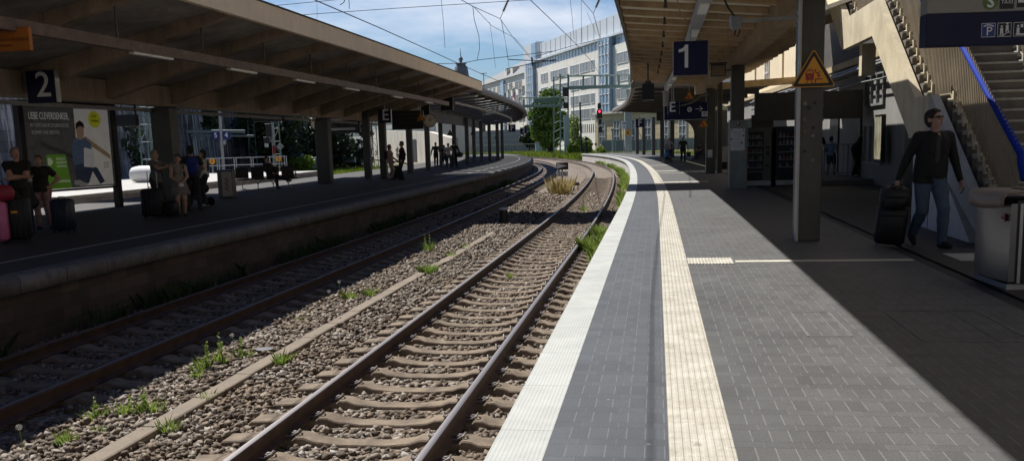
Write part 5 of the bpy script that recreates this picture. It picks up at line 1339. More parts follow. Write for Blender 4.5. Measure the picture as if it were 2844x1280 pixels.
    # legs
    for i, s_ in enumerate((1, -1)):
        hj = hp+np.array((s_*.052*H*b, 0, -.01*H)); fx, fy, fz = feet[i]; an = np.array((fx*H, fy*H, (fz+.045)*H))
        kn, an = ik(hj, an, .245*H, .245*H, knee if not isinstance(knee[0], tuple) else knee[i])
        lm = BT if legs in ('long', 'shorts') else SK_; cm_ = BT if legs == 'long' else SK_
        lx = 1.1 if legs == 'long' else 1.
        B.cone(hj, kn, .060*H*b*(1.0), .039*H*lx, lm, .03)
        if legs == 'shorts': B.cone(hj, hj+(kn-hj)*.85, .066*H*b, .056*H, BT, .02)
        B.cone(kn, kn+(an-kn)*.35, .037*H*lx, .037*H*lx, cm_, .02); B.cone(kn+(an-kn)*.35, an, .037*H*lx, (.024 if legs != 'long' else .032)*H, cm_, .02)
        ha = heel[i]
        fd = np.array((s_*.18, -math.cos(ha), -math.sin(ha))); fd /= np.linalg.norm(fd)
        up_ = np.array((0, -math.sin(ha), math.cos(ha)))
        hl = an-fd*.018*H-up_*.022*H; to = an+fd*.095*H-up_*.026*H
        B.cone(hl, an+fd*.05*H-up_*.018*H, .024*H, .024*H, SH, .012); B.cone(an+fd*.04*H-up_*.022*H, to, .023*H, .017*H, SH, .012); B.cone(an, an-up_*.01*H, .026*H, .026*H, SH, .01)
    mats = [SKINM, cloth(top), cloth(bot), cloth(shoe), EYEM, LIPM, cloth(coll or top)]
    if jacket:
        for s_ in (-1, 1):
            B.cone(tp(s_*.045, -.005, .62), tp(s_*.058, -.002, .475), .068*H*b, .062*H*b, TP, .02, clip=(tp(0, 0, .47), -tl))
            B.cone(tp(s_*.055, -.062, .70), tp(s_*.022, -.060, .815), .018*H, .012*H, TP, .008)
        B.cone(tp(-.03, .0, .76), tp(-.035, .0, .56), .078*H, .078*H, TP, .03); B.cone(tp(.03, .0, .76), tp(.035, .0, .56), .078*H, .078*H, TP, .03)
        B.cone(tp(0, .02, .63), tp(0, .02, .475), .075*H, .07*H, TP, .02, clip=(tp(0, 0, .47), -tl))
    if extra: extra(B, tp, hd, H, ae)
    o = B.mesh('body', mats, t)
    # hair
    if hair:
        Hb = Body(max(vox*.8, .010))
        Hb.ell(hd(0, .012, .080), np.array((.049, .058, .056))*H, 0, .012, rot=Rn, clip=(hd(0, -.026, .075), Rn @ np.array((0, -.80, -.60))))
        Hb.ell(hd(0, .022, .06), np.array((.049, .048, .060))*H, 0, .012, rot=Rn, clip=(hd(0, -.003, .06), Rn @ np.array((0, -1., 0))))
        for k in range(9):
            a = -1.2+k*.3
            Hb.cone(hd(.034*math.sin(a), -.012+.0*k, .118+.008*math.cos(a)), hd(.038*math.sin(a*1.1), -.034, .112+.004*math.cos(k*2.1)), .010*H, .006*H, 0, .008)
        if hairlen > .12:
            for s_ in (-1, 0, 1): Hb.cone(hd(s_*.034, .028, .06), hd(s_*.036, .036, .06-hairlen*.8), .022*H, .016*H, 0, .02)
        Hb.mesh('hair', [cloth(hair)], t)
    if skirt:
        cc, l_ = skirt; g = MB(); n_ = 36; vs = []; fs = []
        for j in range(7):
            u = j/6.
            for k in range(n_):
                a = 2*PI*k/n_; r_ = (.098+.055*u*(l_/.2))*H*(1+(.07*u)*math.sin(a*9+.6*j*0))
                vs.append((hp[0]+r_*math.cos(a), hp[1]+r_*.86*math.sin(a), (.60-l_*u)*H))
        for j in range(6):
            for k in range(n_): fs.append((j*n_+k, j*n_+(k+1) % n_, j*n_+n_+(k+1) % n_, j*n_+n_+k))
        g.add(vs, fs); g.build('skirt', cloth(cc), t, smooth=True)
    t['_h'] = H
    return t, tp, hd, ae, Rn
def part_tube(t, nm, pts, r, m_, n=7):
    g = MB(); g.tube(pts, r, n); return g.build(nm, m_, t, smooth=True, sharp=50)
def mask(t, hd, Rn, m_=None):
    Hb = Body(.008); H = t['_h']
    Hb.ell(hd(0, -.030, .028), np.array((.032, .026, .026))*H, 0, .01, rot=Rn, clip=(hd(0, -.02, .03), Rn @ np.array((0, 1., 0)))); Hb.mesh('face_mask', [m_ or cloth((.6, .6, .62))], t)
KHA = cloth((.55, .55, .56))
def rot2(v, a): return (v[0]*math.cos(a)-v[1]*math.sin(a), v[0]*math.sin(a)+v[1]*math.cos(a))

# --- the man walking with a suitcase on platform 1 (faces the viewer, strides to his left foot, head turned to the picture's right)
mc = fl(2574, 687)
def shirt_v(B, tp, hd, H, ae):
    B.cone(tp(.004, -.066, .56), tp(0, -.058, .72), .020*H, .026*H, 6, .006); B.cone(tp(0, -.060, .70), tp(0, -.052, .80), .024*H, .028*H, 6, .006)
    B.ell(tp(0, -.062, .80), np.array((.016, .018, .03))*H, 0, .004)
t, tp, hd, ae, Rn = person('man in black jacket, blue jeans and sunglasses pulling a black suitcase', mc, R(2), 1.92, top=(.0045, .0045, .005), bot=(.055, .085, .135), shoe=(.008, .007, .007), hair=(.022, .014, .009), sleeve='long',
    hands=((.205, -.05, .47), (-.215, .06, .475)), poles=((.3, .8, 0), (-.6, .7, .1)), feet=((.085, -.05, 0), (-.035, .17, .045)), head=(R(32), R(12)), lean=(.06, -.035), vox=.0105, jacket=True, coll=(.035, .034, .036), extra=shirt_v, heel=(0, R(28)), curl=1.1, bulk=1.02)
H = t['_h']
g = MB(); g.tube([hd(s_*.044, -.022 if abs(s_) < 1.01 else 0, .066) for s_ in (-1.02, 1.02)][:1]+[hd(-.043, -.046, .066), hd(-.012, -.061, .066), hd(.012, -.061, .066), hd(.043, -.046, .066), hd(.046, -.01, .066)], .006, 6)
for s_ in (-1, 1):
    Hb = [hd(s_*x, -.0585+.010*abs(x-.012)/.03, z) for x, z in ((.006, .073), (.036, .073), (.036, .058), (.024, .050), (.010, .054))]
    g.add(Hb+[q+Rn @ np.array((0, .008, 0)) for q in Hb], [(0, 1, 2, 3, 4), (9, 8, 7, 6, 5)]+[(i, (i+1) % 5, 5+(i+1) % 5, 5+i) for i in range(5)])
g.build('sunglasses', mat('black glossy', (.004, .004, .004), .12), t)
# phone in his left hand
wl = ae[0][2]+ae[0][3]*.09
q = t.matrix_basis @ Vector(wl)
g = MB(); g.tube([(0, 0, .07), (.02, -.03, -.02), (-.02, -.05, -.09), (-.05, -.05, -.1)], .008, 6); g.box((.0, 0, .01), (.02, .07, .1), bev=.005); o = g.build('key_lanyard', BLACK); o.location = q; tag(o, 'black lanyard with keys held in the walking man\'s hand', 'lanyard')
# trolley suitcase behind him with a bag strapped on top
hr = Vector(t.matrix_basis @ Vector(ae[1][2]+ae[1][3]*.075))
bs = fl(2466, 681)
tr = thing('trolley_suitcase', 'black trolley suitcase tilted behind the walking man', 'suitcase', bs, 0)
top_ = hr-bs; ax = top_.normalized(); sd = Vector((0.96, -.28, 0)); sd = (sd-ax*sd.dot(ax)).normalized(); nr_ = ax.cross(sd).normalized()
M_ = Matrix((sd, nr_, ax)).transposed().to_4x4()
g = MB(); g.box(ax*.33, (.40, .24, .55), M=M_, bev=.03); g.build('shell', BLK, tr, smooth=True, sharp=50)
g = MB(); g.box(ax*.30-nr_*.13, (.33, .04, .42), M=M_, bev=.015); g.build('front_pocket', BLK, tr, smooth=True, sharp=50)
for s_ in (-1, 1):
    g = MB(); g.tube([ax*.6+sd*.09*s_, top_+sd*.07*s_], .011, 6); g.build('pull_rod', mat('warm steel', (.30, .22, .16), .35, .8), tr)
    g = MB(); g.lathe([(.018, -.014), (.038, -.012), (.038, .012), (.018, .014)], sd*.16*s_+ax*.03+Vector((0, 0, .005)), n=12, axis='X'); g.build('wheel', mat('pale wheel', (.25, .25, .25), .5), tr)
g = MB(); g.tube([top_+sd*-.075, top_+sd*.075], .016, 8); g.build('grip', BLACK, tr)
t2 = thing('travel_bag', 'black soft bag strapped on top of the trolley suitcase', 'bag', bs+ax*.60, 0)
g = MB(); g.box(ax*.155-nr_*.03, (.39, .26, .27), M=M_, bev=.045); g.build('body', BLK, t2, smooth=True, sharp=60); g = MB(); g.box(ax*.12-nr_*.18, (.27, .05, .17), M=M_, bev=.02); g.build('pocket', BLK, t2, smooth=True, sharp=60); g = MB(); g.tube([ax*.26-nr_*.06-sd*.1, ax*.32-nr_*.06-sd*.06, ax*.32-nr_*.06+sd*.06, ax*.26-nr_*.06+sd*.1], .012, 6); g.build('handle', BLACK, t2)

# --- far end of platform 1
pa = fl(1858, 450); pb = fl(1897, 449)
t, tp, hd, ae, Rn = person('person in white top and dark shorts pushing a pram down the near platform', pa, 0, 1.68, top=(.55, .55, .57), bot=(.03, .03, .04), hair=(.18, .13, .09), legs='shorts', hands=((.12, -.2, .6), (-.12, -.2, .6)), poles=((.8, .3, -.3), (-.8, .3, -.3)), feet=((.06, .0, 0), (-.06, .05, 0)), vox=.02)
for s_ in (-1, 1): part_tube(t, 'backpack_strap', [tp(s_*.06, .03, .835), tp(s_*.062, -.07, .78), tp(s_*.075, -.078, .70), tp(s_*.1, -.03, .63)], .022, cloth((.01, .01, .012)))
t, tp, hd, ae, Rn = person('person in dark clothes and wide trousers carrying a bag down the near platform', pb, 0, 1.72, top=(.03, .026, .026), bot=(.012, .012, .014), hair=(.1, .09, .08), hands=((.21, -.02, .50), (-.2, .0, .50)), feet=((.07, 0, 0), (-.07, .03, 0)), vox=.02, bulk=1.12)
hw = t.matrix_basis @ Vector(ae[0][2]+ae[0][3]*.08)
tb = thing('shopping_bag', 'black shopping bag held beside the person in wide trousers', 'bag', hw-Vector((0, 0, .44)))
g = MB(); g.box((0, 0, .15), (.3, .12, .3), bev=.02); g.build('body', BLK, tb); part_tube(tb, 'handle', [(-.1, 0, .3), (-.04, 0, .43), (.04, 0, .43), (.1, 0, .3)], .009, BLACK)
def pram(label, c, rz, body_c, hood=True, sc_=1.):
    t = thing('pram', label, 'pram', c, rz)
    fm_ = BLACK
    g = MB()
    for s_ in (-1, 1):
        g.tube([(s_*.23*sc_, .35*sc_, 1.02*sc_), (s_*.24*sc_, .1*sc_, .6*sc_), (s_*.24*sc_, -.38*sc_, .14*sc_)], .014, 6); g.tube([(s_*.24*sc_, .36*sc_, .14*sc_), (s_*.24*sc_, .0, .55*sc_)], .014, 6)
    g.tube([(-.23*sc_, .35*sc_, 1.02*sc_), (.23*sc_, .35*sc_, 1.02*sc_)], .018, 6); g.tube([(-.24*sc_, -.38*sc_, .14*sc_), (.24*sc_, -.38*sc_, .14*sc_)], .012, 6); g.tube([(-.24*sc_, .36*sc_, .14*sc_), (.24*sc_, .36*sc_, .14*sc_)], .012, 6)
    g.build('frame', fm_, t, smooth=True)
    Bd = Body(.02); Bd.cone((0, -.3*sc_, .55*sc_), (0, .15*sc_, .5*sc_), .16*sc_, .19*sc_, 0, .05); Bd.cone((0, .15*sc_, .5*sc_), (0, .28*sc_, .82*sc_), .16*sc_, .13*sc_, 0, .05); Bd.mesh('seat', [cloth(body_c)], t)
    if hood:
        Bd = Body(.02); Bd.ell((0, .22*sc_, .82*sc_), (.22*sc_, .26*sc_, .2*sc_), 0, .01, clip=((0, 0, .78*sc_), (0, 0, -1))); Bd.mesh('hood', [cloth(body_c)], t)
    g = MB(); g.box((0, 0, .26*sc_), (.36*sc_, .5*sc_, .12*sc_), bev=.03); g.build('basket', cloth((.02, .02, .02)), t)
    for s_ in (-1, 1):
        for y_ in (-.38, .36):
            g = MB(); g.lathe([(.03*sc_, -.02), (.13*sc_, -.022), (.14*sc_, 0), (.13*sc_, .022), (.03*sc_, .02)], (s_*.26*sc_, y_*sc_, .14*sc_), n=14, axis='X'); g.build('wheel', BLACK, t, smooth=True, sharp=50)
    return t
pram('blue pram pushed by the person in the white top', pa+Vector((-.25, -.75, 0)), 0, (.05, .14, .33), False)
# --- by the station wall
kb = at(2312, 487, 34.); kb.z = .18
person('child in pale blue shirt and shorts standing behind the bar railing', kb+Vector((.05, .35, 0)), R(150), 1.36, top=(.26, .40, .55), bot=(.04, .05, .08), hair=(.02, .015, .012), legs='shorts', hands=((.17, -.03, .5), (-.17, -.03, .5)), vox=.018, shoe=(.12, .11, .1), fem=True)
t, tp, hd, ae, Rn = person('person in black with white mask partly hidden by the front column', kb+Vector((-.32, .75, 0)), R(-20), 1.6, top=(.012, .012, .012), bot=(.012, .012, .014), sleeve='long', vox=.02, hair=(.01, .01, .01)); mask(t, hd, Rn)
person('person in black bending forward beside the bar railing, arm reaching to the wall', Vector((at(2372, 487, 32.2).x, 32.2, .18)), R(58), 1.68, top=(.010, .010, .011), bot=(.010, .010, .012), shoe=(.3, .3, .3), sleeve='long', lean=(0, -.62), hands=((.10, -.52, .60), (-.1, -.44, .55)), poles=((.2, .3, -.8), (-.2, .3, -.8)), vox=.018, head=(0, R(20)), hair=(.05, .04, .035))
t, tp, hd, ae, Rn = person('seated person leaning out behind the third column', fl(1950, 443)+Vector((.1, 1.0, 0)), R(-70), 1.72, top=(.02, .012, .012), bot=(.05, .05, .06), sleeve='short', hips=(0, .05, .27), feet=((.08, -.24, 0), (-.05, -.30, 0)), hands=((.12, -.26, .40), (-.12, -.26, .40)), lean=(0, -.25), vox=.02)
t = thing('bench', 'plain low bench behind the third column', 'bench', fl(1950, 443)+Vector((.15, 1.05, 0)), R(-70)); g = MB(); g.box((0, .05, .39), (1.4, .4, .05)); g.build('seat', MESHB, t)
for x in (-.6, .6): g = MB(); g.box((x, .05, .182), (.06, .34, .364)); g.build('leg', DARKSTEEL, t)

# --- far platform, left group
fp = lambda x, y_: fl(x, y_)
t, tp, hd, ae, Rn = person('man in black T-shirt with folded arms at the far left', fp(66, 648), R(28), 1.80, top=(.010, .010, .011), bot=(.020, .018, .017), hair=(.16, .14, .13), hairlen=.05, hands=((-.06, -.115, .64), (.07, -.125, .655)), poles=((.9, -.2, -.5), (-.9, -.2, -.5)), head=(R(22), R(8)), vox=.0145, bulk=1.08, curl=.5)
part_tube(t, 'wristwatch', [np.array(ae[0][2])-np.array(ae[0][3])*.02, np.array(ae[0][2])-np.array(ae[0][3])*.045], .036, BLACK, 10)
person('person in black with white cuffs cut off by the left picture edge', fp(-28, 655), R(40), 1.74, top=(.012, .012, .013), bot=(.02, .02, .022), hands=((.05, -.2, .56), (-.2, -.05, .55)), poles=((.8, .3, -.3), (-.8, .3, -.3)), vox=.018)
t, tp, hd, ae, Rn = person('woman in black T-shirt and rose trousers with hand on hip', fp(126, 636), R(12), 1.63, top=(.012, .011, .012), bot=(.30, .17, .18), shoe=(.03, .03, .03), hair=(.14, .09, .055), hairlen=.11, fem=True, bulk=1.18, hands=((.125, -.01, .575), (-.12, -.11, .655)), poles=((.9, .5, 0), (-.7, .4, -.6)), feet=((.07, .03, 0), (-.05, -.02, 0)), vox=.0135, curl=1.2)
g = MB(); g.tube([hd(.043, -.02, .105), hd(.03, -.047, .108), hd(0, -.056, .11), hd(-.03, -.047, .108), hd(-.043, -.02, .105)], .007, 6); g.build('sunglasses', BLACK, t)
mw = t.matrix_basis @ Vector(ae[1][2]+ae[1][3]*.09)
Bd = Body(.009); Bd.ell((0, -.03, .03), (.06, .03, .05), 0, .01); o = Bd.mesh('face_mask', [cloth((.62, .62, .62))], None); o.location = mw; tag(o, 'white face mask dangling from the hand of the woman in rose trousers', 'mask')
hb_ = thing('shoulder_bag', 'dark soft shoulder bag hanging from the arm of the woman in rose trousers', 'bag', mw+Vector((-.02, .0, -.58)))
Bd = Body(.015); Bd.ell((0, 0, .12), (.17, .09, .13), 0, .05); Bd.cone((0, 0, .12), (.02, 0, .42), .13, .04, 0, .06); Bd.mesh('body', [cloth((.018, .02, .026))], hb_)
part_tube(hb_, 'strap', [(.0, -.02, .40), (-.02, -.03, .5), (.02, 0, .56), (.04, .03, .5), (.03, .02, .40)], .010, BLACK)
# hugging group
t, tp, hd, ae, Rn = person('grey haired person in grey shirt hugging the girl', fp(440, 598), R(72), 1.68, top=(.11, .115, .12), bot=(.022, .022, .026), hair=(.22, .19, .16), hairlen=.14, hands=((.05, -.27, .76), (-.02, -.28, .74)), poles=((.8, .2, -.5), (-.8, .2, -.5)), head=(R(10), R(12)), lean=(0, -.10), vox=.0145)
part_tube(t, 'strap', [tp(-.09, -.03, .83), tp(0, -.08, .72), tp(.09, -.06, .60)], .014, BLACK)
t, tp, hd, ae, Rn = person('girl in sleeveless beige top and pleated skirt with bent head', fp(505, 601), R(28), 1.56, top=(.22, .19, .155), bot=(.2, .18, .15), shoe=(.05, .05, .06), hair=(.012, .009, .008), hairlen=.16, sleeve='none', legs='bare', fem=True, skirt=((.165, .15, .125), .245), hands=((.03, -.12, .545), (-.03, -.13, .555)), poles=((.9, .3, -.3), (-.9, .3, -.3)), feet=((.055, 0, 0), (-.055, -.03, 0)), head=(R(-28), R(24)), vox=.0135)
part_tube(t, 'backpack_strap', [tp(.085, .04, .83), tp(.075, -.05, .80), tp(.075, -.07, .72), tp(.09, -.02, .65)], .018, BLACK)
mw = t.matrix_basis @ Vector(ae[1][2]+ae[1][3]*.10); Bd = Body(.009); Bd.ell((0, -.03, -.02), (.07, .03, .055), 0, .01); o = Bd.mesh('face_mask', [cloth((.66, .66, .66))], None); o.location = mw; tag(o, 'white face mask held in front of the pleated skirt', 'mask')
t, tp, hd, ae, Rn = person('man in black cap facing away with a bright blue backpack', fp(530, 592)+Vector((-.25, 1.1, 0)), R(205), 1.77, top=(.02, .02, .03), bot=(.02, .02, .024), hair=(.01, .01, .01), hands=((.15, -.18, .62), (-.15, -.18, .62)), vox=.016)
Bd = Body(.016); Bd.ell(tp(0, .13, .70), (.17, .12, .25), 0, .03); Bd.ell(tp(0, .19, .64), (.14, .09, .16), 0, .03)
bp_ = thing('backpack', 'bright blue backpack on the back of the man in the black cap', 'backpack', t.location, t.rotation_euler.z); Bd.mesh('body', [cloth((.012, .03, .20))], bp_)
Bd = Body(.011); Bd.ell(hd(0, .008, .098), (.092, .108, .07), 0, .01, clip=(hd(0, 0, .085), (0, 0, -1))); Bd.cone(hd(0, -.05, .092), hd(0, -.105, .088), .03, .03, 0, .01, clip=(hd(0, 0, .095), (0, 0, 1))); Bd.mesh('cap', [cloth((.012, .012, .013))], t)
t, tp, hd, ae, Rn = person('woman with dark bobbed hair and white top lifting a hand to her face', fp(573, 573), R(-62), 1.66, top=(.50, .49, .48), bot=(.014, .014, .017), shoe=(.4, .4, .4), hair=(.022, .014, .011), hairlen=.2, fem=True, hands=((.05, -.11, .86), (-.1, -.14, .64)), poles=((.7, -.3, -.7), (-.8, .2, -.4)), vox=.015); mask(t, hd, Rn)
for a_ in ((tp(.07, .05, .82), tp(-.02, .085, .72), tp(-.08, .06, .62)), (tp(-.07, .05, .82), tp(.02, .085, .72), tp(.08, .06, .62))): part_tube(t, 'carrier_strap', a_, .024, cloth((.012, .012, .013)))
Bd = Body(.018); Bd.ell(tp(0, -.10, .63), (.14, .11, .20), 0, .02); Bd.mesh('baby_carrier', [cloth((.05, .06, .065))], t)
pram('black pram behind the woman with the white top', fp(545, 573), R(80), (.012, .012, .014), True, .95)
# person asleep on the bench
bl = fl(748, 524)
t, tp, hd, ae, Rn = person('person in dark clothes sprawled on the bench with crossed legs', bl+Vector((.1, -.05, 0)), R(62), 1.78, top=(.018, .018, .019), bot=(.014, .014, .016), sleeve='long', hips=(0, .0, .285), feet=((.02, -.62, .14), (-.12, -.30, 0)), hands=((.06, -.14, .36), (-.08, -.12, .36)), poles=((.8, .3, -.2), (-.8, .3, -.2)), lean=(0, .26), head=(R(-10), R(12)), vox=.017, knee=((0, -.3, 1), (0, -.3, 1)), hair=(.02, .016, .014))
# couple and walkers further down
t, tp, hd, ae, Rn = person('person in pale rose clothes with long hair and a backpack talking to a man', fp(1086, 499), R(80), 1.70, top=(.34, .22, .20), bot=(.36, .26, .23), hair=(.10, .03, .02), hairlen=.22, fem=True, sleeve='long', hands=((.14, -.14, .55), (-.12, -.1, .52)), vox=.02)
Bd = Body(.018); Bd.ell(tp(0, .12, .70), (.16, .11, .22), 0, .03); b2 = thing('backpack', 'dark red backpack worn by the person in rose clothes', 'backpack', t.location, t.rotation_euler.z); Bd.mesh('body', [cloth((.05, .012, .014))], b2)
person('tall man in dark red jacket facing the person in rose clothes', fp(1119, 499), R(-75), 1.84, top=(.035, .012, .012), bot=(.014, .016, .025), hair=(.05, .025, .015), sleeve='long', hands=((.18, -.03, .52), (-.18, -.02, .52)), vox=.02, bulk=1.05)
suitcase('black suitcase standing between the couple far down the platform', fp(1103, 497), .5, .44, .28, .6, BLK)
person('lone walker in dark clothes approaching along the far platform', fp(1212, 463), R(10), 1.82, top=(.03, .025, .025), bot=(.015, .015, .017), hands=((.1, -.12, .62), (-.2, 0, .50)), feet=((.04, -.05, 0), (-.05, .08, 0)), vox=.022, sleeve='long')
person('person in white top with black backpack in the far trio, middle', fp(1247, 467), R(170), 1.72, top=(.35, .35, .36), bot=(.03, .04, .07), hands=((.2, -.02, .5), (-.2, -.02, .5)), vox=.022, hair=(.02, .015, .01))
t, tp, hd, ae, Rn = person('tall person in black with a large shoulder bag in the far trio', fp(1263, 466), R(185), 1.86, top=(.014, .014, .015), bot=(.012, .012, .014), sleeve='long', vox=.022)
person('smaller person with bare legs on the left of the far trio', fp(1235, 466), R(175), 1.60, top=(.02, .02, .022), bot=(.03, .03, .035), legs='shorts', vox=.022, fem=True)
tb = thing('shoulder_bag', 'large black shoulder bag at the hip of the tall person in the far trio', 'bag', t.location+Vector((.38, -.1, .72)))
Bd = Body(.022); Bd.ell((0, 0, .18), (.26, .14, .18), 0, .05); Bd.mesh('body', [BLK], tb)
# ------------------------------------------------------------------ vegetation
def leaves(cs, rs, n, size, seed, squash=1., shell=.55):
    r = np.random.default_rng(seed)
    cs = np.array(cs, float); rs = np.array(rs, float); w_ = rs**2; pick = r.choice(len(cs), n, p=w_/w_.sum())
    d = r.normal(size=(n, 3)); d /= np.linalg.norm(d, axis=1)[:, None]
    u = (shell+(1-shell)*r.random(n)**.6)
    Pn = cs[pick]+d*(rs[pick]*u)[:, None]*np.array((1, 1, squash))
    a = r.normal(size=(n, 3))+d*.8; a /= np.linalg.norm(a, axis=1)[:, None]
    b = np.cross(a, r.normal(size=(n, 3))); b /= np.linalg.norm(b, axis=1)[:, None]; c = np.cross(a, b)
    s_ = size*r.uniform(.6, 1.4, n)[:, None]
    V = np.stack([Pn-b*s_*.5, Pn+c*s_*.32, Pn+b*s_*.6+a*s_*.12, Pn-c*s_*.32], 1).reshape(-1, 3)
    return V, np.arange(n*4).reshape(-1, 4)
LG = leafmat('mid green leaf', (.05, .11, .016), (.17, .27, .04)); LD = leafmat('dark ivy leaf', (.010, .024, .008), (.035, .062, .016), .15)
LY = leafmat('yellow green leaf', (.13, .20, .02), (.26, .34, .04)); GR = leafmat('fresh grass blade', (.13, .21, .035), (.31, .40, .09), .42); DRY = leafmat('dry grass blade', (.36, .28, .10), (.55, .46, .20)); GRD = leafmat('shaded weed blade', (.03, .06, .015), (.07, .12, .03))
BARK = mat('bark', (.06, .045, .035), .9, var=.3)
def tree(label, base, h_, rad, n, size, m_, seed, trunk=.25, squash=1.1, clumps=26, low=.3, group=None, name='tree'):
    t = thing(name, label, 'tree', base, 0, group); r = random.Random(seed)
    cs = []; rs = []
    for k in range(clumps):
        a = r.uniform(0, 2*PI); z = r.uniform(low, 1.); q = math.sin(PI*min(1, (z-low)/(1-low)*.85+.12))**.6
        d = rad*q*math.sqrt(r.random())*.85
        cs.append((d*math.cos(a), d*math.sin(a), z*h_*.92)); rs.append(rad*r.uniform(.22, .42))
    V, Q = leaves(cs, rs, n, size, seed, 1., .4)
    g = MB(); g.tube([(0, 0, -.1), (.05, 0, h_*.25), (0, .05, h_*.5), (.05, 0, h_*.8)], [trunk, trunk*.8, trunk*.55, trunk*.2], 8)
    for c in cs[::3]: g.tube([(0, 0, h_*low*.9+.1*(c[2]-h_*low)), (c[0]*.5, c[1]*.5, (h_*low+c[2])*.5), c], [trunk*.35, trunk*.22, trunk*.06], 5)
    g.build('trunk', BARK, t, smooth=True); np_mesh('crown', V, Q, m_, t); return t
def blades(n, spread, h_, wd, seed, lean=.5, centers=None):
    r = np.random.default_rng(seed)
    if centers is None:
        a = r.uniform(0, 2*PI, n); d = spread*np.sqrt(r.random(n)); b0 = np.stack([d*np.cos(a), d*np.sin(a), np.zeros(n)], 1)
        out = np.stack([np.cos(a), np.sin(a), 0*a], 1)*(d/spread)[:, None]
    else: b0 = centers; a = r.uniform(0, 2*PI, n); out = np.stack([np.cos(a), np.sin(a), 0*a], 1)*r.random(n)[:, None]
    hh = h_*r.uniform(.45, 1.1, n)[:, None]; up = np.array((0, 0, 1.))
    rd = r.normal(size=(n, 3))*.25; rd[:, 2] = 0
    t1 = b0+up*hh*.55+(out*lean*.3+rd*.3)*hh; t2 = b0+up*hh*.95+(out*lean+rd)*hh
    sd = np.stack([-np.sin(a), np.cos(a), 0*a], 1)*wd*r.uniform(.6, 1.3, n)[:, None]
    V = np.stack([b0-sd, b0+sd, t1+sd*.8, t2, t1-sd*.8], 1).reshape(-1, 3)
    return V, np.arange(n*5).reshape(-1, 5)
def weed(label, base, h_, spread, n, m_, seed, group='weeds growing in the ballast', name='weed', stalk=0, wd=.006, lean=.5):
    V, Q = blades(n, spread, h_, wd, seed, lean)
    o = np_mesh(name, V, Q, m_); o.location = base; tag(o, label, 'weed', group)
    if stalk:
        r = random.Random(seed)
        for k in range(stalk):
            cs = []; rs = []
            a = r.uniform(0, 6.28); x, y = spread*.5*math.cos(a), spread*.5*math.sin(a); H_ = h_*r.uniform(1.2, 1.7)
            for j in range(9): cs.append((x*(1+j*.06), y*(1+j*.06), H_*(.15+.85*j/8))); rs.append(.035*(1.1-j*.08))
            V, Q = leaves(cs, rs, 70, .035, seed+k, 1., .2); np_mesh('leafy_stalk', V, Q, m_, o)
    return o
zb_ = -.95
WD = [(183, 1240, .17, .09, 90, 0), (262, 1170, .15, .08, 40, 1), (345, 1160, .17, .1, 60, 1), (425, 1150, .17, .12, 80, 1), (277, 1205, .10, .06, 30, 0), (470, 1200, .15, .10, 60, 0), (578, 1115, .13, .09, 40, 0), (567, 1035, .24, .07, 50, 2), (548, 1055, .14, .07, 40, 1), (607, 1018, .24, .08, 50, 2), (672, 1000, .17, .08, 50, 1), (780, 1012, .18, .09, 90, 0), (975, 835, .20, .10, 60, 0), (1028, 825, .20, .08, 80, 0), (1190, 762, .26, .16, 190, 0), (1190, 700, .30, .12, 70, 2), (1250, 715, .16, .12, 50, 0), (1418, 772, .13, .09, 40, 0), (835, 895, .10, .06, 20, 0), (1620, 585, .22, .16, 60, 1), (1290, 690, .14, .1, 40, 0), (1470, 530, .3, .2, 60, 1)]
for i, (x, y_, h_, sp_, n_, st) in enumerate(WD):
    weed('small green weed growing between the ballast stones', fl(x, y_, zb_), h_, sp_, n_, GR, 50+i, stalk=st)
weed('large bright green weed clump between the outer rail and the pale kerb', fl(1645, 700, -.96), .42, .30, 420, GR, 90, wd=.009, group=None)
weed('bright leafy weed spilling along the kerb behind the large clump', fl(1668, 660, -.96), .40, .30, 320, GR, 91, wd=.009, group=None)
weed('tall dry yellow grass clump between the tracks far ahead', fl(1556, 540, -.95), 1.0, .62, 420, DRY, 92, wd=.011, lean=.16, group=None, name='dry_grass')
for i, (x, y_, hh) in enumerate(((916, 858, .28), (945, 845, .36), (955, 850, .27), (62, 1270, .26), (648, 985, .24), (650, 1000, .2))):
    g = MB(); g.tube([(0, 0, 0), (.01, .005, hh*.5), (.0, .0, hh)], .0035, 5); o = g.build('seed_head_weed', GR); o.location = fl(x, y_, zb_)
    V, Q = leaves([(0, 0, hh+.01)], [.026], 110, .012, i, 1., .7); np_mesh('seed_head', V, Q, mat('white fluff', (.62, .60, .56), .9), o)
    tag(o, 'thin stalk with a fluffy pale seed head at the ballast edge', 'weed', 'seed head stalks')
# stuff: undergrowth under the far platform, grass under the near platform, far grass
r = np.random.default_rng(5)
def strip(n, y0, y1, o0, o1, z, patch=None, seed=1, pw=1.):
    r = np.random.default_rng(seed); Y = y0+(y1-y0)*r.random(n)**pw; O = r.uniform(o0, o1, n)
    if patch: k = (np.sin(Y*patch)+np.sin(Y*patch*2.7+1)*.7+r.normal(size=n)*.4) > .1; Y, O = Y[k], O[k]
    m_ = CMn(Y); q = 1/np.sqrt(1+m_*m_); return np.stack([CXn(Y)+O*q, Y-O*m_*q, np.full(len(Y), z)], 1)
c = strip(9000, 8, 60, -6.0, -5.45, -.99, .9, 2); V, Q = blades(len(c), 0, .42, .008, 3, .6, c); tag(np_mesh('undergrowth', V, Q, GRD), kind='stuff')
c = strip(3800, 19, 24, 1.25, 1.72, -.99, 1.6, 6); c2 = strip(9000, 33, 110, 1.15, 1.72, -1.0, .5, 7); c = np.concatenate([c, c2]); V, Q = blades(len(c), 0, .46, .012, 8, .6, c); tag(np_mesh('grass', V, Q, GR), kind='stuff')
c = strip(26000, 126, 225, 2.2, 22, -1.25, None, 9); V, Q = blades(len(c), 0, 1.25, .05, 10, .7, c); tag(np_mesh('grass', V, Q, LY), kind='stuff')
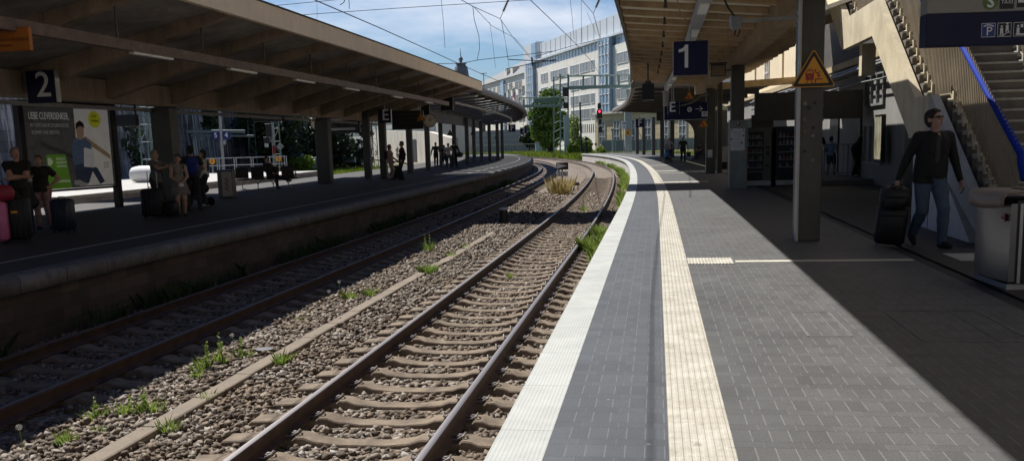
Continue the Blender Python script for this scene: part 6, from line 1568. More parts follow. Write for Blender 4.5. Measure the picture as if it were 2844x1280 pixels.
c = strip(15000, 70, 112, -30, -17, -1.2, None, 11); V, Q = blades(len(c), 0, .75, .04, 12, .7, c); tag(np_mesh('grass', V, Q, LY), kind='stuff')

# ------------------------------------------------------------------ left background
t = thing('retaining_wall', 'tall dark stone retaining wall with pale lime streaks behind the rear platform', 'wall', P(-35, 70, 0))
SW = stonewall('lime streaked stone', (.125, .13, .145), 2.2, .62, (.045, .046, .05), .95, .35)
g = MB(); g.sweep([(-34.2, -1.2), (-34.9, 9.5), (-36.5, 9.5), (-36.5, -1.2)], rng(6, 112, 4.)); g.build('wall_body', SW, t, world=True)
for Y in (30, 46, 62, 78.5, 96):
    g = MB(); g.sweep([(-33.5, -1.2), (-34.3, 8.6), (-34.85, 8.6), (-34.19, -1.2)], [Y-.8, Y+.8]); g.build('buttress', SW, t, world=True)
g = MB(); g.sweep([(-36.5, 7), (-60, 16), (-160, 42), (-160, -2), (-36.5, -2)], rng(-30, 220, 10.)); tag(g.build('sky_blocking_hill', mat('dark hill', (.04, .055, .02), .95)), kind='structure')  # unseen slope added to block skylight and deepen the shade
def ivy(label, cs, rs, n, size, m_, seed, name='ivy', cat='ivy'):
    base = Vector(cs[0]); base.z = -1
    V, Q = leaves([Vector(c)-base for c in cs], rs, n, size, seed, 1., .3); o = np_mesh(name, V, Q, m_); o.location = base; return tag(o, label, cat)
r = random.Random(4)
ivy('dark ivy curtain over the retaining wall above the fence', [at(x+r.uniform(-25, 25), y_, 92+r.uniform(-2, 4)) for x in range(700, 800, 11) for y_ in (300, 330, 360, 390, 415)], [1.3]*50, 9000, .38, LD, 11)
ivy('patch of ivy high on the stone wall left of the lamp post', [at(583+r.uniform(-8, 8), y_, 81) for y_ in (300, 318, 335, 350)], [.7]*4, 700, .3, LD, 12)
ivy('ivy creeping down the stone wall behind the billboard', [at(x+r.uniform(-15, 15), y_, 66+r.uniform(-1, 1)) for x in (95, 370, 385) for y_ in (360, 400, 430, 450)], [.55]*12, 700, .25, LD, 13)
for i, (x, Y, h_, w_, lab) in enumerate(((660, 106, 13, 4.6, 'dark tree above the retaining wall behind the platform numbers'), (830, 106, 12, 4.8, 'dark broad tree behind the lattice mast'), (905, 112, 11.5, 4.6, 'dark tree behind the thick platform column'), (965, 120, 9, 4.2, 'low dark tree behind the first warning triangle'), (745, 116, 14, 5.2, 'tall dark tree rising over the ivy curtain'))):
    p = at(x, 430, Y); tree(lab, Vector((p.x, Y, -1.2)), h_, w_, 4200, .5, LD, 30+i, .3, low=.08, clumps=34)
for i, (x, y_, Y, w_, h_, lab) in enumerate(((823, 468, 92, 1.0, .9, 'low bright green bush by the blue graffiti cabinet'), (855, 472, 90, 1.4, .8, 'spreading yellow green bush beside the lattice mast'), (1000, 445, 110, 1.6, 1.1, 'dark green bush before the shunting tracks'), (940, 440, 108, 1.8, 2.4, 'dark bush below the black display board'))):
    p = fl(x, y_, -1); V, Q = leaves([(r.uniform(-w_, w_)*.6, r.uniform(-.5, .5), r.uniform(.1, h_)) for k in range(9)], [w_*.4]*9, 1100, .22, 60+i); o = np_mesh('bush', V, Q, LY if i < 2 else LD); o.location = at(x, y_, Y); tag(o, lab, 'bush')
# fence, lamp post and round signs on the rear platform
GAL = mat('pale grey paint', (.38, .39, .40), .5)
t = thing('railing_fence', 'pale two rail fence along the end of the rear platform', 'fence', fl(560, 484)); a_, b_ = fl(560, 484), fl(795, 476); d_ = b_-a_
for k in range(6):
    g = MB()
    for e in (-.07, .07):
        p = d_*k/5+d_.normalized()*e; g.tube([p, p+Vector((0, 0, 1.12))], .03, 6)
    g.build('post', GAL, t)
for z in (.58, 1.1): g = MB(); g.tube([(0, 0, z), d_+Vector((0, 0, z))], .035, 6); g.build('rail', GAL, t)
pl = fl(622, 479)
t = thing('lamp_post', 'pale lamp post carrying blue track numbers 5 and 4', 'lamp post', pl, 0)
g = MB(); g.tube([(0, 0, 0), (0, 0, 8)], [.12, .09], 8); g.build('pole', GAL, t)
for s_, n_ in ((-1, '5'), (1, '4')):
    g = MB(); g.box((s_*.42, -.02, 2.75), (.60, .12, .55)); o = g.build('number_panel', mat('lit blue panel', (.02, .03, .16), .4), t); lettering(o, n_, .52, (s_*.40, -.083, 2.76), bold=.008)
g = MB(); g.lathe([(.05, -.25), (.2, -.2), (.2, -.1), (.05, -.05)], (.35, 0, 2.25), n=14, axis='X'); g.build('loudspeaker', GAL, t, smooth=True)
g = MB(); g.tube([(0, 0, 7.9), (.9, -.2, 8.2), (1.7, -.4, 8.2)], .05, 6); g.box((1.9, -.45, 8.2), (.8, .25, .12)); g.build('lamp_head', GAL, t)
ORN = mat('orange round sign', (.72, .30, .015), .45)
for (x, y_, Y, lab, ti) in ((589, 448, 70, 'orange round sign behind the woman in the white top', '1'), (774, 441, 72, 'orange round sign at the end of the rear fence', '1'), (1655, 401, 148, 'small orange round sign near the far red signal', '1')):
    q = at(x, y_, Y); t = thing('round_sign', lab, 'sign', q); g = MB(); g.lathe([(.001, -.02), (.22, -.018), (.22, .02), (.001, .02)], n=20, axis='Y'); g.build('plate', ORN, t); lettering(t, ti, .3, (0, -.03, 0), BLACK, bold=.01); rod(t, 0, 0, .04, -q.z-.4, .03)
# signals
t = thing('signal_post', 'railway signal on a red and white post beside the diamond plate', 'signal', at(765, 470, 78))
zt = at(760, 340, 78).z-t.location.z
for k in range(6):
    g = MB(); g.tube([(0, 0, zt*k/6), (0, 0, zt*(k+1)/6)], .13, 8, cap=False); g.build('post_band', (mat('signal red', (.4, .02, .03), .5) if k == 2 else GAL), t)
for (x0, y0, x1, y1) in ((737, 344, 755, 378), (733, 381, 751, 397)):
    a_, b_ = at(x0, y0, 78)-t.location, at(x1, y1, 78)-t.location
    g = MB(); g.box(((a_.x+b_.x)/2, -.1, (a_.z+b_.z)/2), (abs(b_.x-a_.x), .3, abs(a_.z-b_.z)), bev=.03); o = g.build('signal_head', BLACK, t)
    g = MB(); g.box(((a_.x+b_.x)/2-.05, -.1, b_.z-.18), (.3, .05, .3)); g.build('white_plate', WHITE, o)
g = MB(); g.tube([(-.5, 0, zt*.6), (.1, 0, zt*.6)], .03, 5); g.tube([(-.5, 0, zt*.85), (.1, 0, zt*.85)], .03, 5); g.build('bracket', GAL, t)
q = at(778, 407, 76); t = thing('diamond_sign', 'grey white diamond plate on a thin post by the signal', 'sign', q)
g = MB(); g.plate([(0, .3), (.3, 0), (0, -.3), (-.3, 0)], -.02, .02); g.build('plate', GAL, t); g = MB(); g.tube([(-.17, -.03, -.02), (-.05, -.03, .03), (.05, -.03, .03), (.17, -.03, -.02)], .015, 5); g.build('wave_symbol', BLACK, t); rod(t, 0, 0, .03, -2.2, .025)
def lattice(label, base, h_, w0, w1, m_, name='lattice_mast', cat='mast'):
    t = thing(name, label, cat, base); g = MB(); n_ = int(h_/1.1)
    for s_ in (-1, 1): g.tube([(s_*w0/2, 0, -.3), (s_*w1/2, 0, h_)], .055, 5)
    for k in range(n_):
        u = k/n_; v = (k+1)/n_; a_ = w0+(w1-w0)*u; b_ = w0+(w1-w0)*v; s_ = 1 if k % 2 else -1
        g.tube([(-s_*a_/2, 0, h_*u), (s_*b_/2, 0, h_*v)], .03, 4); g.tube([(-b_/2, 0, h_*v), (b_/2, 0, h_*v)], .025, 4)
    g.build('lattice', m_, t); return t
GG = mat('grey green steel', (.27, .33, .31), .55, var=.12); GGD = mat('blue green steel', (.14, .20, .19), .55, var=.12)
for (x, y_, Y, h_, m_, lab) in ((850, 462, 105, 12, GG, 'pale lattice catenary mast beyond the blue cabinet'), (772, 470, 84, 11, GG, 'slim lattice mast right behind the red and white signal post'), (705, 465, 90, 9, GGD, 'dark lattice mast in front of the ivy'), (412, 490, 62, 11, GGD, 'blue green lattice mast behind the thick left column'), (432, 490, 63, 11, GGD, 'second blue green lattice mast behind the thick left column'), (1030, 440, 118, 12, GGD, 'lattice mast near the graffiti wall'), (1042, 440, 122, 12, GGD, 'second lattice mast near the graffiti wall')):
    p = at(x, y_, Y); lattice(lab, Vector((p.x, p.y, -1)), h_, .75, .45, m_)
# cabinets
for (x0, x1, y0, y1, Y, c_, lab) in ((792, 838, 426, 472, 92, (.10, .16, .26), 'blue graffiti sprayed cabinet at the foot of the wall'), (866, 884, 437, 468, 95, (.34, .42, .52), 'small pale blue cabinet next to the thick column'), (948, 985, 432, 452, 112, (.36, .42, .55), 'pale block wall with blue graffiti behind the black display'), (1003, 1020, 440, 455, 115, (.22, .32, .36), 'little green grey box beside the lattice masts')):
    a_, b_ = at(x0, y1, Y), at(x1, y0, Y); t = thing('cabinet', lab, 'cabinet', Vector(((a_.x+b_.x)/2, Y, a_.z)))
    g = MB(); g.box((0, .4, (b_.z-a_.z)/2), (b_.x-a_.x, .8, b_.z-a_.z), bev=.03); g.build('casing', mat('cabinet '+lab[:9], c_, .55, var=.2), t)
    g = MB(); g.box((0, -.01, (b_.z-a_.z)*.5), ((b_.x-a_.x)*.86, .02, (b_.z-a_.z)*.84)); d_ = g.build('door', mat('cabinet door '+lab[:9], [q*.8 for q in c_], .5, var=.3, sc=2), t)
    if 'graffiti' in lab:
        g = MB(); w_ = (b_.x-a_.x); z_ = (b_.z-a_.z)*.5
        g.tube([(w_*(-.25+.08*k+.04*math.sin(k*3)), -.03, z_+.22*z_*math.sin(k*1.9)) for k in range(8)], .03, 5); g.build('graffiti_line', mat('dark spray paint', (.02, .03, .06), .6), d_)
# pipe frame against the wall
t = thing('pipe_run', 'grey green pipe frame running along the stone wall behind the track numbers', 'pipes', at(525, 440, 78))
o_ = t.location; g = MB(); g.tube([at(533, 440, 78)-o_, at(518, 366, 78)-o_, at(680, 366, 80)-o_], .16, 8); g.tube([at(530, 377, 78)-o_, at(705, 378, 80)-o_], .09, 8); g.build('pipe', mat('pale green pipe', (.17, .21, .22), .6), t, smooth=True, sharp=60)
# graffiti wall, descending ramp wall and hall behind, seen between the far columns
t = thing('graffiti_wall', 'long pale sunlit wall with spray paint behind the far columns', 'wall', at(1125, 428, 150))
o_ = t.location; WST_ = mat('pale stained concrete', (.60, .56, .50), .85, var=.15, sc=.3, dirt=.35)
a_, b_, c_ = at(1010, 422, 222)-o_, at(1190, 428, 142)-o_, at(1256, 430, 124)-o_
a_.z = b_.z = c_.z = -1.-o_.z
za, zb3, zc = at(1010, 362, 222).z-o_.z, at(1190, 366, 142).z-o_.z, at(1256, 384, 124).z-o_.z
for p0, p1, z0, z1 in ((a_, b_, za, zb3), (b_, c_, zb3, zc)):
    g = MB(); q0, q1 = p0+Vector((.8, .2, 0)), p1+Vector((.8, .2, 0))
    g.add([p0, p1, q1, q0, Vector((p0.x, p0.y, z0)), Vector((p1.x, p1.y, z1)), Vector((q1.x, q1.y, z1)), Vector((q0.x, q0.y, z0))], [(0, 1, 5, 4), (1, 2, 6, 5), (2, 3, 7, 6), (3, 0, 4, 7), (4, 5, 6, 7), (3, 2, 1, 0)]); g.build('wall_body', WST_, t)
r = random.Random(8)
for k in range(9):
    u_ = .1+.8*k/9
    pts = [a_+(b_-a_)*(u_+r.uniform(-.03, .03))+Vector((-.06, -.02, 1.6+r.uniform(-.9, .9))) for j in range(6)]; g = MB(); g.tube(pts, .06, 4); g.build('graffiti_line', mat('spray %d' % (k % 3), ((.1, .1, .12), (.25, .12, .1), (.15, .2, .25))[k % 3], .6), t)
g = MB(); q0, q1 = a_+(b_-a_)*.80, a_+(b_-a_)*.88
for p_ in (q0, q1): p_.x -= .05
g.add([q0, q1, q1+Vector((0, 0, 3.6)), q0+Vector((0, 0, 3.6))], [(0, 1, 2, 3)]); g.build('dark_opening', BLACK, t)
def facade(name, label, cat, P0, P1, z0, z1, depth, m_):
    d = (P1-P0); L = d.length; t = thing(name, label, cat, P0, math.atan2(d.y, d.x)); g = MB(); g.box((L/2, depth/2, (z0+z1)/2), (L, depth, z1-z0)); g.build('wall', m_, t); return t, L
BANDW = mat('pale banded panel', (.52, .52, .50), .7, var=.08)
t, L = facade('street_building', 'pale banded building behind the graffiti wall', 'building', Vector((-60, 330, 0)), Vector((-17, 238, 0)), -1, 14, 10, BANDW)
for z in (3.4, 6.0, 8.6): g = MB(); g.box((L/2, -.05, z), (L*.96, .12, .9)); g.build('window_band', mat('grey glass band', (.16, .18, .2), .2), t)
t, L = facade('street_ramp', 'grey sloping street wall with railing beyond the curved canopy', 'wall', Vector((-8, 225, 0)), Vector((9.5, 215, 0)), -1.2, 4.6, 3, mat('ramp grey panel', (.36, .37, .38), .8, var=.1))
for z in (1.2, 2.4, 3.6): g = MB(); g.box((L/2, -.06, z), (L, .1, .18)); g.build('ledge', mat('ledge light', (.5, .5, .5), .7), t)
t = thing('railing_fence', 'dark grey bar fence in front of the sloping street wall', 'fence', Vector((-3, 205, -.6))); g = MB()
for z in (.2, 1.9): g.tube([(-6, 0, z), (14, 0, z)], .06, 4)
for k in range(34): g.tube([(-6+20*k/33, 0, .2), (-6+20*k/33, 0, 1.9)], .035, 4)
g.build('rails', mat('dark fence', (.12, .13, .13), .6), t)

# ------------------------------------------------------------------ white office building and dome
D0, D1 = Vector((4.9, 260, 0)), Vector((22.4, 190, 0)); dr = (D1-D0).normalized(); LF = (D1-D0).length
t = thing('office_building', 'large white office building with glass top floor and stair towers', 'building', D0, math.atan2(dr.y, dr.x))
STN = stonewall('white stone cladding', (.80, .77, .70), 3., 1.1, (.66, .64, .59), 0., .04, (.95, 1.05)); WHT = mat('white metal cladding', (.62, .66, .70), .45, var=.05); OGL = glassmat('office glass', (.21, .22, .225), .25); BGL = glassmat('sky reflection glass', (.20, .33, .48), .12); FRW = mat('white office frame', (.70, .71, .71), .5)  # OGL and BGL carry the reflected sky in their base colour
def ob(nm, u0, u1, z0, z1, m_, y0=-.0, y1=16., par=None): g = MB(); g.box(((u0+u1)/2, (y0+y1)/2, (z0+z1)/2), (u1-u0, y1-y0, z1-z0)); return g.build(nm, m_, par or t)
ob('stone_body', 0, 96, -1.2, 20.1, STN); ob('glass_floor', 3, 92, 20.1, 21.9, BGL, .4, 15.6); ob('eave', 2, 94, 21.9, 22.3, WHT, -.35, 16.5); ob('roof_storey', 13, 94, 22.3, 26.2, WHT, .8, 15); ob('corner_tower', -1, 11.5, 20.1, 26.8, WHT, .1, 12); ob('dark_panel', 7.5, 11.6, 21.9, 26.6, BGL, -.1, .095)
for k in range(36): ob('mullion', 14+k*2.2, 14.12+k*2.2, 20.12, 21.88, FRW, .28, .395)
for k in range(20): ob('cladding_seam', 14+k*4., 14.08+k*4., 22.32, 26.1, mat('seam grey', (.4, .43, .46), .5), .74, .795)
def owin(u0, u1, z0, z1, m_=None, nx=2, nz=1):
    f = MB(); f.box(((u0+u1)/2, -.06, z0-.06), (u1-u0+.2, .10, .1)); f.box(((u0+u1)/2, -.06, z1+.06), (u1-u0+.2, .10, .1))
    for k in range(nx+1): f.box((u0+(u1-u0)*k/nx, -.05, (z0+z1)/2), (.11, .10, z1-z0))
    for k in range(1, nz): f.box(((u0+u1)/2, -.05, z0+(z1-z0)*k/nz), (u1-u0, .13, .1))
    o = f.build('window', FRW, t); g = MB(); g.box(((u0+u1)/2, -.02, (z0+z1)/2), (u1-u0, .06, z1-z0)); g.build('pane', m_ or OGL, o)
for z0, z1 in ((16.4, 18.3), (13.0, 14.9), (9.6, 11.5), (6.4, 8.4)):
    for (u0, u1, n_) in ((16, 18.5, 1), (19, 21.8, 1), (24.5, 30.5, 3), (31.3, 37.5, 3), (40, 46, 3), (47, 53.4, 3), (54.2, 56.4, 1), (70, 76, 3), (77, 83, 3)): owin(u0, u1, z0, z1, None, n_)
for k in range(14): ob('vent_slot', 40+k*1.25, 40.5+k*1.25, 3.4, 5.2, BLACK, -.03, .05)
for (u0, u1) in ((4.6, 10.8), (61.5, 67.5)):
    o = ob('stair_tower_glass', u0, u1, 1.5 if u0 > 20 else 3, 21.8, BGL, -.75, -.005)
    for k in range(10): ob('tower_rail', u0-.05, u1+.05, 3+k*1.95, 3.18+k*1.95, FRW, -.85, -.755, o)
    for k in range(4): ob('tower_post', u0+(u1-u0)*k/3-.12, u0+(u1-u0)*k/3+.12, 1.5, 21.9, FRW, -.95, -.86, o)
t2 = t
t = thing('office_wing', 'lower white wing with grey slate roof left of the office building', 'building', D0-dr*76, math.atan2(dr.y, dr.x))
ob('stone_body', 0, 74.5, -1.2, 20, STN, .5, 14)
g = MB(); vs = [(-1, 0, 20), (75, 0, 20), (75, 14, 20), (-1, 14, 20), (52, 7, 24.6), (66, 7, 26.0)]; g.add(vs, [(0, 1, 5, 4), (1, 2, 5), (2, 3, 4, 5), (3, 0, 4)]); g.build('roof', mat('slate roof', (.16, .165, .17), .7, var=.15), t)
for z0, z1 in ((16.2, 18.2), (12.6, 14.6), (9.2, 11.2)):
    for u0 in (34, 39, 45, 54, 59.5, 66, 70): owin(u0, u0+3.4, z0, z1, None, 2)
o = ob('stair_tower_glass', 49, 52.5, 2, 19.5, BGL, -.1, .49)
ob('red_emblem', 62.6, 64.2, 13.6, 15.6, RED, .40, .49)
for u0 in (50, 57): ob('dormer', u0, u0+2.6, 20, 22.8, STN, 1, 4)
q = at(1281, 205, 300); t = thing('dome_tower', 'grey domed roof lantern with spire beyond the canopy', 'tower', Vector((q.x, 300, 0)))
zb2 = at(1281, 232, 300).z; z3 = at(1281, 178, 300).z
g = MB(); g.lathe([(1.9, 0), (1.9, zb2-1)], n=12); g.build('drum', mat('tower stone', (.36, .30, .26), .8), t)
g = MB(); g.lathe([(2.4, zb2-1.2), (2.5, zb2-.6), (2.45, zb2+1.7), (2.0, z3-1.1), (1.3, z3-.15), (1.75, z3-.05), (1.75, z3+.2), (.5, z3+.4)], n=12); g.build('dome', mat('dome slate', (.15, .155, .17), .6), t, smooth=True, sharp=30)
g = MB(); g.lathe([(.42, z3+.35), (.42, z3+.9), (.75, z3+1.2), (.55, z3+1.8), (.14, z3+2.3), (.05, z3+4.6)], n=10); g.build('lantern', mat('dome slate', (.15, .155, .17), .6), t)
q = at(1343, 205, 260); t = thing('street_lamp', 'thin twin arm street lamp beside the dome', 'street lamp', Vector((q.x, 260, 0))); zt = at(1343, 205, 260).z
g = MB(); g.tube([(0, 0, 0), (0, 0, zt)], .1, 5); g.tube([(-.9, 0, zt), (.9, 0, zt+.05)], .08, 5); g.build('pole', DARKSTEEL, t)

# ------------------------------------------------------------------ signal gantry, masts, shed, trees
YG_ = 160.
t = thing('signal_gantry', 'grey green steel signal gantry with walkways across the far tracks', 'gantry', Vector((9.0, YG_, -.9)))
o_ = t.location; GT = mat('gantry green', (.20, .29, .26), .55, var=.1); GTL = mat('pale gantry green', (.40, .50, .47), .55, var=.08)
def gp(x, y_, dy=0.): return at(x, y_, YG_)-o_+Vector((0, dy, 0))
def gbar(nm, pts, r_, m_=GT): g = MB(); g.tube(pts, r_, 4); return g.build(nm, m_, t)
def gbox(nm, x0, x1, y0, y1, d_, m_=GT, dy=0.):
    a_, b_ = gp(x0, y1), gp(x1, y0); g = MB(); g.box(((a_.x+b_.x)/2, dy, (a_.z+b_.z)/2), (b_.x-a_.x, d_, b_.z-a_.z)); return g.build(nm, m_, t)
gbox('walkway_girder', 1576, 1757, 235, 249, .35); gbox('walkway_girder', 1576, 1757, 236, 248, .2, GT, 1.6)
gbox('walkway_girder', 1440, 1556, 289, 300, .35)
for dy in (0, 1.6):
    gbar('handrail', [gp(1578, 211, dy), gp(1757, 208, dy)], .09); gbar('handrail', [gp(1441, 272, dy), gp(1556, 270, dy)], .07)
    for x in (1580, 1621, 1654, 1687, 1720, 1750): gbar('railing_post', [gp(x, 240, dy), gp(x, 210, dy)], .09)
    for x in (1442, 1455, 1472, 1500, 1528, 1554): gbar('railing_post', [gp(x, 292, dy), gp(x, 271, dy)], .06)
gbox('mesh_panel', 1484, 1548, 273, 288, .04, mat('green mesh', (.13, .22, .14), .6), -.3)
for x in (1538, 1556, 1578): gbar('tower_leg', [gp(x, 436), gp(x, 206 if x > 1540 else 215)], .13, GT)
for k in range(9): y_ = 214+k*24; gbar('tower_brace', [gp(1556, y_), gp(1578, y_+12 if k % 2 else y_-6)], .06); gbar('tower_brace', [gp(1538, y_+10), gp(1556, y_)], .05)
for y_ in (215, 235, 250, 272, 292): gbar('tower_crossbar', [gp(1538, y_), gp(1580, y_)], .08)
gbox('main_leg', 1567, 1579, 320, 432, .7, GTL, -.6); gbox('leg_foot', 1569, 1577, 428, 437, .6, BLACK, -.6)
for (x0, y0, x1, y1) in ((1562, 244, 1578, 270), (1564, 286, 1578, 303)): gbox('signal_head', x0, x1, y0, y1, .6, BLACK, -.9)
gbox('end_leg', 1741, 1752, 249, 400, .8, GT)
q = at(1615, 436, 152); t = thing('mast', 'tall thin black mast before the office building', 'mast', Vector((q.x, 152, -.9))); g = MB(); g.tube([(0, 0, 0), (-.1, 0, at(1614, 284, 152).z+.9)], [.17, .12], 8); g.build('pole', mat('black mast', (.02, .02, .022), .6), t)
q = at(1594, 380, 158); t = thing('mast', 'thin grey mast left of the tall black mast', 'mast', Vector((q.x, 158, -.9))); g = MB(); g.tube([(0, 0, 0), (0, 0, at(1594, 250, 158).z+.9)], .07, 6); g.build('pole', GG, t)
q = at(1664, 425, 132); t = thing('main_signal', 'tall railway signal with black heads and a lit red light', 'signal', Vector((q.x, 132, -.9))); o_ = t.location
g = MB(); g.tube([(0, .25, 0), (0, .25, at(1662, 290, 132).z+.9)], .09, 8); g.build('post', GG, t)
for (x0, y0, x1, y1) in ((1660, 286, 1669, 304), (1658, 304, 1672, 330), (1663, 331, 1671, 349), (1662, 351, 1672, 371)):
    a_, b_ = at(x0, y1, 132)-o_, at(x1, y0, 132)-o_; g = MB(); g.box(((a_.x+b_.x)/2, 0, (a_.z+b_.z)/2), (b_.x-a_.x, .4, b_.z-a_.z-.04), bev=.05); g.build('signal_head', BLACK, t)
q = at(1665, 310, 131.7)-o_; g = MB(); g.lathe([(.001, -.04), (.14, -.03), (.14, .02), (.001, .03)], q, n=14, axis='Y'); g.build('red_lamp', mat('red signal light', (.5, .01, .02), .3, emit=(1, .02, .06, 5)), t)
for y_ in (348, 369):
    q = at(1667, y_, 131.7)-o_; g = MB(); g.box(q, (.22, .02, .1)); g.build('white_plate', WHITE, t)
q = at(1629, 425, 140); t = thing('small_signal', 'low black signal with two round heads behind the bushes', 'signal', Vector((q.x, 140, -.6))); 
for z in (1.9, 2.5): g = MB(); g.lathe([(.12, -.1), (.25, -.08), (.25, .08), (.12, .1)], (0, 0, z), n=12, axis='Y'); g.build('signal_head', BLACK, t)
g = MB(); g.box((0, .1, .9), (.4, .2, 1.7)); g.build('post', BLACK, t)
q0, q1 = at(1488, 428, 205), at(1520, 393, 205); t = thing('shed', 'small pale equipment shed with dark door beside the tree', 'shed', Vector(((q0.x+q1.x)/2, 205, q0.z))); h_ = q1.z-q0.z; w_ = q1.x-q0.x
g = MB(); g.box((0, 1, h_/2), (w_, 2, h_)); g.build('wall', mat('shed grey', (.42, .46, .47), .7), t); g = MB(); g.box((0, 1, h_+.06), (w_+.3, 2.3, .12)); g.build('roof', DARKSTEEL, t); g = MB(); g.box((w_*.18, -.02, h_*.45), (w_*.3, .05, h_*.8)); g.build('door', mat('shed door', (.10, .15, .14), .6), t); g = MB(); g.box((-w_*.3, -.02, h_*.45), (w_*.3, .03, h_*.8)); g.build('blue_panel', mat('shed blue', (.35, .5, .62), .6), t)
p = at(1530, 428, 182); tree('broad bright green tree behind the signal gantry', Vector((p.x, 182, -1.)), at(1530, 248, 182).z+1, 4.3, 11000, .55, LG, 71, .7, low=.22, clumps=48)
p = at(1470, 410, 212); tree('small dark tree by the street wall below the curved canopy', Vector((p.x, 212, -1.)), 6.4, 2.2, 2200, .5, LD, 72, .2, low=.35, clumps=14)
for i, (x, y_, Y, w_, h_, lab) in enumerate(((1598, 436, 163, 2.2, 6.4, 'tall yellow green climber beside the pale gantry leg'), (1625, 437, 158, 2.0, 2.4, 'bright green bush right of the tall black mast'), (1590, 440, 156, 1.6, 1.8, 'low bright bush at the gantry foot'), (1668, 428, 130, 1.1, 1.2, 'pale green bush at the signal foot'))):
    q = at(x, y_, Y); V, Q = leaves([(r.uniform(-w_, w_)*.55*(1-.6*k/14), r.uniform(-1, 1), .3+h_*k/14) for k in range(14)], [w_*.42]*14, 2000, .34, 80+i); o = np_mesh('bush', V, Q, LY); o.location = Vector((q.x, Y, -1.)); tag(o, lab, 'bush')
# far right: fence panels, yellow warning plate, number plate, far stone building, parked car
t = thing('panel_fence', 'grey metal panel fence at the far end of the near platform', 'fence', Vector((at(1690, 410, 140).x, 140, 0)), .1)
for k in range(7): g = MB(); g.box((k*2.1, 0, .78), (2.06, .08, 1.56)); g.build('fence_panel', mat('blue grey panel', (.20, .24, .27), .5, var=.1), t)
g = MB(); g.box((6.3, 0, 1.62), (14.7, .14, .1)); g.build('top_rail', GG, t)
q = at(1745, 345, 128); t = thing('relay_post', 'tall grey green post with yellow warning plate', 'post', Vector((q.x, 128, 0))); o_ = t.location
g = MB(); g.box((0, .2, 2.7), (.9, .5, 5.4)); g.build('post_body', mat('relay green grey', (.33, .38, .36), .6), t)
a_, b_ = at(1738, 377, 127.6)-o_, at(1752, 360, 127.6)-o_; g = MB(); g.plate([(a_.x, a_.z), (b_.x, a_.z), (b_.x, b_.z-.2), ((a_.x+b_.x)/2, b_.z+.15), (a_.x, b_.z-.2)], -.1, -.07); o = g.build('warning_plate', YEL, t); g = MB(); g.plate([(a_.x+.2, a_.z+.2), (b_.x-.2, a_.z+.2), ((a_.x+b_.x)/2, b_.z-.15)], -.12, -.101); g.build('plate_symbol', BLACK, o)
q = at(1732, 348, 120); t = thing('distance_plate', 'white distance plate reading 118 over 2', 'sign', q); g = MB(); g.box((0, 0, 0), (.62, .04, .95)); g.build('plate', WHITE, t); lettering(t, '118', .34, (0, -.03, .2), BLACK, bold=.008); lettering(t, '2', .4, (0.05, -.03, -.24), BLACK, bold=.008); rod(t, 0, 0, .03, -3.2, .04)
q = at(1702, 405, 126); t = thing('lamp_post', 'short pale lamp post standing at the platform end', 'lamp post', Vector((q.x, 126, -.2))); g = MB(); g.tube([(0, 0, 0), (0, 0, 3.1)], .12, 8); g.box((0, 0, 3.2), (.5, .3, .2)); g.build('pole', GG, t)
D2, D3 = Vector((15.0, 166, 0)), Vector((32.5, 132, 0)); d2 = (D3-D2).normalized()
t = thing('stone_building', 'yellow stone building with tall windows seen through the platform hall', 'building', D2, math.atan2(d2.y, d2.x)); LL = (D3-D2).length
SB = stonewall('banded sandstone', (.70, .57, .35), 5., .8, (.34, .27, .17), 0., .10, (.85, 1.12))
ob('stone_wall', 0, LL+20, -1, 6.0, SB, 0, 12); ob('cornice', -.3, LL+20.3, 6.0, 6.35, STN, -.35, 12)
for k in range(11):
    u0 = 1.5+k*4.4; owin(u0, u0+1.7, 1.0, 4.7, None, 2, 3)
q = at(1693, 400, 175); t = thing('parked_car', 'blue car parked beyond the far fence', 'car', Vector((at(1693, 390, 175).x, 175, 0.)), .25)
CARB = mat('car blue', (.02, .05, .20), .3); g = MB(); g.box((0, 0, .62), (1.75, 4.2, .55), bev=.15); g.box((0, .2, 1.1), (1.5, 2.3, .5), bev=.18); g.build('body', CARB, t, smooth=True, sharp=40)
g = MB(); g.box((0, -.965, 1.12), (1.3, .03, .36), M=Matrix.Rotation(-.3, 4, 'X')); g.build('windscreen', PANE, t)
for s_ in (-1, 1):
    for y_ in (-1.3, 1.3): g = MB(); g.lathe([(.1, -.1), (.31, -.1), (.31, .1), (.1, .1)], (s_*.8, y_, .31), n=14, axis='X'); g.build('wheel', BLACK, t)
    g = MB(); g.box((s_*.6, -2.11, .68), (.3, .03, .14)); g.build('headlight', WHITE, t)
# small track signals between the tracks
q = fl(1562, 505, -.95); t = thing('track_signal', 'small black and white ground signal reading 213a between the curving tracks', 'signal', q)
g = MB(); g.box((0, 0, 1.0), (.78, .25, .46)); g.build('case', BLACK, t); g = MB(); g.plate([(-.36, 1.2), (-.36, .84), (.3, 1.02)], -.135, -.126); g.build('white_wedge', WHITE, t); g = MB(); g.box((0, 0, .50), (.74, .06, .34)); o = g.build('number_plate', WHITE, t); lettering(o, '213a', .28, (0, -.034, .5), BLACK, bold=.006); g = MB(); g.tube([(0, .08, 0), (0, .08, .9)], .05, 6); g.build('post', BLACK, t)
for (x, y_, lab) in ((1546, 540, 'small rusty trackside box on two legs beside the dry grass'), (1600, 530, 'dark hooded trackside box against the inner rail')):
    t = thing('track_box', lab, 'track box', fl(x, y_, -.95)); g = MB(); g.box((0, 0, .36), (.36, .25, .16), bev=.03); g.build('box_body', mat('rusty box', (.09, .05, .035), .8), t)
    for s_ in (-.1, .1): g = MB(); g.tube([(s_, 0, 0), (s_, 0, .3)], .025, 6); g.build('leg', DARKSTEEL, t)
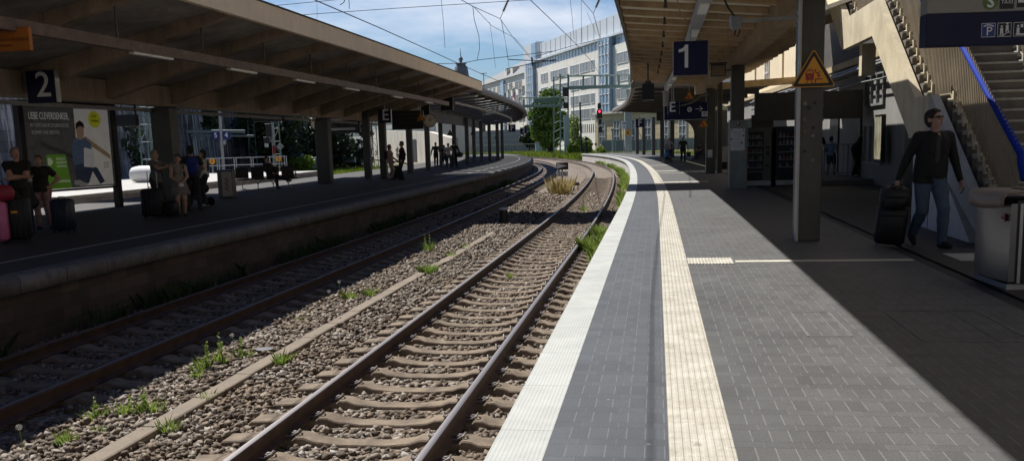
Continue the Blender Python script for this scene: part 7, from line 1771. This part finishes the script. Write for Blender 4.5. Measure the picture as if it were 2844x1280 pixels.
t = thing('track_box', 'pale topped round trackside stub in the shade between the tracks', 'track box', fl(1400, 622, -.95)); g = MB(); g.lathe([(.14, 0), (.13, .46)], n=12); g.build('box_body', BLACK, t); g = MB(); g.lathe([(.16, .46), (.16, .50), (.05, .53)], n=12); g.build('cap', GAL, t)
g = MB(); g.lathe([(.11, 0), (.11, .02), (.02, .024)], n=14); o = g.build('round_cover', mat('grey disc', (.12, .12, .13), .7)); o.location = fl(735, 972, -.90); tag(o, 'small grey disc lying on the ballast beside the cable duct', 'disc')

# ------------------------------------------------------------------ overhead line
WIR = mat('dark wire', (.035, .035, .04), .5)
def wire(label, pts, r_=.011, group=None, n=5):
    b = Vector(pts[0]); g = MB(); g.tube([Vector(p)-b for p in pts], r_, n); o = g.build('overhead_wire', WIR); o.location = b; return tag(o, label, 'wire', group)
wire('contact wire above the sunlit near track', [P(.22*math.sin((Y-25)/30*PI)+.18, Y, 4.42) for Y in rng(-6, 150, 6)], .008)
wire('contact wire above the shaded far track', [P(-4.4+.2*math.sin(Y/28*PI), Y, 4.55) for Y in rng(-6, 150, 6)], .012)
T2m = [at(1235, -25, 30), at(1280, 0, 33), at(1312, 18, 36), at(1389, 53, 44), at(1425, 105, 54), at(1475, 165, 74)]
wire('carrier wire over the far track, meeting an insulator string', T2m, .013)
wire('carrier wire over the near track, meeting the right hand insulator', [at(1560, -60, 30), at(1615, 0, 38), at(1648, 38, 46), at(1668, 110, 62), at(1690, 165, 80)], .013)
wire('long cross wire rising to the right over both tracks', [at(770, 47, 52), at(1100, 24, 54), at(1480, 0, 56), at(1560, -6, 56.5)], .016)
wire('upper left cross wire above the tan fascia', [at(700, 24, 54), at(770, 16, 55), at(960, -2, 56)], .016)
wire('low cross wire passing the dome', [at(1210, 178, 96), at(1285, 176, 97), at(1330, 167, 98), at(1470, 151, 100), at(1545, 142, 101)], .03)
wire('slanting wire crossing the office building front', [at(1486, 158, 100), at(1600, 125, 104), at(1700, 102, 108)], .03)
wire('wire descending past the left of the slate roof', [at(1318, 22, 40), at(1365, 72, 50), at(1430, 107, 60), at(1480, 165, 80)], .012)
for (x, y0, x2, y2, Y, lab) in ((1225, -5, 1236, 134, 36, 'dropper wire left of the dome'), (880, 0, 880, 58, 52, 'short dropper wire above the tan fascia'), (968, -5, 970, 26, 24, 'short dropper at the top of the far contact wire'), (1360, 62, 1376, 188, 50, 'dropper wire between dome and slate roof'), (1391, 56, 1412, 166, 52, 'left of two droppers under the insulator'), (1393, 56, 1414, 190, 52, 'right of two droppers under the insulator'), (1583, -5, 1594, 110, 40, 'dropper wire on the near contact wire'), (1614, 2, 1614, 120, 46, 'long dropper before the white roof storey'), (1630, 35, 1656, 98, 52, 'dropper left of the right hand insulator'), (1648, 38, 1680, 178, 60, 'slanting dropper before the glass floor')):
    wire(lab, [at(x, y0, Y), at((x+x2)/2+1, (y0+y2)/2, Y), at(x2, y2, Y)], .008)
wire('curved jumper wire hanging beside the dome', [at(1313, 18, 36), at(1317, 55, 38), at(1330, 100, 40), at(1332, 135, 42), at(1325, 168, 44)], .012)
wire('curved jumper at the top left of the far contact wire', [at(944, 15, 22.5), at(955, 8, 22.5), at(960, -8, 22.5)], .010)
for (a_, b_, Y, lab) in (((1389, 53), (1414, -5), 44, 'dark ribbed insulator string over the far track'), ((1648, 38), (1668, -8), 46, 'dark ribbed insulator string over the near track')):
    p0, p1 = at(*a_, Y), at(*b_, Y); t = thing('insulator', lab, 'insulator', p0); d_ = p1-p0; g = MB(); g.tube([(0, 0, 0), d_*1.6], .014, 5); g.build('tie_rod', WIR, t)
    n_ = 12; pts = []; rs = []
    for k in range(n_): 
        for e, rr in ((0, .025), (.35, .065), (.5, .065), (.85, .025)): pts.append(d_*(.35+.6*(k+e)/n_)); rs.append(rr)
    g = MB(); g.tube(pts, rs, 8); g.build('insulator_body', mat('maroon ceramic', (.06, .02, .03), .3), t)
t = thing('catenary_arm', 'pale bracket arm with insulators reaching out before the slate roof', 'bracket', at(1545, 170, 102)); o_ = t.location
g = MB(); g.tube([at(1412, 166, 102)-o_, at(1478, 169, 102)-o_, (0, 0, 0)], .05, 6); g.tube([at(1403, 198, 102)-o_, at(1407, 192, 102)-o_, at(1475, 178, 102)-o_, at(1545, 166, 102)-o_], .045, 6); g.build('arm_tube', DARKSTEEL, t); g = MB(); g.tube([at(1477, 160, 102)-o_, at(1479, 184, 102)-o_], .1, 6); g.build('insulator_body', mat('maroon ceramic', (.06, .02, .03), .3), t)
